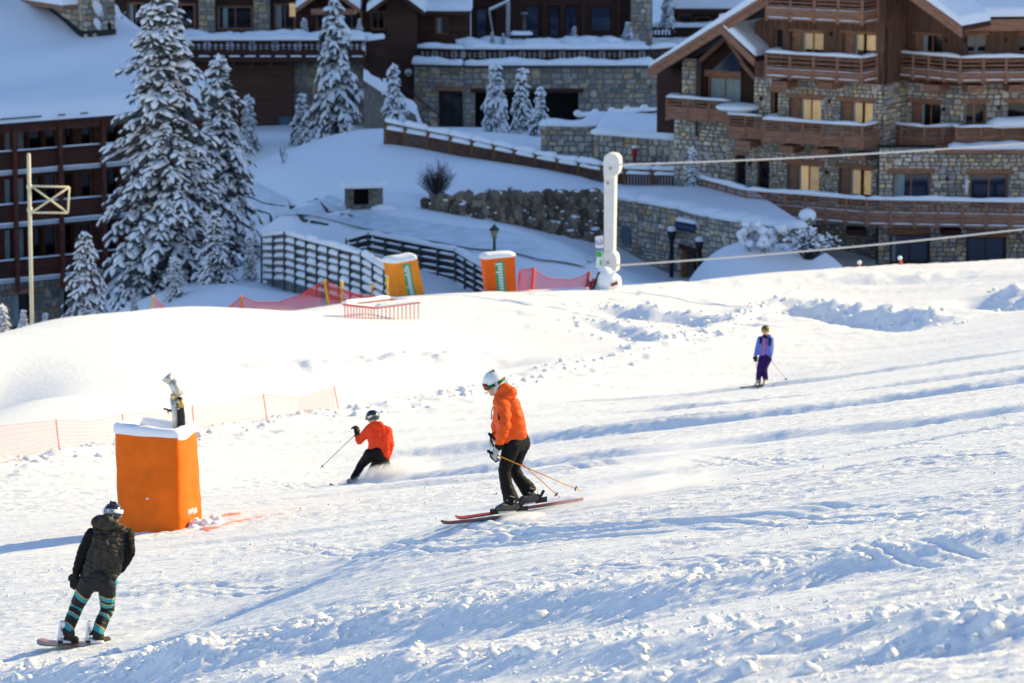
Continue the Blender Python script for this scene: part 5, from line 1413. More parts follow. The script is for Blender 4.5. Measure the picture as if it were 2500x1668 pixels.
# ---- boulder wall along the road
ROCK = mat('boulder_rock', (.24,.185,.125), .95, var=.55, vscale=2.5, bump=.05, bscale=3.5, col2=(.11,.095,.08))
def _rnd(m):
    nt = m.node_tree; b = nt.nodes['Principled BSDF']; src = b.inputs['Base Color'].links[0].from_socket
    oi = nt.nodes.new('ShaderNodeObjectInfo'); mr = nt.nodes.new('ShaderNodeMapRange'); mr.inputs[3].default_value = .45; mr.inputs[4].default_value = 1.5; nt.links.new(oi.outputs['Random'], mr.inputs[0])
    mx = nt.nodes.new('ShaderNodeMix'); mx.data_type = 'RGBA'; mx.blend_type = 'MULTIPLY'; mx.inputs[0].default_value = 1; nt.links.new(src, mx.inputs[6]); nt.links.new(mr.outputs[0], mx.inputs[7]); nt.links.new(mx.outputs[2], b.inputs['Base Color'])
_rnd(ROCK)
def boulders():
    rng = random.Random(3); r = thing('boulder_wall', hit(1230, 560), 'rough brown boulder wall dusted with snow above the curving road', 'boulder wall')
    off = root_loc(r); vars_ = []
    for k in range(7):
        m = MB(); m.ico((0,0,0), 1, 3, jit=.0, rng=rng); 
        A = np.array(m.v); ph = rng.uniform(0, 9)
        q = [np.random.RandomState(k*9+i).randn(3) for i in range(9)]
        for n in q:
            n = n/np.linalg.norm(n); d = A@n; lim = rng.uniform(.62,.86); A = A-np.outer(np.maximum(0, d-lim), n)
        m.v = [tuple(v) for v in A]
        for i in range(len(m.sm)): m.sm[i] = False
        o = m.build('boulder', ROCK); vars_.append(o.data); bpy.data.objects.remove(o)
    S = MB()
    for px in range(1004, 1490, 10):
        ytop = 478+max(0, (1075-px))*.42; ybot = 500+max(0, px-1010)*.20
        ybot = min(ybot, 600)
        y = ytop+6; row = 0; foot = hit(px, ybot+2)
        while y < ybot:
            xx = px+rng.uniform(-9,9); hb = max(0, (ybot-y)/F*depth(foot)); p = Vector((pix(xx, y, depth(foot)).x, foot.y+hb*.28, foot.z+hb*1.06))
            s = rng.uniform(.17,.34)
            o = bpy.data.objects.new('boulder', rng.choice(vars_)); COL.objects.link(o); o.parent = r; o.location = p-off
            o.scale = (s*rng.uniform(.85,1.3), s, s*rng.uniform(.7,1.05)); o.rotation_euler = (rng.uniform(0,6), rng.uniform(0,6), rng.uniform(0,6))
            if rng.random() < .16+.25*(y-ytop)/(ybot-ytop+1):
                S.ico(p+Vector((0,-s*.35,s*.62)), s*rng.uniform(.35,.6), 2, jit=.12, scale=(1.2,.8,.5), rng=rng)
            y += rng.uniform(11, 17); row += 1
    o = S.build('snow_patches', SNOW_CAP, r, recalc=False); stuff(o)
boulders()

# ---- culvert mouth
def culvert():
    f = Fac(890, 470, depth(hit(890, 506))-.4, 6); u0, u1, z0, z1 = f.rect(845,455,935,504)
    r = thing('stone_culvert', f.P((u0+u1)/2, z0, 0), 'small stone culvert with dark square opening in the snow slope', 'culvert')
    hole = [(u0+.32, u0+(u1-u0)*.62, z0+.05, z1-.12)]
    w = wall('wall', f, r, u0, u1, z0-.3, z1, hole, MORTAR); 
    stones(f, w, u0, u1, z0-.1, z1, hole, .22, 60, 0, seed=9, dark=.3, inside=lambda u, z: u < u1-.62*(1-(z-z0)/(z1-z0)))
    s = MB(); snow_strip(s, f.P(u0-.2, z1-.05, -.3), f.P(u1+.2, z1-.05, -.3), 1.2, .3, 12, 2); s.build('snow_cap', SNOW_CAP, r)
    m = MB(); m.ico(f.P(u1-.0, z0-.15, .15), .5, 3, scale=(1.1,.4,.5), jit=.03); m.ico(f.P(u0+.3, z0-.35, .4), .5, 3, scale=(2.4,.6,.5), jit=.03); m.build('snow_drift', SNOW_CAP, r)
    f.part('dark_plate', hole[0][0], hole[0][1], hole[0][2], hole[0][3], -.5, -.45, DARK, r)  # solid black plate stands for the darkness inside the opening
culvert()

# ---- wooden ramp fence with pickets
def ramp_fence():
    FW = mat('fence_timber', (.17,.085,.035), .8, var=.35, vscale=4, stretch=(3,3,.6))
    PK = mat('fence_picket', (.10,.055,.04), .8, var=.35, vscale=4)
    top = [(941,296,347,187),(989,306,352,185.5),(1045,317,360,184),(1100,328,370,182.5),(1153,340,379,181),(1206,351,388,179.5),(1256,362,396,178),(1308,374,405,176.5),(1361,385,414,175.2),(1413,394,423,174),(1470,402,440,173),(1525,410,447,172.4),(1593,413,450,172),(1662,415,450,171.6),(1740,416,450,171.4)]
    top = [(a, b, c, min(d, depth(hit(a, c+3))-.35)) for a, b, c, d in top]
    r = thing('ramp_fence', pix(1206, 390, 180), 'long brown picket fence with snow laden rails running down the ramp', 'fence')
    T = [pix(a, b, d) for a, b, c, d in top]; Bm = [pix(a, c, d) for a, b, c, d in top]
    for i in range(len(T)):
        m = MB(); m.bar(Bm[i]+Vector((0,0,-.25)), T[i]+Vector((0,0,.0)), .17, .17); m.build('post', FW, r, recalc=False)
    pk = None
    for i in range(len(T)-1):
        a, b, c, d = T[i], T[i+1], Bm[i], Bm[i+1]
        up = Vector((0,0,1)); nr = Vector((0,-.08,0))
        m = MB(); m.bar(a+Vector((0,0,-.06)), b+Vector((0,0,-.06)), .14, .09); m.build('rail', FW, r, recalc=False)
        s = MB(); snow_strip(s, a+Vector((0,0,-.02)), b+Vector((0,0,-.02)), .34, .27, 8, i); s.build('snow_cap', SNOW_CAP, r)
        f0 = .36
        a2, b2 = a.lerp(c, f0), b.lerp(d, f0)
        m = MB(); m.bar(a2+Vector((0,0,-.03)), b2+Vector((0,0,-.03)), .1, .08); m.build('rail', FW, r, recalc=False)
        s = MB(); snow_strip(s, a2.lerp(b2,.07)+nr, b2.lerp(a2,.07)+nr, .2, .2, 6, i+30); s.build('snow_ledge', SNOW_CAP, r)
        n = 9
        for k in range(n):
            f = (k+.7)/(n+.4); p = a2.lerp(b2, f); q = c.lerp(d, f)
            m = MB(); m.bar(q+Vector((0,-.02,-.15)), p+Vector((0,-.02,.0)), .11, .03); m.build('picket', PK, r, recalc=False)
ramp_fence()
def rail_fence():
    FW = mat('fence_timber', (.17,.085,.035), .8)
    st = [(1410,284,183),(1453,281,182.6),(1493,277,182.2),(1532,274,181.8),(1573,270,181.4),(1614,267,181),(1634,265,180.8)]
    r = thing('rail_fence', pix(1520, 292, 182), 'low rail fence with scalloped snow pillows below the garage wall', 'fence')
    T = [pix(a, b, d) for a, b, d in st]
    for i, p in enumerate(T):
        m = MB(); m.bar(p+Vector((0,0,-.8)), p+Vector((0,0,.12)), .14, .14); m.build('post', FW, r, recalc=False)
        m = MB(); m.ico(p+Vector((0,0,.14)), .2, 2, scale=(1,1,.8)); m.build('snow_cap', SNOW_CAP, r)
        if i:
            for dz in (0, -.42):
                m = MB(); m.bar(T[i-1]+Vector((0,0,dz-.08)), p+Vector((0,0,dz-.08)), .12, .12); m.build('rail', FW, r, recalc=False)
            s = MB(); snow_strip(s, T[i-1]+Vector((0,0,-.04)), p+Vector((0,0,-.04)), .3, .24, 6, i); s.build('snow_ledge', SNOW_CAP, r)
rail_fence()

# ---- hydrant, cabinet, leaning boards
def hydrant():
    b = pix(1549, 398, 174.5); r = thing('fire_hydrant', b, 'red fire hydrant capped with snow before the low stone wall', 'hydrant')
    m = MB(); m.tube([b, b+Vector((0,0,.3)), b+Vector((0,0,.35)), b+Vector((0,0,.62)), b+Vector((0,0,.7))], [.07,.08,.14,.16,.1], 10); m.build('body', mat('hydrant_red',(.35,.02,.03),.45), r)
    m = MB(); m.ico(b+Vector((0,0,.73)), .15, 2, scale=(1,1,.6)); m.build('snow_cap', SNOW_CAP, r)
hydrant()
def cabinet():
    f = Fac(1644, 372, 171, -20); u0, u1, z0, z1 = f.rect(1635,356,1653,394); r = thing('utility_cabinet', f.P((u0+u1)/2, z0, 0), 'narrow cream utility cabinet beside the stone porch base', 'cabinet')
    C = mat('cream_cabinet', (.45,.42,.34), .6); zm = (z0+z1)/2
    f.part('lower_door', u0, u1, z0-.3, zm-.01, -.2, 0, C, r); f.part('upper_door', u0, u1, zm+.01, z1, -.2, 0, C, r); f.part('hinge_strip', u0+.02, u0+.04, z0, z1, 0, .012, METAL, r)
cabinet()
def board_pair():
    for i, (a, b, lab) in enumerate((((1600,410),(1588,452),'left brown plank leaning on the fence beside slim spruce'),((1607,396),(1605,452),'right frosted plank leaning on the fence beside slim spruce'))):
        m = MB(); p = pix(*b, 170.6); q = pix(*a, 171.2); m.bar(p, q, .14, .05); m.bar(p.lerp(q,.3)+Vector((.1,0,0)), p.lerp(q,.6)+Vector((-.1,0,0)), .05, .04)
        o = m.build('leaning_plank', WOOD if i == 0 else SNOW_CAP, recalc=False); tag(o, lab, 'plank', 'planks leaning on the ramp fence')
board_pair()

# ---- terrace furniture
def umbrella_frame():
    b = TB.P(TB.uz(1240,95,-2.2)[0], TB_ZR-.2, -2.2); t = TB.uz(1240,4,-2.2); u = t[0]
    r = thing('umbrella_frame', b, 'bare grey cantilever umbrella frame standing on the stone terrace', 'umbrella frame')
    def q(px, py): uu, z = TB.uz(px, py, -2.2); return TB.P(uu, z, -2.2)
    m = MB(); m.bar(b, q(1241,3), .26, .22); m.build('mast', METAL, r, recalc=False)
    m = MB(); m.bar(q(1244,2), q(1194,25), .12, .14); o = m.build('arm', METAL, r, recalc=False)
    s = MB(); s.bar(q(1244,-1), q(1194,22), .16, .06); s.build('snow_cap', SNOW_CAP, r, recalc=False)
    m = MB(); m.bar(q(1194,25), q(1204,82), .09, .09); m.build('folded_strut', METAL, r, recalc=False)
umbrella_frame()
def heater():
    b = TB.P(TB.uz(1280,90,-3)[0], TB_ZR-.3, -3); r = thing('patio_heater', b, 'slim patio heater with round hood behind the terrace snow', 'patio heater')
    z1 = TB.uz(1280,30,-3)[1]
    m = MB(); m.tube([b, (b.x,b.y,z1-.1)], [.11,.09], 8); m.build('column', mat('heater_steel',(.10,.08,.08),.4,metal=.5), r)
    m = MB(); m.tube([(b.x,b.y,z1-.12),(b.x,b.y,z1-.02),(b.x,b.y,z1)], [.16,.22,.1], 12); m.build('hood', METAL, r)
    m = MB(); m.tube([(b.x,b.y,b.z-.0),(b.x,b.y,b.z+.3)], [.26,.22], 10); m.build('base', BLACKM, r)
heater()
def table():
    z = TB.uz(1270,85,-2)[1]; u0, u1 = TB.uz(1246,85,-2)[0], TB.uz(1300,85,-2)[0]; r = thing('terrace_table', TB.P((u0+u1)/2, z-.75, -2), 'table with flat snow pillow under the patio heater', 'table')
    TB.part('table_top', u0, u1, z-.06, z, -2.4, -1.7, WOODD, r)
    for u in (u0+.08, u1-.08): TB.part('leg', u-.03, u+.03, z-.75, z-.06, -2.1, -2.04, WOODD, r)
    s = MB(); snow_strip(s, TB.P(u0,z,-2.05), TB.P(u1,z,-2.05), .7, .2, 8, 3); s.build('snow_cap', SNOW_CAP, r)
table()

# ---- lift pylon and its two ropes
PY = pix(1480, 702, 130)
def pylon():
    def q(px, py, dd=0): return pix(px, py, 130+dd)
    WP = mat('white_gelcoat', (.72,.71,.68), .45, var=.06, vscale=3)
    r = thing('lift_pylon', PY, 'white rope tow return pylon with rounded wheel housings on the brow', 'lift pylon')
    n = Vector((.25,-.97,0)); 
    def sheet(name, outline, th, m, par=r, dd=0):
        P = [q(x, y, dd) for x, y in outline]; mb = MB(); mb.prism(P, Vector((.10,.45,0)).normalized()*th); o = mb.build(name, m, par); bv = o.modifiers.new('bevel','BEVEL'); bv.width = .045; bv.segments = 3; return o
    sheet('mast', [(1474,668),(1497,668),(1499,612),(1502,432),(1498,380),(1474,380)], .42, WP)
    head = [(1473,392),(1474,384),(1480,377),(1490,375),(1503,377),(1511,385),(1513,396),(1513,412),(1510,422),(1504,430),(1497,433),(1473,433)]
    sheet('wheel_housing', head, .52, WP, dd=-.05)
    foot = [(1472,615),(1490,614),(1499,617),(1505,625),(1507,637),(1506,664),(1472,664)]
    sheet('wheel_housing', foot, .52, WP, dd=-.05)
    for px, py in ((1490,412),(1484,642),(1484,448)):
        m = MB(); p = q(px, py, -.12); m.tube([p, p+Vector((0,.1,0))], .05, 10); m.build('bolt_cover', METAL, r)
    # signs
    s = sheet('sign_plate', [(1453,578),(1472,575),(1472,606),(1454,606)], .03, WHITE, dd=-.2)
    m = MB(); c = q(1463,591,-.26); P = []
    for k in range(25):
        a = -2.6+5.0*k/24; P.append(c+Vector((.088*math.cos(a-1.2), 0, .088*math.sin(a-1.2))))
    m.tube(P, .018, 5); m.build('blue_ring', mat('sign_blue',(.06,.12,.42),.5), s)
    g = sheet('sign_plate', [(1456,613),(1470,613),(1470,655),(1455,655)], .03, WHITE, dd=-.2)
    sheet('green_field', [(1456.5,614),(1469.5,614),(1469.5,628),(1456.5,628)], .01, mat('sign_green',(.03,.42,.06),.5), g, dd=-.225); sheet('green_field', [(1465,636),(1469.5,633),(1469.5,648),(1464,648)], .01, mat('sign_green',(.03,.42,.06),.5), g, dd=-.225)
    # snowed-in drive at the foot
    m = MB(); rng = random.Random(5)
    for px, py, a in ((1480,688,.42),(1466,690,.28),(1496,690,.30),(1478,676,.32)): m.ico(q(px,py,-.1), a, 3, jit=.02, scale=(1,.8,1.1), rng=rng)
    m.build('snow_load', SNOW_CAP, r)
    m = MB(); m.bar(q(1447,708,-.3), q(1463,664,-.3), .07, .07); m.build('brace', BLACKM, r, recalc=False)
    m = MB(); m.bar(q(1492,697,-.4), q(1508,690,-.4), .07, .09); m.bar(q(1440,706,-.4), q(1450,680,-.4), .09, .06); m.bar(q(1446,709,-.4), q(1436,686,-.4), .12, .1); m.build('red_bracket', mat('dark_red_paint',(.25,.015,.03),.5), r, recalc=False)
pylon()
ROPE = mat('haul_rope', (.62,.60,.57), .6)
def rope(a, b, label, dz):
    P = []
    for i in range(41):
        f = i/40; p = a.lerp(b, f); p.z -= dz*4*f*(1-f); P.append(p)
    m = MB(); m.tube(P, .033, 6); o = m.build('haul_rope', ROPE); tag(o, label, 'rope', 'haul ropes of the tow lift')
rope(pix(1510, 402, 130), pix(2700, 333, 122), 'upper haul rope running right from the top of the white pylon', .12)
rope(pix(1505, 648, 130), pix(2700, 536, 122), 'lower haul rope running right from the foot of the white pylon', .12)

# ---- steel pole with braced frame
def steel_pole():
    d = 119; r = thing('steel_pole', pix(78, 800, d), 'tall pale steel pole with cross braced rectangular frame at left', 'pole')
    PM = mat('pale_pole_paint', (.62,.56,.40), .5, var=.1)
    m = MB(); m.tube([pix(78.5, 812, d), pix(70, 377, d), pix(69.8, 374, d)], [.062,.058,.03], 12); m.build('mast', PM, r)
    for py in (456, 512): m = MB(); m.tube([pix(71.6+(py-456)*.02, py-5, d), pix(71.7+(py-456)*.02, py+5, d)], .085, 12); m.build('collar', PM, r)
    K = [(76,454),(169,457),(166,520),(77,519)]
    for a, b in ((0,1),(1,2),(2,3),(0,2),(3,1)):
        m = MB(); m.tube([pix(*K[a], d-.02*(a==3)), pix(*K[b], d-.02*(a==3))], .032, 8); m.build('frame_tube', PM, r)
steel_pole()

# ---- orange padded banners on the brow
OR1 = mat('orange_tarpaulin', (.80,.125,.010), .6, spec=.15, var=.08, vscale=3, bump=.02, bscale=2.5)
def banner(name, K, d, label, txt, dep, seed, cov=None):
    """K: four picture corners tl,tr,br,bl"""
    rng = random.Random(seed)
    c = [pix(x, y, d) for x, y in K]; back = Vector(dep)
    r = thing(name, (c[2]+c[3])/2, label, 'padded banner', 'orange padded banners on the brow')
    n = 8; P = []
    def fp(u, v, o=0.0):
        p = (c[0].lerp(c[1], u)).lerp(c[3].lerp(c[2], u), v)
        bulge = .05*math.sin(math.pi*u)*(.6+.4*math.sin(v*5+seed))
        return p-back.normalized()*(bulge+o)
    m = MB()
    m.grid([[fp(i/n, j/n) for i in range(n+1)] for j in range(n+1)])
    for (u0, v0, u1, v1) in ((0,0,0,1),(1,0,1,1),(0,0,1,0),(0,1,1,1)):
        m.grid([[fp(u0+(u1-u0)*i/n, v0+(v1-v0)*i/n) for i in range(n+1)], [fp(u0+(u1-u0)*i/n, v0+(v1-v0)*i/n)+back for i in range(n+1)]])
    m.grid([[fp(i/n, j/n)+back for i in range(n+1)] for j in range(n+1)])
    m.build('cover', cov or OR1, r)
    m = MB(); m.grid([[fp(.34+.30*i/4, .10+.88*j/12, .008) for i in range(5)] for j in range(13)]); g = m.build('green_panel', mat('banner_green',(.01,.33,.13),.5), r)
    # illegible vertical lettering
    tops = txt
    for k in range(len(tops)):
        v = .14+.80*(k+.1)/len(tops); v1 = .14+.80*(k+.72)/len(tops); w0, w1 = tops[k]
        m = MB(); m.grid([[fp(a, b, .013) for a in (.34+.30*w0, .34+.30*(w0+w1)/2, .34+.30*w1)] for b in (v, v1)]); m.build('letter', WHITE, g)
    s = MB(); a = c[0]+back*.5; b = c[1]+back*.5
    snow_strip(s, a.lerp(b,-.04)+Vector((0,0,-.04)), a.lerp(b,1.04)+Vector((0,0,-.04)), back.length+.22, .19, 10, seed, side=Vector((-back.y, back.x, 0)).cross(Vector((0,0,1))).normalized()); s.build('snow_cap', SNOW_CAP, r)
rngb = random.Random(8)
mk = lambda n: [((.28, .78) if rngb.random() < .7 else ((.05, .78) if rngb.random() < .5 else (.28, .97))) for _ in range(n)]
banner('padded_banner', [(958,641),(1018,629),(1040,733),(975,728)], 128.5, 'orange padded banner leaning left with green lettered strip, in sunlight', mk(15), (-.34,.42,0), 1, mat('sunlit_orange_tarpaulin', (.85,.27,.02), .6, spec=.15, var=.12, vscale=3, bump=.02, bscale=2.5))  # same orange made lighter and yellower: sunlight put into the colour
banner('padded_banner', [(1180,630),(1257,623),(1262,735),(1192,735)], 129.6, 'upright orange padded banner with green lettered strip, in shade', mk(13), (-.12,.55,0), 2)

# ---- safety nets
def net(name, top, bot, label, cell, r, posts, m=PINKNET, group='red safety nets', pm=None, pr=.03):
    """top/bot: lists of points; ropes and meshes as thin strands"""
    root = thing(name, bot[0], label, 'safety net', group)
    L = [0]
    for a, b in zip(top[:-1], top[1:]): L.append(L[-1]+(b-a).length)
    def at(P, s):
        for i in range(len(L)-1):
            if s <= L[i+1] or i == len(L)-2:
                f = (s-L[i])/(L[i+1]-L[i]+1e-9); return P[i].lerp(P[i+1], f)
    mb = MB(); n = int(L[-1]/cell)
    for i in range(n+1):
        s = L[-1]*i/n; a = at(top, s); b = at(bot, s); mb.tube([a, b], r, 3, cap=False)
    hmax = max((a-b).length for a, b in zip(top, bot)); k = max(3, int(hmax/cell))
    for j in range(k+1):
        P = [top[i].lerp(bot[i], j/k) for i in range(len(top))]; mb.tube(P, r if 0 < j < k else r*2.2, 3, cap=False)
    o = mb.build('mesh', m, root, recalc=False); stuff(o)
    for i, (a, b, mm) in enumerate(posts):
        q = MB(); q.tube([b+Vector((0,0,-.2)), a], pr, 7); q.build('post', mm, root)
    return root
def PT(L, d): return [pix(x, y, d+((z) if False else 0)) for x, y in L]
dN = 129
net('safety_net', PT([(373,722),(392,742),(414,760),(440,776)],125), PT([(368,785),(395,788),(420,790),(440,792)],125), 'triangular pink net held by a single post left of centre brow', .06, .006, [(pix(374,721,125), pix(367,785,125), YELLOW)])
net('safety_net', PT([(530,770),(562,748),(590,724),(625,738),(680,738),(730,722),(770,697),(793,684),(830,705),(870,719),(910,725),(965,722)],dN), PT([(530,790),(562,790),(595,790),(625,790),(680,782),(730,772),(770,764),(806,762),(830,762),(870,764),(910,764),(965,760)],dN), 'long sagging red net between orange and yellow posts before the slat wall', .06, .0085, [(pix(588,722,dN), pix(596,790,dN), ORANGEP), (pix(792,683,dN), pix(807,762,dN), YELLOW)], pr=.045)
for i, (px, y0, y1, mm, lab) in enumerate(((836,690,765,YELLOW,'yellow marker pole left of the low red barrier'),(911,694,765,ORANGEP,'orange marker pole behind the low red barrier'),(947,679,760,YELLOW,'yellow marker pole beside the leaning banner'))):
    b = pix(px, y1, 128.2); t = pix(px-2, y0, 128.2); r = thing('marker_pole', b, lab, 'pole', 'marker poles on the brow')
    m = MB(); m.tube([b, t], .035, 8); m.build('shaft', mm, r); m = MB(); m.tube([t+Vector((0,0,-.16)), t+Vector((0,0,-.12)), t+Vector((0,0,.02)), t+Vector((0,0,.05))], [.035,.055,.055,.02], 8); m.build('cap', YELLOW, r); m = MB(); m.ico(t+Vector((0,0,.06)), .045, 2, scale=(1,1,.6)); m.build('snow_tip', SNOW_CAP, r)
net('safety_net', PT([(1266,672),(1270,660),(1302,656)],130.5), PT([(1262,722),(1275,722),(1298,722)],130.5), 'small square of red net standing right of the upright banner', .05, .010, [(pix(1304,653,130.5), pix(1297,722,130.5), PINKNET)], pr=.05)
net('safety_net', PT([(1304,660),(1340,680),(1390,684),(1420,676),(1438,664)],131.5), PT([(1300,730),(1340,730),(1390,728),(1420,726),(1428,724)],131.5), 'low purple red net sagging towards the white pylon', .06, .008, [(pix(1440,664,131.5), pix(1424,724,131.5), mat('dark_red_paint',(.25,.015,.03),.5))], pr=.05)
# low red barrier half buried
def barrier():
    r = thing('red_barrier', pix(930, 765, 125), 'half buried low red barrier with snow covered top rails', 'barrier')
    K = [(838,743,125.6),(916,751,124.4),(1025,737,125.6),(950,730,127)]
    T = [pix(k[0], k[1], depth(hit(k[0], 776 if i < 3 else 765))) for i, k in enumerate(K)]
    for i in range(4):
        a, b = T[i], T[(i+1)%4]
        m = MB(); m.bar(a, b, .06, .08); m.build('rail', RED, r, recalc=False)
        s = MB(); snow_strip(s, a+Vector((0,0,.02)), b+Vector((0,0,.02)), .24 if i in (1,3) else .12, .13 if i in (1,3) else .06, 10, i); s.build('snow_cap', SNOW_CAP, r)
        n = 11 if i != 3 else 5
        if i in (0, 1):
            for k in range(n):
                p = a.lerp(b, (k+.6)/n); m = MB(); m.tube([p, p+Vector((0,0,-.55))], .016, 5); m.build('bar', RED, r)
barrier()
# little red net stubs before the chalet
for i, (px, y0, y1, lab) in enumerate(((2098,641,665,'small buried red net stake left, before the chalet basement'),(2205,630,660,'larger buried red net stake right, before the chalet basement'))):
    b = pix(px, y1, 136); t = pix(px-8*i, y0, 136); r = thing('net_stake', b, lab, 'stake', 'buried net stakes')
    m = MB(); m.tube([b+Vector((0,0,-.3)), t], .05, 8); m.build('shaft', RED, r); m = MB(); m.ico(t, .08, 2); m.build('snow_tip', SNOW_CAP, r)
    m = MB()
    for k in range(9):
        for sg in (-1, 1): m.tube([t.lerp(b, .1+k*.08), b+Vector((sg*(.15+.03*k), 0, -.05))], .004, 3, cap=False)
    m.build('net_scrap', PINKNET, r, recalc=False)
# faint net along the edge of the run on the left
def edge_net():
    st = [(-160,1085,1192),(-60,1062,1168),(20,1030,1150),(139,1024,1122),(300,1012,1100),(392,992,1085),(472,990,1068),(643,963,1040),(656,1000,1038),(817,944,1012),(833,1000,1012)]
    posts = [(137,1024,150,1124),(299,1011,306,1098),(470,990,476,1066),(643,962,657,1040),(816,943,832,1012)]
    nodes = [(-180,1100,1195),(-20,1042,1150),(139,1026,1122),(220,1030,1108),(300,1013,1097),(390,1004,1080),(471,992,1066),(560,990,1052),(644,964,1038),(730,972,1025),(817,945,1012)]
    top, bot = [], []
    for px, y0, y1 in nodes:
        b = hit(px, y1); d = depth(b); b = onsnow(b); bot.append(b+Vector((0,0,.05))); top.append(pix(px, y0, d))
    ps = []
    for x0, y0, x1, y1 in posts:
        b = hit(x1, y1); ps.append((pix(x0, y0, depth(b)), b, mat('faded_red_stake',(.78,.34,.27),.6)))
    net('safety_net', top, bot, 'faint pale red net on thin stakes along the edge of the run', .10, .0024, ps, m=mat('faded_red_net',(.80,.36,.30),.7), pr=.015)
edge_net()

# ---- snow lance in its orange mat
def snow_lance():
    base = hit(405, 1296); d = depth(base); sc = d/F
    # corner posts of the mat in plan: front-left, front-right, right-back, left-back
    zt = pix(400, 1045, d).z
    fl = pix(282, 1300, d+.15); fr = pix(436, 1300, d-.25); 
    tl = pix(281, 1040, d+.15); tr = pix(433, 1056, d-.25); rb_t = pix(477, 1035, d+.75); lb_t = pix(330, 1022, d+1.1)
    rb = pix(494, 1284, d+.75); lb = pix(345, 1270, d+1.1)
    bl = pix(290, 1306, d+.15); br = pix(438, 1298, d-.25)
    r = thing('snow_lance_mat', base, 'large orange padded mat box around the snow lance, snow on its rim', 'crash mat')
    OM = mat('mat_orange_vinyl', (.82,.145,.007), .6, spec=.12, var=.13, vscale=2.5, bump=.012, bscale=3.0)
    cs_t = [tl, tr, rb_t, lb_t]; cs_b = [bl, br, rb, lb]
    m = MB(); nv = 34; cc = sum(cs_t, Vector())/4
    seq = []
    def side_pt(i, u, v, inset=0.0):
        a, b = cs_t[i], cs_t[(i+1)%4]; c, e = cs_b[i], cs_b[(i+1)%4]
        p = a.lerp(b, u).lerp(c.lerp(e, u), v)
        tng = (b-a).normalized(); n = Vector((tng.y, -tng.x, 0)).normalized()
        k = .055*(1-abs(2*u-1)**5)
        w = .004*math.sin(v*21+i*2+u*3)*(1 if i in (1,3) else .35)
        fold = -.02*math.exp(-((v-.38)/.012)**2)-.02*math.exp(-((v-.58)/.012)**2) if i == 0 else 0
        if i == 1: w += .012*math.sin(v*46-u*7)*max(0, v-.45)
        return p+n*(k+w+fold*(u < .5)*(1-u*2)-inset)
    nu = 16
    rows = []
    for j in range(nv+1):
        row = []
        for i in range(4):
            for k in range(nu): row.append(side_pt(i, k/nu, j/nv))
        rows.append(row)
    m.grid(rows, closed_u=True)
    # thickness: inner face
    inner = []
    for j in (0, 6):
        row = []
        for i in range(4):
            for k in range(nu):
                p = side_pt(i, k/nu, j/nv); q = p+(Vector((cc.x,cc.y,p.z))-p).normalized()*.2; row.append(q)
        inner.append(row)
    m.grid([rows[0], inner[0], inner[1]], closed_u=True)
    m.build('mat_cover', OM, r)
    # snow on the rim
    s = MB(); P = []
    ring = [side_pt(i, k/nu, 0) for i in range(4) for k in range(nu)]
    prof = [(-.012,-.115),(-.022,-.05),(-.012,.012),(.05,.045),(.13,.04),(.21,.0),(.24,-.14)]
    for o_, h in prof:
        row = []
        for idx, p in enumerate(ring):
            dirc = (Vector((cc.x,cc.y,p.z))-p).normalized(); wob = 1+.14*math.sin(idx*.31)+.07*math.sin(idx*.83+1)
            row.append(p+dirc*o_+Vector((0,0,h*(wob if h > 0 else 1)-(.02*math.sin(idx*.4) if h < -.05 else 0))))
        P.append(row)
    s.grid(P, closed_u=True); s.build('snow_rim', SNOW_CAP, r)
    s = MB(); s.prism([p+(Vector((cc.x,cc.y,p.z))-p).normalized()*.2+Vector((0,0,-.2)) for p in ring], (0,0,.1)); s.build('snow_fill', SNOW_CAP, r)
    pk = MB(); rng = random.Random(4)
    for k in range(16): pk.ico(side_pt(1, rng.uniform(.25,.6), rng.uniform(.80,.84))+Vector((0,-.01,0)), rng.uniform(.012,.035), 1, rng=rng)
    pk.ico(side_pt(0,.52,.66)+Vector((0,-.006,0)), .02, 1, scale=(1.6,.5,.8))
    pk.build('stuck_snow', SNOW_CAP, r)
    fl_ = MB(); p = side_pt(1,.35,.985); 
    for k in range(30): fl_.ico(p+Vector((rng.uniform(-.05,.45), rng.uniform(-.35,.05), rng.uniform(-.1,.16)*(1-k/40))), rng.uniform(.03,.11), 2, jit=.15, rng=rng)
    fl_.build('snow_heap', SNOW_CAP, r)
    # the lance itself
    AL = mat('frosted_aluminium', (.55,.53,.48), .4, metal=.55, var=.2, vscale=8); HO = mat('rubber_hose', (.02,.02,.022), .5); BR = mat('brass_fitting', (.42,.30,.10), .45, metal=.6, var=.3, vscale=20)
    dl = d+.25
    def q(px, py, dd=0): return pix(px, py, dl+dd)
    L = thing('snow_lance', q(430, 1050), 'frosted metal snowmaking lance nozzle rising from orange mat', 'snow lance')
    m = MB(); m.tube([q(428,1060), q(427,1008), q(424,972)], [.05,.05,.06], 10); m.build('mast', AL, L)
    m = MB(); m.tube([q(424,975), q(427,968), q(434,960)], [.062,.075,.06], 10); m.build('joint', BR, L)
    m = MB(); m.tube([q(441,1062), q(440,1020), q(437,990), q(434,968)], [.036,.036,.034,.034], 8); m.tube([q(447,1062,-.05), q(446,1015,-.05), q(443,990,-.05), q(439,970,-.05)], [.036,.036,.034,.034], 8); m.build('hose', HO, L)
    m = MB(); m.tube([q(443,996,-.05), q(441,976,-.05)], .042, 8); m.tube([q(439,996), q(436,972)], .042, 8); m.build('coupling', BR, L)
    m = MB(); m.tube([q(436,966), q(432,952), q(426,940), q(418,932)], [.08,.085,.08,.065], 12); m.build('nozzle_body', AL, L)
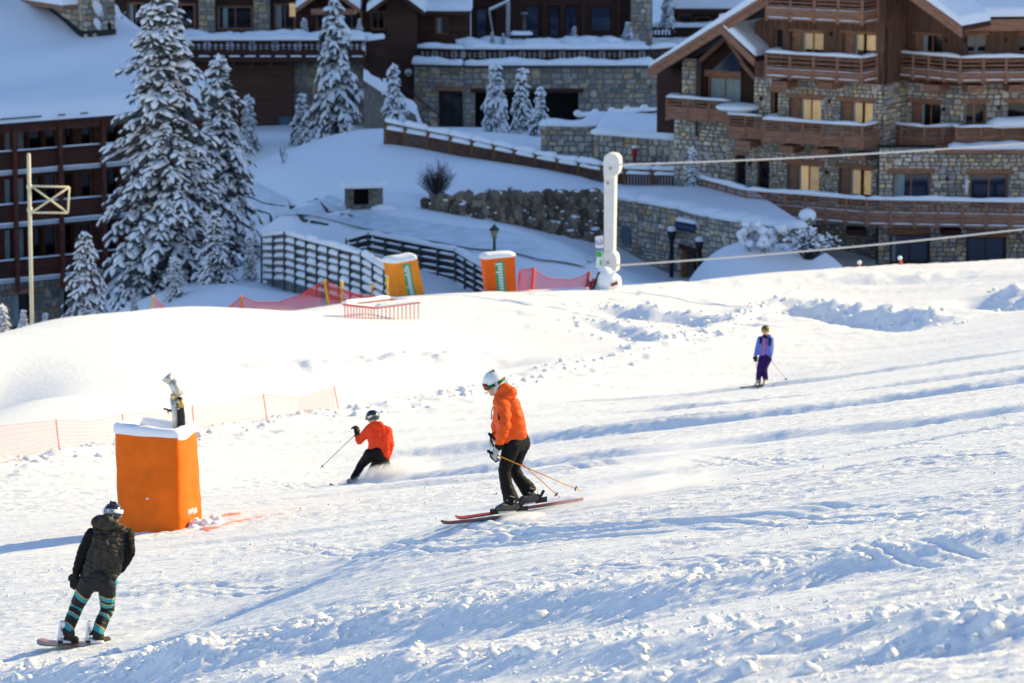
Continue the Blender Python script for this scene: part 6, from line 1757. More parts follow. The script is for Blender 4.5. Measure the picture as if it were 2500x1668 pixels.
    m = MB(); m.tube([q(419,934), q(414,928), q(406,919)], [.06,.075,.092], 14); m.tube([q(406.5,919.5), q(408,921)], [.075,.06], 14, mi=0); m.build('nozzle_cone', AL, L)
    m = MB(); m.tube([q(425,932,-.08), q(431,940,-.1), q(433,950,-.1)], .016, 6); m.build('guard', AL, L)
    m = MB(); m.tube([q(399,998), q(409,1000), q(412,1004)], .014, 6); m.tube([q(409,1000), q(411,1010)], .01, 6); m.tube([q(412,1002), q(421,1003)], .02, 6); m.build('valve_handle', BLACKM, L)
    m = MB()
    for k in range(26):
        a = rng.choice(((424,972,441,1000),(430,945,438,968),(419,955,425,985))); m.ico(q(rng.uniform(a[0],a[2]), rng.uniform(a[1],a[3]), rng.uniform(-.1,0)), rng.uniform(.012,.028), 1, jit=.2, rng=rng)
    m.build('frost', mat('yellowish_ice',(.66,.58,.38),.5), L)
    return d
LANCE_D = snow_lance()
# orange net lying on the snow right of the mat
def fallen_net():
    P = []; rng = random.Random(2)
    line = [(496,1281,1296),(520,1272,1300),(560,1262,1296),(600,1258,1288),(640,1258,1276)]
    a = [hit(p[0], p[1]) for p in line]; b = [hit(p[0], p[2]) for p in line]
    m = MB(); rows = []
    for i in range(len(line)):
        row = []
        for k in range(9):
            p = a[i].lerp(b[i], k/8); p = onsnow(p); p.z += .008+.02*math.sin(k*1.3+i)-.006*i; row.append(p)
        rows.append(row)
    m.grid(rows); o = m.build('fallen_net', mat('salmon_net',(.80,.26,.18),.7,var=.2,vscale=6,bump=.01,bscale=40)); tag(o, 'salmon orange netting lying half buried right of the orange mat', 'netting')
fallen_net()
# road edges
def road():
    m = MB()
    for L, w in (([(560,480,171),(640,497,170),(720,507,168.5),(800,520,166.5),(860,531,165)], .10), ([(590,505,168),(660,525,165),(740,540,162.5),(800,552,160.5)], .13)):
        P = [hit(p[0], p[1]) for p in L]; 
        for a, b in zip(P[:-1], P[1:]):
            for k in range(6):
                if (k*7+int(a.x*10)) % 5 == 0 and w > .11: continue
                p, q = a.lerp(b, k/6), a.lerp(b, (k+.93)/6); p.z = gz1(p.x,p.y)+.03; q.z = gz1(q.x,q.y)+.03; m.bar(p, q, .12, w*.8)
    o = m.build('kerb', mat('wet_kerb',(.045,.05,.055),.8), recalc=False); struct(o)
    # packed road surface
    rows = []
    for L in (((560,500,169),(700,530,164),(860,556,159.5),(1000,585,155.5),(1150,612,152),(1320,640,149.5),(1450,662,147)), ((560,458,176),(700,492,171),(860,520,166.5),(1000,540,162),(1150,562,158.5),(1320,588,155.5),(1500,630,151.5))):
        rows.append([hit(p[0], p[1]) for p in L])
    P = []
    for j in range(9):
        row = []
        for i in range(len(rows[0])-1):
            for k in range(6):
                p = rows[0][i].lerp(rows[0][i+1], k/6).lerp(rows[1][i].lerp(rows[1][i+1], k/6), j/8); p.z = gz1(p.x,p.y)+.10-.07*(j in (2,3,5,6)); row.append(p)
        P.append(row)
    mb = MB(); mb.grid(P); o = mb.build('road', mat('packed_road_snow',(.62,.68,.74),.5,var=.15,vscale=1.2,bump=.02,bscale=3)); struct(o)
road()
# ------------------------------------------------------------------ people
from mathutils import noise as mnoise
def _hull(bm, balls):
    vs = []
    for c, r in balls:
        rr = r if hasattr(r, '__len__') else (r, r, r)
        for v in ICO[3][0]: vs.append(bm.verts.new((c[0]+v[0]*rr[0], c[1]+v[1]*rr[1], c[2]+v[2]*rr[2])))
    res = bmesh.ops.convex_hull(bm, input=vs)
    dead = list({e for e in res['geom_interior']+res['geom_unused'] if isinstance(e, bmesh.types.BMVert)})
    bmesh.ops.delete(bm, geom=dead, context='VERTS')
def soft(name, hulls, m, parent=None, voxel=.012, smooth=4, disp=None, colour=None, origin=None):
    """one continuous skin grown over groups of balls"""
    me = bpy.data.meshes.new(name); parts = []
    for h in hulls:
        bm = bmesh.new(); _hull(bm, h); t = bpy.data.meshes.new('t'); bm.to_mesh(t); bm.free(); parts.append(t)
    V, Fc = [], []
    for t in parts:
        n = len(V); V += [tuple(v.co) for v in t.vertices]; Fc += [tuple(i+n for i in p.vertices) for p in t.polygons]; bpy.data.meshes.remove(t)
    me.from_pydata(V, [], Fc)
    bm = bmesh.new(); bm.from_mesh(me); bmesh.ops.recalc_face_normals(bm, faces=bm.faces); bm.to_mesh(me); bm.free()
    o = bpy.data.objects.new(name, me); COL.objects.link(o)
    md = o.modifiers.new('r', 'REMESH'); md.mode = 'VOXEL'; md.voxel_size = voxel
    ms = o.modifiers.new('s', 'SMOOTH'); ms.factor = .5; ms.iterations = smooth
    dg = bpy.context.evaluated_depsgraph_get(); dg.update()
    ev = bpy.data.meshes.new_from_object(o.evaluated_get(dg)); o.modifiers.clear(); o.data = ev; bpy.data.meshes.remove(me); ev.name = name
    n = len(ev.vertices)
    co = np.empty(n*3); ev.vertices.foreach_get('co', co); co = co.reshape(-1, 3)
    if disp is not None:
        nr = np.empty(n*3); ev.vertices.foreach_get('normal', nr); nr = nr.reshape(-1, 3)
        dd = np.array([disp(Vector(c)) for c in co]); co = co+nr*dd[:, None]
    if colour is not None:
        cols = np.array([(*colour(Vector(c)), 1) for c in co], dtype=np.float32); ca = ev.color_attributes.new('Col', 'FLOAT_COLOR', 'POINT'); ca.data.foreach_set('color', cols.ravel())
    off = root_loc(parent) if parent is not None else (Vector(origin) if origin is not None else Vector((0,0,0)))
    ev.vertices.foreach_set('co', (co-np.array(off)).ravel())
    ev.polygons.foreach_set('use_smooth', np.ones(len(ev.polygons), dtype=bool))
    ev.materials.clear(); ev.materials.append(m); ev.update()
    if parent is not None: o.parent = parent
    elif origin is not None: o.location = origin
    return o
def chain(pts):
    """balls along joints -> list of two-ball hulls"""
    return [[pts[i], pts[i+1]] for i in range(len(pts)-1)]
def wrinkle(amp, sc, stretch=(1,1,2.2), seed=0):
    off = Vector((seed*3.1, seed*1.7, seed*.9))
    def f(p):
        q = Vector((p.x*stretch[0], p.y*stretch[1], p.z*stretch[2]))*sc+off
        a = mnoise.noise(q); b = mnoise.noise(q*2.1)
        return amp*((1-abs(a)*2)*.6+b*.5-.2)
    return f
SKIN = mat('skin', (.62,.34,.24), .55)
GOLDHAIR = mat('fair_hair', (.45,.32,.15), .6)
def shell(name, c, f, u, rad, ang0, m, parent, tilt=0.0, zmin=-.35, res=(22, 36), brim=0.0):
    """helmet shell: ellipsoid around c, forward f, up u, open below; cut follows the face at the front"""
    f = Vector(f).normalized(); s = f.cross(Vector(u)).normalized(); u = s.cross(f).normalized()
    mb = MB(); P = []
    for i in range(res[0]+1):
        row = []
        for j in range(res[1]):
            an = 2*math.pi*j/res[1]
            front = math.cos(an)                       # 1 in front
            lim = ang0[0]*(1+front)/2+ang0[1]*(1-front)/2+ang0[2]*(1-abs(front))
            th = lim*i/res[0]
            x = math.sin(th)*math.cos(an)*rad[1]; y = math.sin(th)*math.sin(an)*rad[0]; z = math.cos(th)*rad[2]
            row.append(Vector(c)+f*x+s*y+u*z)
        P.append(row)
    mb.grid(P, closed_u=True)
    inner = []
    for k, row in enumerate((P[-1], P[-4])):
        inner.append([Vector(c)+(p-Vector(c))*.90 for p in row])
    mb.grid([P[-1], inner[0], inner[1]], closed_u=True)
    return mb.build(name, m, parent)
def band(name, c, f, u, rad, w, m, parent, a0=0, a1=6.283, tilt=0.0, n=40, th=.006, zoff=0.0, closed=False):
    """strap or lens: strip of an ellipse round the head, angles from straight ahead"""
    f = Vector(f).normalized(); s = f.cross(Vector(u)).normalized(); u = s.cross(f).normalized()
    mb = MB(); P = [[], [], [], []]
    for k in range(n+1):
        a = a0+(a1-a0)*k/n; d = f*math.cos(a)*rad[1]+s*math.sin(a)*rad[0]; cz = zoff+tilt*math.cos(a)
        e = d.normalized()*th
        for q, (z, o) in enumerate(((-w/2, 1), (w/2, 1), (w/2, 0), (-w/2, 0))): P[q].append(Vector(c)+d+e*o+u*(cz+z*(1.0)))
    mb.grid([P[0], P[1], P[2], P[3], P[0]]); return mb.build(name, m, parent)
def head_balls(c, f, u, s=1.0):
    f = Vector(f).normalized(); sd = f.cross(Vector(u)).normalized(); u = sd.cross(f).normalized(); c = Vector(c)
    return [[(c+u*.03*s, (.078*s,.078*s,.085*s)), (c+u*.02*s-f*.025*s, .08*s)],
            [(c+f*.03*s-u*.03*s, .058*s), (c+f*.045*s-u*.085*s, .033*s), (c+u*.01*s, .07*s)],
            [(c+f*.088*s+u*.0*s, .012*s), (c+f*.098*s-u*.028*s, .015*s), (c+f*.07*s-u*.03*s, .018*s)],       # nose
            [(c+f*.082*s-u*.06*s, .013*s), (c+f*.06*s-u*.06*s, .026*s)],                                       # mouth
            [(c+f*.075*s-u*.098*s, .017*s), (c+f*.05*s-u*.09*s, .025*s)],                                      # chin
            [(c+sd*.078*s, .022*s), (c+sd*.08*s-u*.03*s, .014*s)], [(c-sd*.078*s, .022*s), (c-sd*.08*s-u*.03*s, .014*s)]]
def glove_balls(w, d, n, size=1.0, curl=.8, spread=.0):
    """hand from the wrist w pointing along d, back of the hand n; five separate fingers"""
    d = Vector(d).normalized(); n = (Vector(n)-d*Vector(n).dot(d)).normalized(); s = d.cross(n).normalized(); w = Vector(w); k = size
    H = [[(w, .034*k), (w+d*.05*k, .036*k)], [(w+d*.05*k+s*.026*k, .024*k), (w+d*.05*k-s*.026*k, .024*k), (w+d*.10*k+s*.032*k, .019*k), (w+d*.10*k-s*.032*k, .019*k)]]
    for i, (o, l) in enumerate(((.036,.85),(.013,1.0),(-.012,.95),(-.035,.78))):
        b = w+d*.10*k+s*o*k*(1+spread); a1 = curl*.7; a2 = curl*1.7
        p1 = b+(d*math.cos(a1)-n*math.sin(a1))*.042*l*k; p2 = p1+(d*math.cos(a2)-n*math.sin(a2))*.038*l*k; p3 = p2+(d*math.cos(a2+.5)-n*math.sin(a2+.5))*.020*l*k
        H += chain([(b, .0135*k), (p1, .0125*k), (p2, .012*k), (p3, .0105*k)])
    t0 = w+d*.035*k+s*.034*k; t1 = t0+(d*.55+s*.6-n*.5*curl).normalized()*.045*k; t2 = t1+(d*.8+s*.05-n*.6*curl).normalized()*.034*k
    H += chain([(t0, .018*k), (t1, .015*k), (t2, .012*k)])
    return H
FAB = {}
def fabric(name, col, rough=.6, bump=.006, bs=14, attr=None, var=.12, sheen=0.0):
    return mat(name, col, rough, var=var, vscale=5, bump=bump, bscale=bs, attr=attr, spec=.12)
def ski(name, P, w, label, m_top, m_edge, tip=True, th=.016, up=Vector((0,0,1)), group='skis'):
    """P: centre line points, tip first"""
    P = [Vector(p) for p in P]; mb = MB(); rows = []
    L = [0]
    for a, b in zip(P[:-1], P[1:]): L.append(L[-1]+(b-a).length)
    N = 40
    for i in range(N+1):
        s = L[-1]*i/N
        for k in range(len(L)-1):
            if s <= L[k+1] or k == len(L)-2: f = (s-L[k])/(L[k+1]-L[k]); p = P[k].lerp(P[k+1], f); t = (P[k+1]-P[k]).normalized(); break
        x = i/N; ww = w*(.52+.10*(2*x-1)**2); 
        if x < .06: ww *= math.sqrt(max(.02, 1-((.06-x)/.06)**2))
        if x > .96: ww *= .75
        sd = t.cross(up).normalized(); nn = sd.cross(t).normalized()
        rows.append((p-sd*ww, p+sd*ww, nn*th))
    top = [[a+n for a, b, n in rows], [b+n for a, b, n in rows]]; bot = [[a for a, b, n in rows], [b for a, b, n in rows]]
    mb.grid(top, 0); mb.grid([bot[0], top[0]], 1); mb.grid([bot[1], top[1]], 1); mb.grid(bot, 1)
    return mb
def pole(a, b, label, m, grip, basket=.035, r=.0075, group='ski poles', up_ext=.0):
    a = Vector(a); b = Vector(b); t = (b-a).normalized(); root = thing('ski_pole', b, label, 'ski pole', group)
    mb = MB(); mb.tube([a, b], [r, r*.75], 8); mb.build('shaft', m, root)
    mb = MB(); mb.tube([a-t*.09, a-t*.085, a+t*.05], [.015,.018,.014], 8); mb.build('grip', grip, root)
    c = b-t*.06; mb = MB(); mb.tube([c-t*.006, c+t*.006], [basket*.8, basket], 12); 
    mb.build('basket', BLACKM, root)
    return root
BLK = fabric('black_fabric', (.012,.012,.013), .62, .006, 12)

# ================================================================= skier in the orange down jacket
def main_skier():
    d0 = 45.0; fw = hit_s(1277, 1254); d0 = depth(fw)
    def q(zx, zy, dd=0.0): return pix(1060+.2615*zx, 890+.2615*zy, d0+dd)
    base = q(740, 1400); base.z -= .02
    f = Vector((-.93, -.12, -.36)).normalized(); u = Vector((-.36, 0, .93))
    hc = q(556, 190, 0)
    # joints: near side has smaller depth
    nsh, nel, nwr = q(645, 400, -.19), q(655, 575, -.24), q(612, 735, -.22)
    fsh, fel, fwr = q(640, 395, .19), q(590, 560, .26), q(585, 660, .24)
    pel, chest = q(765, 705, 0), q(680, 450, 0)
    nh, nk, na = q(722, 740, -.10), q(655, 985, -.11), q(715, 1275, -.10)
    fh, fk, fa = q(805, 735, .10), q(742, 975, .11), q(878, 1190, .12)
    body = soft('person', head_balls(hc, f, u, 1.0)+chain([(hc-f*.02, .055), (q(625, 310), .06), (chest, (.085,.11,.11)), (pel, (.08,.10,.08))])
        + chain([(nsh, .06), (nel, .045), (nwr, .035), (q(575,800,-.22), .035)])+chain([(fsh, .06), (fel, .045), (fwr, .035), (q(562,690,.24), .035)])
        + chain([(nh, .085), (nk, .055), (na, .045), (q(640,1350,-.10), .035)])+chain([(fh, .085), (fk, .055), (fa, .045), (q(830,1290,.12), .035)])
        + [[(nsh, .055), (fsh, .055), (chest, .07)], [(nh, .075), (fh, .075), (pel, .075)]], SKIN, None, .014, 3, origin=base)
    tag(body, 'person skiing in orange down jacket, white helmet and black trousers, gliding left', 'person')
    # trousers
    TR = fabric('black_ski_trousers', (.008,.0075,.0075), .6, .008, 9)
    soft('trousers', chain([(nh, (.115,.12,.12)), (q(690,870,-.105), .088), (nk, .072), (q(672,1120,-.11), .072), (q(718,1262,-.10), .092)])
        + chain([(fh, (.115,.12,.12)), (q(775,860,.105), .085), (fk, .07), (q(805,1080,.115), .072), (q(876,1165,.12), .092)])
        + [[(nh, .12), (fh, .12), (q(775,690,0), .13)]], TR, body, .010, 3, wrinkle(.008, 13, (1,1,1.6), 2))
    # jacket
    JK = fabric('orange_down_jacket', (.86,.108,.016), .55, .004, 30)
    w = wrinkle(.009, 11, (1,1,1.8), 5)
    def puff(p):
        z = (p.z-base.z)
        return w(p)+.010*abs(math.sin(z*math.pi/.115+.35*math.sin(p.x*9)))-.004
    soft('jacket', [[(q(620,350,-.10), .085), (q(620,350,.10), .085), (q(720,370,-.12), .095), (q(720,370,.12), .095), (q(655,520,-.11), .115), (q(655,520,.11), .115), (q(760,520,-.11), .105), (q(760,520,.11), .105)],
        [(q(655,520,-.11), .115), (q(655,520,.11), .115), (q(760,520,-.11), .105), (q(760,520,.11), .105), (q(700,690,-.11), .105), (q(700,690,.11), .105), (q(795,650,-.10), .085), (q(795,650,.10), .085)]]
        + chain([(nsh, .088), (q(648,480,-.215), .083), (nel, .074), (q(630,660,-.23), .064), (nwr+Vector((0,0,.02)), .052)])
        + chain([(fsh, .088), (fel, .072), (fwr, .055)]), JK, body, .010, 3, puff)
    # hood
    soft('hood', [[(q(600,290,-.05), .05), (q(600,290,.05), .05), (q(660,215,-.06), .055), (q(660,215,.06), .055), (q(720,265,-.07), .068), (q(720,265,.07), .068)],
        [(q(720,262,-.07), .07), (q(720,262,.07), .07), (q(640,320,-.1), .06), (q(640,320,.1), .06)], [(q(585,310,-.05), .035), (q(585,310,.05), .035), (q(640,330,0), .06)]], JK, body, .010, 3, wrinkle(.007, 12, (1,1,1), 7))
    # helmet
    HM = mat('white_helmet', (.74,.75,.76), .25, spec=.5, coat=.4)
    hcc = q(553, 148, 0)
    shell('helmet', hcc, f, u, (.112,.128,.118), (R(82), R(118), R(26)), HM, body)
    for k in (-1, 0, 1):
        b2 = MB(); sdv = f.cross(u).normalized(); b2.obox(hcc+u*.105+sdv*.04*k-f*.02, f*.03, sdv*.006, u*.01); b2.build('helmet_vent', BLACKM, body, recalc=False)
    band('goggle_strap', hcc-u*.035, f, u, (.116,.131), .036, mat('green_black_strap', (.02,.16,.03), .6, col2=(.008,.008,.008), vscale=22), body, .62, 5.66, -.012)
    band('goggle_frame', hc+u*.018, f, u, (.088,.108), .075, BLACKM, body, -.85, .85, 0, 20, .012)
    band('goggle_lens', hc+u*.018, f, u, (.092,.122), .062, mat('red_mirror_lens', (.42,.03,.02), .12, metal=.6), body, -.75, .75, 0, 20, .006)
    soft('ear_pad', [[(hc+u*.02-f*.035-f.cross(u).normalized()*0+Vector((0,-.085,0)), .035), (hc-u*.07+Vector((0,-.07,0)), .026)]], mat('ear_pad', (.55,.56,.58), .8), body, .008, 3)
    soft('chin_strap', chain([(hc-u*.075+Vector((0,-.06,0)), .014), (hc+f*.045-u*.112, .014), (hc-u*.075+Vector((0,.06,0)), .014)]), mat('ear_pad', (.55,.56,.58), .8), body, .006, 2)
    soft('hair', chain([(hc-f*.07-u*.05+Vector((0,-.05,0)), .028), (hc-f*.065-u*.11+Vector((0,-.05,0)), .022), (hc-f*.055-u*.15+Vector((0,-.04,0)), .012)]), GOLDHAIR, body, .007, 2)
    # gloves
    GL = fabric('pale_grey_glove', (.50,.50,.46), .7, .005, 20)
    hd = (q(560,840,-.22)-nwr).normalized()
    soft('glove', glove_balls(q(590,775,-.22), hd, Vector((-.75,-.4,-.1)), 1.15, 1.15), GL, body, .006, 2)
    soft('glove', glove_balls(q(585,655,.24), Vector((-.55,0,-.83)), Vector((-.6,.3,.3)), 1.1, 1.1), GL, body, .006, 2)
    soft('cuff', [[(q(612,745,-.22), .05), (q(596,775,-.22), .046)]], BLK, body, .008, 2)
    soft('wrist_strap', chain([(q(518,800,-.24), .009), (q(525,860,-.24), .010), (q(575,908,-.24), .011), (q(605,895,-.24), .010)])+chain([(q(560,640,.2), .010), (q(522,660,.2), .011), (q(530,710,.2), .010), (q(560,770,.18), .010)]), BLK, body, .006, 2)
    m = MB(); m.tube([q(548,395,-.02), q(536,440,-.03), q(532,515,-.03)], .006, 5); m.build('drawcord', mat('drawcord',(.12,.13,.15),.6), body)
    m = MB(); p = q(604,500,-.335); m.obox(p, (.012,0,0), (0,.004,0), (0,0,.022)); m.obox(q(600,470,-.335), (.008,0,0), (0,.004,0), (0,0,.009)); m.build('sleeve_badge', BLK, body, recalc=False)
    # boots
    BT = mat('ski_boot_shell', (.055,.05,.042), .35, var=.4, vscale=14, spec=.6)
    def boot(a, toe, heel, nm):
        up = Vector((0,0,1)); an = Vector(a)
        h = [[(an+Vector((0,0,.04)), (.062,.058,.05)), (heel+Vector((0,0,.06)), (.055,.052,.05))], [(heel+Vector((0,0,.045)), .045), (toe+Vector((0,0,.045)), .042), (heel.lerp(toe,.45)+Vector((0,0,.09)), .052)], [(an, .058), (heel.lerp(toe,.5)+Vector((0,0,.08)), .048)]]
        b = soft(nm, h, BT, body, .008, 2)
        for k in range(3):
            p = heel.lerp(toe, .62-.2*k)+Vector((0,-.052,.10+.045*k)); mm = MB(); mm.obox(p, (.026,0,-.008), (0,.006,0), (.002,0,.006)); mm.build('buckle', METAL, b, recalc=False)
        mm = MB(); p = heel.lerp(toe,.1)+Vector((0,-.058,.13)); mm.tube([p, p+Vector((0,-.008,0))], .014, 10); mm.build('pivot_bolt', METAL, b)
        return b
    nt, nhh = q(600,1385,-.10), q(765,1370,-.10); ft, fhh = q(800,1315,.12), q(945,1290,.12)
    boot(na, nt, nhh, 'boot'); boot(fa, ft, fhh, 'boot')
    # skis with bindings
    TOP = mat('ski_topsheet_red', (.60,.035,.012), .5, var=.5, vscale=5, spec=.1, col2=(.10,.014,.015)); EDG = mat('ski_edge', (.10,.10,.10), .35, metal=.6)
    for i, (P, lab, bx) in enumerate((([(60,1462,-.10),(85,1478,-.10),(130,1486,-.10),(300,1468,-.10),(560,1440,-.10),(850,1416,-.10),(1200,1385,-.10)], 'nearer dark red ski of the skier in orange jacket', (nt, nhh)), ([(193,1414,.12),(215,1432,.12),(260,1438,.12),(540,1396,.12),(870,1345,.12),(1130,1305,.12),(1395,1262,.12)], 'farther red ski of the skier in orange jacket', (ft, fhh)))):
        PP = [q(*p) for p in P]; mb = ski('ski', PP, .10, lab, TOP, EDG)
        root = thing('ski', PP[3], lab, 'ski', 'skis'); mb.build('ski_body', [TOP, EDG], root)
        t, h = bx
        ax = (h-t).normalized(); 
        mm = MB(); mm.obox(t-ax*.05+Vector((0,0,.02)), ax*.05, Vector((0,.035,0)), Vector((0,0,.028))); mm.obox(t-ax*.02+Vector((0,0,.05)), ax*.02, Vector((0,.03,0)), Vector((0,0,.014))); mm.build('toe_binding', BLACKM, root, recalc=False)
        mm = MB(); mm.obox(h+ax*.07+Vector((0,0,.02)), ax*.07, Vector((0,.035,0)), Vector((0,0,.026))); mm.bar(h+ax*.04+Vector((0,0,.03)), h+ax*.10+Vector((0,0,.13)), .045, .03); mm.bar(h+ax*.02+Vector((0,0,.06)), h+ax*.05+Vector((0,0,.08)), .06, .03); mm.build('heel_binding', BLACKM, root, recalc=False)
        mm = MB(); mm.obox((t+h)/2+Vector((0,0,.012)), (h-t)*.75, Vector((0,.033,0)), Vector((0,0,.010))); mm.build('binding_plate', mat('binding_white',(.6,.6,.6),.4), root, recalc=False)
    PO = mat('orange_pole', (.72,.29,.02), .35, var=.25, vscale=14, spec=.5)
    pole(q(560,835,-.24), q(1365,1178,-.35), 'upper orange ski pole trailing behind the orange jacket skier', PO, BLK)
    pole(q(560,690,.20), q(1175,1245,.30), 'lower orange ski pole trailing behind the orange jacket skier', PO, BLK)
main_skier()

# ================================================================= snowboarder seen from behind
def boarder():
    gw = hit_s(200, 1574); d0 = depth(gw)
    def q(zx, zy, dd=0.0): return pix(80+.2487*zx, 1210+.2487*zy, d0+dd)
    base = q(500, 1465)
    hc = q(790, 170, .05); f = Vector((-.25,.96,-.1)); u = Vector((.10,.05,1))
    lsh, lel, lwr = q(580, 385, .0), q(488, 570, .02), q(432, 745, .02)
    rsh, rel, rwr = q(925, 385, .03), q(950, 560, .0), q(868, 720, .08)
    pel, chest = q(650, 800, .0), q(745, 480, .02)
    lh, lk, la = q(545, 850, .0), q(432, 1085, .10), q(335, 1345, .0)
    rh, rk, ra = q(725, 865, .0), q(735, 1120, .14), q(620, 1360, .0)
    body = soft('person', head_balls(hc, f, u)+chain([(hc, .06), (q(780,290,.03), .06), (chest, (.11,.065,.11)), (pel, (.10,.065,.08))])
        + chain([(lsh, .06), (lel, .045), (lwr, .035), (q(415,800,.02), .035)])+chain([(rsh, .06), (rel, .045), (rwr, .035), (q(845,755,.1), .03)])
        + chain([(lh, .085), (lk, .055), (la, .045), (q(400,1415,.05), .03)])+chain([(rh, .085), (rk, .055), (ra, .045), (q(690,1420,.05), .03)])
        + [[(lsh, .055), (rsh, .055), (chest, .06)], [(lh, .07), (rh, .07), (pel, .065)]], SKIN, None, .014, 3, origin=base)
    tag(body, 'snowboarder seen from behind in black jacket and black trousers with turquoise bands', 'person')
    # trousers with bands
    PT_ = mat('banded_snow_trousers', (.02,.02,.02), .6, attr='Col', bump=.008, bscale=10)
    segs = {'l': [lh, lk, la], 'r': [rh, rk, ra]}
    bands = {'l': [(.42,.60),(.98,1.12),(1.36,1.48),(1.82,2.02)], 'r': [(.44,.58),(.68,.80),(1.02,1.08),(1.28,1.40),(1.80,2.02)]}
    def legt(p):
        best = None
        for k, (a, b, c) in segs.items():
            for i, (s, e) in enumerate(((a, b), (b, c))):
                v = e-s; t = max(0, min(1.1, (p-s).dot(v)/v.length_squared)); dd = (p-(s+v*t)).length
                if best is None or dd < best[0]: best = (dd, k, i+t)
        return best
    TEAL, BK, EDGEC = (.035,.28,.34), (.012,.012,.013), (.62,.34,.06)
    def pc(p):
        dd, k, t = legt(p); t2 = t+.10*(p.x-segs[k][1].x)/.12*(-.9 if k == 'l' else -.7)+.06*mnoise.noise(p*7)
        for a, b in bands[k]:
            if a <= t2 <= b: return TEAL
            if a-.03 <= t2 < a: return EDGEC
        return BK
    soft('trousers', chain([(lh, (.115,.11,.12)), (lh.lerp(lk,.5), .10), (lk, .083), (lk.lerp(la,.5), .08), (la+Vector((.0,0,.02)), .075)])
        + chain([(rh, (.115,.11,.12)), (rh.lerp(rk,.5), .10), (rk, .083), (rk.lerp(ra,.5), .08), (ra+Vector((.02,0,.02)), .078)])
        + [[(lh, .11), (rh, .11), (q(650,790,0), .13)]], PT_, body, .008, 3, wrinkle(.010, 13, (1,1,1.5), 3), pc)
    soft('shirt_hem', [[(q(490,835,0), .05), (q(800,850,0), .05), (q(640,845,.03), .10)]], mat('teal_fabric', (.05,.36,.42), .7), body, .010, 3)
    # jacket
    JK = mat('speckled_black_jacket', (.014,.013,.012), .6, spec=.2, var=.0, col2=(.06,.05,.038), vscale=16, bump=.007, bscale=11)
    soft('jacket', [[(q(640,370,0), .085), (q(880,370,.02), .085), (q(600,640,-.0), .105), (q(820,640,.0), .10), (q(740,500,-.06), .11)], [(q(600,640,0), .105), (q(820,640,0), .10), (q(560,770,0), .10), (q(745,790,0), .10)]]
        , JK, body, .009, 2, wrinkle(.022, 8, (1.6,1,2.4), 4))
    SL = fabric('black_sleeve', (.006,.006,.0065), .6, .008, 12)
    soft('sleeve', chain([(lsh, .085), (lsh.lerp(lel,.5), .078), (lel, .07), (lel.lerp(lwr,.5), .064), (lwr, .054)]), SL, body, .010, 3, wrinkle(.011, 12, (1,1,2), 6))
    soft('sleeve', chain([(rsh, .085), (rsh.lerp(rel,.5), .08), (rel, .07), (rel.lerp(rwr,.5), .064), (rwr, .052)]), SL, body, .010, 3, wrinkle(.011, 12, (1,1,2), 8))
    soft('hem_band', [[(q(530,775,0), .085), (q(755,800,0), .085), (q(525,815,0), .075), (q(770,840,0), .07)]], SL, body, .010, 3)
    soft('hood', [[(q(625,255,-.05), .06), (q(640,235,.0), .05), (q(800,285,-.05), .06), (q(720,240,-.08), .07)], [(q(620,270,-.03), .06), (q(840,300,-.0), .05), (q(730,300,-.07), .075)]], JK, body, .010, 3, wrinkle(.010, 10, (1,1,1.4), 9))
    # helmet, strap
    HM = mat('black_gloss_helmet', (.012,.012,.013), .18, spec=.6, coat=.5)
    hcc = q(785, 165, .05)
    shell('helmet', hcc, f, u, (.118,.13,.122), (R(85), R(128), R(18)), HM, body)
    st = band('goggle_strap', hcc+u*.012, f, u+Vector((0,0,0)), (.121,.134), .046, mat('white_strap', (.80,.80,.84), .6), body, .5, 5.78, -.018)
    # lettering on the strap: BLOC, curved round the head
    NV = mat('navy_print', (.012,.012,.06), .5)
    fv = f.normalized(); sv = fv.cross(u).normalized(); uv = sv.cross(fv).normalized()
    glyph = {'B': ['111','101','110','101','111'], 'L': ['100','100','100','100','111'], 'O': ['111','101','101','101','111'], 'C': ['111','100','100','100','111']}
    for gi, ch in enumerate('BLOC'):
        mm = MB()
        for r_, row in enumerate(glyph[ch]):
            for c_, bit in enumerate(row):
                if bit == '1':
                    a0 = math.pi+1.12-.30*gi-.085*c_
                    a = [a0, a0-.088]; z = .018-.0075*r_; 
                    V = []
                    for aa in a:
                        for zz in (z, z-.0078): V.append(hcc+uv*(.012+zz-.018*math.cos(aa))+fv*math.cos(aa)*.1415+sv*math.sin(aa)*.1285)
                    mm.add(V, [(0,1,3,2)])
        mm.build('letter', NV, st, recalc=False)
    m = MB(); rng = random.Random(6)
    for k in range(14): m.ico(hcc+u*.118+Vector((rng.uniform(-.04,.03), rng.uniform(-.03,.03), rng.uniform(-.01,.012))), rng.uniform(.008,.016), 1, rng=rng)
    m.build('helmet_crest', BLK, body, recalc=False)
    m = MB()
    for k in range(16):
        a = math.pi+rng.uniform(.1,.75); m.ico(hcc+fv*math.cos(a)*.128+sv*math.sin(a)*.116-uv*rng.uniform(.02,.07), rng.uniform(.006,.014), 1, rng=rng)
    m.build('stuck_snow', SNOW_CAP, body, recalc=False)
    GL = fabric('black_glove', (.012,.012,.010), .6, .006, 20)
    soft('glove', glove_balls(q(428,755,.02), Vector((-.18,.0,-1)), Vector((-.3,-.95,0)), 1.25, .35, .1), GL, body, .007, 2)
    soft('glove', glove_balls(q(862,725,.08), Vector((-.35,.75,-.5)), Vector((.5,-.4,.2)), 1.1, .6), GL, body, .007, 2)
    # boots
    BT = mat('black_snowboard_boot', (.03,.026,.02), .6, var=.6, vscale=20, bump=.006, bscale=20)
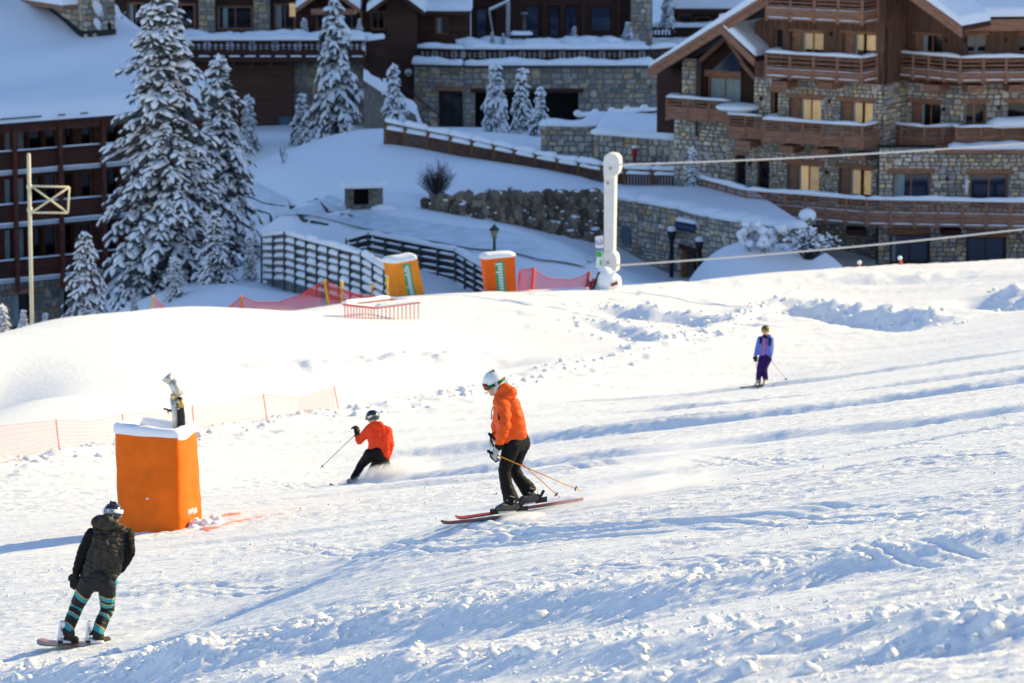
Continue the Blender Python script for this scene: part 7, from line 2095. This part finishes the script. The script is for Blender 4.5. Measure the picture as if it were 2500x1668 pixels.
    for a, t in ((la, q(420,1405,.10)), (ra, q(735,1410,.10))):
        b = soft('boot', [[(a+Vector((.03,0,-.01)), .07), (a+Vector((.02,0,-.10)), .06)], [(a+Vector((.02,0,-.09)), .055), (t+Vector((0,0,-.01)), .045)]], BT, body, .008, 2)
    # snowboard with bindings: own thing
    NOSE = mat('board_top', (.55,.12,.06), .35, var=.35, vscale=4, col2=(.10,.09,.09)); BASE = mat('board_base_dark', (.10,.11,.06), .35)
    Pts = [q(42,1424,.0), q(75,1440,.0), q(130,1452,.0), q(300,1462,.0), q(500,1468,.0), q(700,1466,.0), q(800,1455,.0), q(870,1446,.0), q(912,1437,.0)]
    root = thing('snowboard', Pts[4], 'snowboard with orange tips and white bindings under the snowboarder', 'snowboard')
    mb = ski('x', Pts, .27, '', NOSE, BASE, up=Vector((0,.05,1))); mb.build('deck', [NOSE, BASE], root)
    WB = mat('white_binding', (.72,.72,.74), .4)
    for (x0, x1, yt, yb, xt) in ((240,318,1240,1440,440), (512,574,1243,1440,760)):
        b = MB(); b.prism([q(x0+22,yt,-.06), q(x1,yt+4,-.06), q(x1-10,yb-40,-.06), q(x0,yb-30,-.06)], (.0,.10,.0)); hb = b.build('highback', WB, root); bv = hb.modifiers.new('b','BEVEL'); bv.width = .012; bv.segments = 3
        b = MB(); b.prism([q(x0-8,yb-35,-.08), q(xt-80,yb-5,-.08), q(xt-60,yb+14,-.08), q(x0-5,yb+12,-.08)], (.0,.22,.0)); bb = b.build('baseplate', WB, root); bv = bb.modifiers.new('b','BEVEL'); bv.width = .012; bv.segments = 3
        b = MB(); b.prism([q(x0+4,yb-18,-.084), q(x0+60,yb-16,-.084), q(x0+50,yb+10,-.084), q(x0+8,yb+10,-.084)], (0,.003,0)); b.build('heel_pad', BLACKM, root)
        b = MB(); b.tube([q(x1-20,yb-80,-.08), q(x1+60,yb-75,-.04), q(x1+90,yb-50,.1)], .014, 6); b.tube([q(xt-130,yb-30,-.08), q(xt-70,yb-50,-.02), q(xt-50,yb-40,.1)], .013, 6); b.build('strap', BLACKM, root)
        b = MB(); b.obox(q(x0+40,yt+70,-.065), (.004,0,0), (0,.002,0), (0,0,.03)); b.build('print_mark', NV, root, recalc=False)
boarder()

# ================================================================= skier in red, crouched in a turn
def red_skier():
    gw = hit_s(868, 1178); d0 = depth(gw)
    def q(zx, zy, dd=0.0): return pix(760+.1531*zx, 980+.1531*zy, d0+dd)
    base = q(800, 1260)
    hc = q(968, 265, .0); f = Vector((-.55,.75,-.35)); u = Vector((-.15,.3,1))
    lsh, lel, lwr = q(935, 440, 0), q(765, 630, .05), q(735, 540, .10)
    rsh, rel, rwr = q(1215, 480, .05), q(1265, 700, .02), q(1215, 920, .05)
    chest, pel = q(1070, 520, .05), q(1050, 820, -.02)
    lh, lk, la = q(945, 850, 0), q(800, 1010, .10), q(680, 1225, .0)
    rh, rk, ra = q(1100, 890, .03), q(1000, 1050, .22), q(900, 1235, .20)
    body = soft('person', head_balls(hc, f, u)+chain([(hc, .06), (q(1000,350), .06), (chest, (.10,.06,.10)), (pel, (.09,.06,.08))])
        + chain([(lsh, .055), (lel, .042), (lwr, .033)])+chain([(rsh, .055), (rel, .042), (rwr, .033)])+chain([(lh, .08), (lk, .055), (la, .04), (q(620,1260,.05), .03)])+chain([(rh, .08), (rk, .055), (ra, .04), (q(760,1270,.15), .03)])
        + [[(lsh, .05), (rsh, .05), (chest, .055)], [(lh, .065), (rh, .065), (pel, .06)]], SKIN, None, .016, 3, origin=base)
    tag(body, 'skier in bright red jacket and black helmet crouching through a turn', 'person')
    soft('trousers', chain([(lh, .12), (lh.lerp(lk,.5), .092), (lk, .075), (lk.lerp(la,.5), .07), (la, .066)])+chain([(rh, .12), (rh.lerp(rk,.5), .092), (rk, .075), (rk.lerp(ra,.5), .07), (ra, .066)])+[[(lh, .11), (rh, .12), (pel, .12)]], fabric('black_trousers_red_skier', (.008,.0075,.0075), .6, .008, 9), body, .012, 3, wrinkle(.008, 10))
    JK = fabric('bright_red_jacket', (.80,.055,.015), .5, .008, 7)
    soft('jacket', [[(lsh, .09), (rsh, .09), (q(1000,380,.02), .07), (q(1000,640,0), .105), (q(1180,660,0), .10)], [(q(1000,640,0), .105), (q(1180,660,0), .10), (q(985,770,0), .085), (q(1175,820,0), .085)]]
        + chain([(lsh, .085), (lsh.lerp(lel,.5), .078), (lel, .066), (q(738,575,.08), .05)])+chain([(rsh, .085), (rsh.lerp(rel,.5), .075), (rel, .064), (q(1218,900,.05), .05)]), JK, body, .011, 3, wrinkle(.010, 9, (1.3,1,1.6), 2))
    soft('hood', [[(q(990,370,-.03), .06), (q(1090,370,-.04), .06), (q(1130,410,-.05), .055), (q(1020,420,-.05), .05)]], JK, body, .011, 3)
    HM = mat('black_gloss_helmet', (.012,.012,.013), .18, spec=.6, coat=.5)
    shell('helmet', q(975,245,0), f, u, (.118,.132,.122), (R(85), R(128), R(18)), HM, body)
    band('goggle_strap', q(975,255,0), f, u, (.121,.135), .03, mat('grey_strap', (.18,.18,.20), .5), body, .5, 5.78, -.01)
    m = MB(); p = q(935,245,-.135); m.obox(p, (.035,.0,.02), (0,.006,0), (-.008,0,.012)); m.build('helmet_decal', WHITE, body, recalc=False)
    GL = fabric('black_glove', (.012,.012,.010), .6)
    soft('glove', glove_balls(q(738,545,.09), Vector((-.15,.1,.95)), Vector((.6,-.5,.2)), 1.25, 1.1), GL, body, .009, 2); soft('glove', glove_balls(q(1212,925,.05), Vector((-.1,-.1,-1)), Vector((.3,-.9,0)), 1.2, 1.0), GL, body, .009, 2)
    BT = mat('ski_boot_dark', (.03,.03,.03), .4)
    for a, t in ((la, q(600,1275,.05)), (ra, q(745,1285,.15))): soft('boot', [[(a, .065), (a+Vector((.02,0,-.05)), .06)], [(a+Vector((.02,0,-.05)), .055), (t, .045)]], BT, body, .010, 2)
    TOP = mat('dark_ski', (.02,.025,.02), .35)
    for i, (P, lab) in enumerate((([(288,1318,0),(330,1345,0),(375,1368,0),(470,1362,0),(700,1330,.02),(1100,1290,.05)], 'nearer dark ski of the red jacket skier, curled tip showing'), ([(430,1330,.15),(470,1335,.15),(700,1312,.15),(1200,1270,.2)], 'farther dark ski of the red jacket skier in the spray'))):
        PP = [q(*p) for p in P]; root = thing('ski', PP[-2], lab, 'ski', 'skis'); ski('s', PP, .10, lab, TOP, TOP).build('ski_body', [TOP, TOP], root)
    PO = mat('pale_pole', (.35,.36,.26), .4, var=.5, vscale=3)
    pole(q(715,520,.08), q(138,1070,-.1), 'left pale ski pole reaching forward from the red jacket skier', PO, BLK, r=.009, basket=.03); pole(q(1205,960,.05), q(1300,1080,.3), 'right short looking ski pole behind the red jacket skier', PO, BLK, r=.009, basket=.03)
    return q
RQ = red_skier()

# ================================================================= standing skier in blue and purple
def purple_skier():
    gw = hit_s(1852, 942); d0 = depth(gw)
    def q(zx, zy, dd=0.0): return pix(1800+.1148*zx, 780+.1148*zy, d0+dd)
    base = q(520, 1410)
    hc = q(600, 262, 0); f = Vector((.05,-1,-.1)); u = Vector((0,0,1))
    lsh, lel, lwr = q(490, 425, 0), q(430, 620, .02), q(392, 760, -.02)
    rsh, rel, rwr = q(705, 425, 0), q(725, 620, .03), q(705, 770, -.04)
    chest, pel = q(600, 480, 0), q(600, 790, 0)
    lh, lk, la = q(535, 830, 0), q(475, 1040, -.10), q(450, 1270, 0)
    rh, rk, ra = q(645, 835, 0), q(575, 1045, -.08), q(600, 1260, .02)
    body = soft('person', head_balls(hc, f, u)+chain([(hc, .055), (q(600,350), .055), (chest, (.10,.06,.10)), (pel, (.09,.06,.08))])
        + chain([(lsh, .055), (lel, .042), (lwr, .033)])+chain([(rsh, .055), (rel, .042), (rwr, .033)])+chain([(lh, .08), (lk, .055), (la, .04), (q(430,1350,-.1), .03)])+chain([(rh, .08), (rk, .055), (ra, .04), (q(590,1345,-.1), .03)])
        + [[(lsh, .05), (rsh, .05), (chest, .055)], [(lh, .065), (rh, .065), (pel, .06)]], SKIN, None, .016, 3, origin=base)
    tag(body, 'distant skier standing upright in light blue jacket and purple trousers', 'person')
    soft('trousers', chain([(lh, .105), (lk, .072), (la, .066)])+chain([(rh, .105), (rk, .072), (ra, .068)])+[[(lh, .1), (rh, .1), (pel, .1)]], fabric('purple_trousers', (.030,.011,.10), .65, .008, 9), body, .013, 3, wrinkle(.008, 10))
    JK = fabric('periwinkle_jacket', (.13,.18,.55), .6, .008, 8)
    soft('jacket', [[(lsh, .08), (rsh, .08), (q(530,650,0), .09), (q(670,650,0), .09)], [(q(530,640,0), .09), (q(670,640,0), .09), (q(530,740,0), .085), (q(670,740,0), .085)]]+chain([(lsh, .08), (lel, .065), (lwr, .05)])+chain([(rsh, .08), (rel, .065), (rwr, .05)])+[[(q(560,370,0), .05), (q(680,365,0), .055), (q(620,390,.03), .07)]], JK, body, .013, 3, wrinkle(.008, 9))
    m = MB(); m.bar(q(572,400,-.125), q(555,760,-.125), .03, .02); m.bar(q(600,520,-.13), q(605,610,-.13), .02, .02); m.build('zip', mat('magenta_zip', (.60,.12,.30), .6), body, recalc=False)
    for a in ((500,385,490,520), (690,385,690,560)): m = MB(); m.bar(q(a[0],a[1],-.115), q(a[2],a[3],-.125), .05, .03); m.build('backpack_strap', BLK, body, recalc=False)
    soft('backpack', [[(q(540,430,.16), .09), (q(660,430,.16), .09), (q(540,640,.16), .09), (q(660,640,.16), .09)]], BLK, body, .016, 3)
    soft('neck_warmer', [[(q(600,345,-.01), .06), (q(600,375,-.02), .075)]], BLK, body, .012, 2)
    shell('helmet', q(600,215,.01), f, u, (.105,.12,.11), (R(78), R(122), R(22)), mat('olive_helmet', (.10,.09,.03), .4, var=.4, vscale=12), body)
    soft('bobble', [[(q(575,148,0), .03), (q(585,165,0), .035)]], mat('teal_bobble', (.03,.10,.10), .8), body, .012, 2)
    band('goggles', q(605,212,.0), f, u, (.108,.126), .05, mat('amber_lens', (.40,.28,.08), .2, metal=.4), body, -.9, .9, 0, 16, .012)
    for sx in (-.03, .03): m = MB(); m.ico(hc+Vector((sx,-.082,.012)), .012, 2); m.build('eye', DARK, body)
    GL = fabric('black_glove', (.012,.012,.010), .6)
    soft('glove', glove_balls(q(390,765,-.02), Vector((0,-.1,-1)), Vector((-.2,-.9,0)), .95, .5), GL, body, .010, 2); soft('glove', glove_balls(q(702,775,-.04), Vector((-.1,-.2,-1)), Vector((.2,-.9,0)), .95, .9), GL, body, .010, 2)
    BT = mat('cream_ski_boot', (.62,.58,.48), .45, var=.2, vscale=20)
    for a, t in ((la, q(400,1400,-.12)), (ra, q(575,1375,-.12))): soft('boot', [[(a, .065), (a+Vector((0,0,-.08)), .065)], [(a+Vector((0,0,-.08)), .06), (t, .05)]], BT, body, .012, 2)
    TOP = mat('dark_ski', (.02,.025,.02), .35)
    for i, (P, lab) in enumerate((([(60,1468,-.45),(130,1452,-.4),(300,1438,-.25),(480,1418,0),(700,1400,.3)], 'left ski of the distant blue jacket skier'), ([(330,1430,-.4),(420,1418,-.3),(590,1392,0),(880,1368,.4)], 'right ski of the distant blue jacket skier'))):
        PP = [q(*p) for p in P]; root = thing('ski', PP[-2], lab, 'ski', 'skis'); ski('s', PP, .10, lab, TOP, TOP).build('ski_body', [TOP, TOP], root)
    PO = mat('pale_pole_two', (.42,.40,.30), .4)
    pole(q(700,850,-.1), q(1062,1305,.2), 'thin ski pole slanting right from the distant blue jacket skier', PO, BLK, r=.008, basket=.035); pole(q(392,830,-.05), q(420,1180,.7), 'thin ski pole hanging behind the distant blue jacket skier', PO, BLK, r=.008, basket=.03)
purple_skier()
# ------------------------------------------------------------------ loose snow and spray
def loose_snow():
    rng = np.random.RandomState(5); X, Y, S = [], [], []
    def along(L, n, off, sd, s0, s1):
        seg = np.hypot(*(L[1:]-L[:-1]).T); cum = np.concatenate([[0], np.cumsum(seg)]); t = rng.rand(n)*cum[-1]; i = np.clip(np.searchsorted(cum, t)-1, 0, len(seg)-1); f = (t-cum[i])/seg[i]
        p = L[i]+(L[i+1]-L[i])*f[:, None]; d = (L[i+1]-L[i])/seg[i][:, None]; nn = np.stack([d[:, 1], -d[:, 0]], 1)
        p = p+nn*(off+sd*rng.randn(n))[:, None]; X.extend(p[:, 0]); Y.extend(p[:, 1]); S.extend(s0*(s1/s0)**(rng.rand(n)**2.2))
    for (L, *_), n in zip(BANKS, (320, 220, 160)): along(L, n, -.12, .30, .014, .075)
    for (L, *_), n in zip(BANKS, (700, 500, 400)): along(L, n, .1, .6, .008, .022)
    along(EDGE, 500, .15, .4, .02, .10)
    for L, dp, w in TRENCH[:4]: along(L, 110, -w*.4, .6, .02, .09)
    # crumbs strewn over the run in drifts
    n = 9000; y = 22+38*rng.rand(n)**1.3; x = (rng.rand(n)*2-1)*.16*y
    u = x*math.cos(R(-9))+y*math.sin(R(-9)); v = -x*math.sin(R(-9))+y*math.cos(R(-9))
    k = fbm(u*.3, v*1.3, 12, 3) > .05; k &= rng.rand(n) < .75
    X.extend(x[k]); Y.extend(y[k]); S.extend(.006*(3.5)**(rng.rand(k.sum())**2.5))
    X, Y, S = map(np.array, (X, Y, S)); Z = piste_z(X, Y)
    V1, F1 = ICO[1]; V2, F2 = ICO[2]; V1, V2 = np.array(V1), np.array(V2); F1, F2 = np.array(F1), np.array(F2)
    CO, FA, n0 = [], [], 0
    for x, y, z, s in zip(X, Y, Z, S):
        V, Fc = (V2, F2) if s > .022 else (V1, F1)
        P = V*(1+.5*(rng.rand(len(V), 1)-.5))*s*np.array([1+.5*rng.rand(), 1+.5*rng.rand(), .7+.3*rng.rand()]); a = rng.rand()*6.28; c, q = math.cos(a), math.sin(a)
        P = np.stack([P[:, 0]*c-P[:, 1]*q, P[:, 0]*q+P[:, 1]*c, P[:, 2]], 1)
        CO.append(P+np.array([x, y, z+s*.25])); FA.append(Fc+n0); n0 += len(V)
    co = np.concatenate(CO).astype(np.float32); fa = np.concatenate(FA).astype(np.int32)
    me = bpy.data.meshes.new('loose_snow'); me.vertices.add(len(co)); me.vertices.foreach_set('co', co.ravel()); me.loops.add(len(fa)*3); me.loops.foreach_set('vertex_index', fa.ravel())
    me.polygons.add(len(fa)); me.polygons.foreach_set('loop_start', np.arange(0, len(fa)*3, 3, dtype=np.int32)); me.polygons.foreach_set('use_smooth', np.ones(len(fa), dtype=bool)); me.materials.append(SNOW_PISTE); me.update(calc_edges=True)
    o = bpy.data.objects.new('loose_snow', me); COL.objects.link(o); tag(o, 'loose clods and crumbs of snow strewn over the run', 'snow', kind='stuff')
loose_snow()
def spray_mat(name, dens, scale, aniso=.2):
    m = bpy.data.materials.new(name); m.use_nodes = True; nt = m.node_tree; nt.nodes.clear()
    out = nt.nodes.new('ShaderNodeOutputMaterial'); pv = nt.nodes.new('ShaderNodeVolumePrincipled'); pv.inputs['Color'].default_value = (.97,.97,.98,1); pv.inputs['Anisotropy'].default_value = aniso
    tc = nt.nodes.new('ShaderNodeTexCoord'); ln = nt.nodes.new('ShaderNodeVectorMath'); ln.operation = 'LENGTH'; nt.links.new(tc.outputs['Object'], ln.inputs[0])
    fall = nt.nodes.new('ShaderNodeMapRange'); fall.inputs[1].default_value = 1.0; fall.inputs[2].default_value = .1; nt.links.new(ln.outputs['Value'], fall.inputs[0])
    n = nt.nodes.new('ShaderNodeTexNoise'); n.inputs['Scale'].default_value = scale; n.inputs['Detail'].default_value = 4; n.inputs['Roughness'].default_value = .65; nt.links.new(tc.outputs['Object'], n.inputs[0])
    nr = nt.nodes.new('ShaderNodeMapRange'); nr.inputs[1].default_value = .40; nr.inputs[2].default_value = .68; nt.links.new(n.outputs[0], nr.inputs[0])
    a = nt.nodes.new('ShaderNodeMath'); a.operation = 'MULTIPLY'; nt.links.new(fall.outputs[0], a.inputs[0]); nt.links.new(nr.outputs[0], a.inputs[1])
    b = nt.nodes.new('ShaderNodeMath'); b.operation = 'MULTIPLY'; nt.links.new(a.outputs[0], b.inputs[0]); b.inputs[1].default_value = dens
    nt.links.new(b.outputs[0], pv.inputs['Density']); nt.links.new(pv.outputs[0], out.inputs['Volume']); return m
def spray(c, size, m, label, rot=0.0, tilt=0.0):
    me = bpy.data.meshes.new('snow_spray'); me.from_pydata(ICO[3][0], [], ICO[3][1]); me.materials.append(m)
    o = bpy.data.objects.new('snow_spray', me); COL.objects.link(o); o.location = c; o.scale = size; o.rotation_euler = (0, tilt, rot)
    tag(o, label, 'snow spray', kind='stuff')
SM1 = spray_mat('powder_dense', 55.0, 2.2, 0.0); SM2 = spray_mat('powder_thin', 13.0, 2.6, 0.0); SM3 = spray_mat('powder_wisp', 3.0, 2.4)
spray(RQ(1120, 1215, -.15), (.46,.30,.24), SM1, 'powder cloud thrown up round the legs of the red jacket skier', 0, R(-10))
spray(RQ(800, 1275, -.1), (.30,.22,.09), SM2, 'low powder at the skis of the red jacket skier')
spray(RQ(1500, 1130, .0), (.75,.5,.30), SM2, 'thin powder trailing behind the red jacket skier', 0, R(-8))
p_ = hit_s(1480, 1222); spray(p_+Vector((.3,0,.06)), (1.3,.5,.16), SM2, 'thin powder trailing behind the orange jacket skier', 0, R(-14))
p_ = hit_s(1620, 1150); spray(p_+Vector((0,0,.15)), (1.6,.8,.28), SM3, 'faint powder haze farther behind the orange jacket skier', 0, R(-14))
p_ = hit_s(1290, 1262); spray(p_+Vector((0,-.15,.02)), (.35,.2,.07), SM1, 'powder at the boots of the orange jacket skier')
p_ = hit_s(345, 1562); spray(p_+Vector((.1,0,.03)), (.55,.3,.09), SM2, 'powder behind the tail of the snowboard', 0, R(-8))
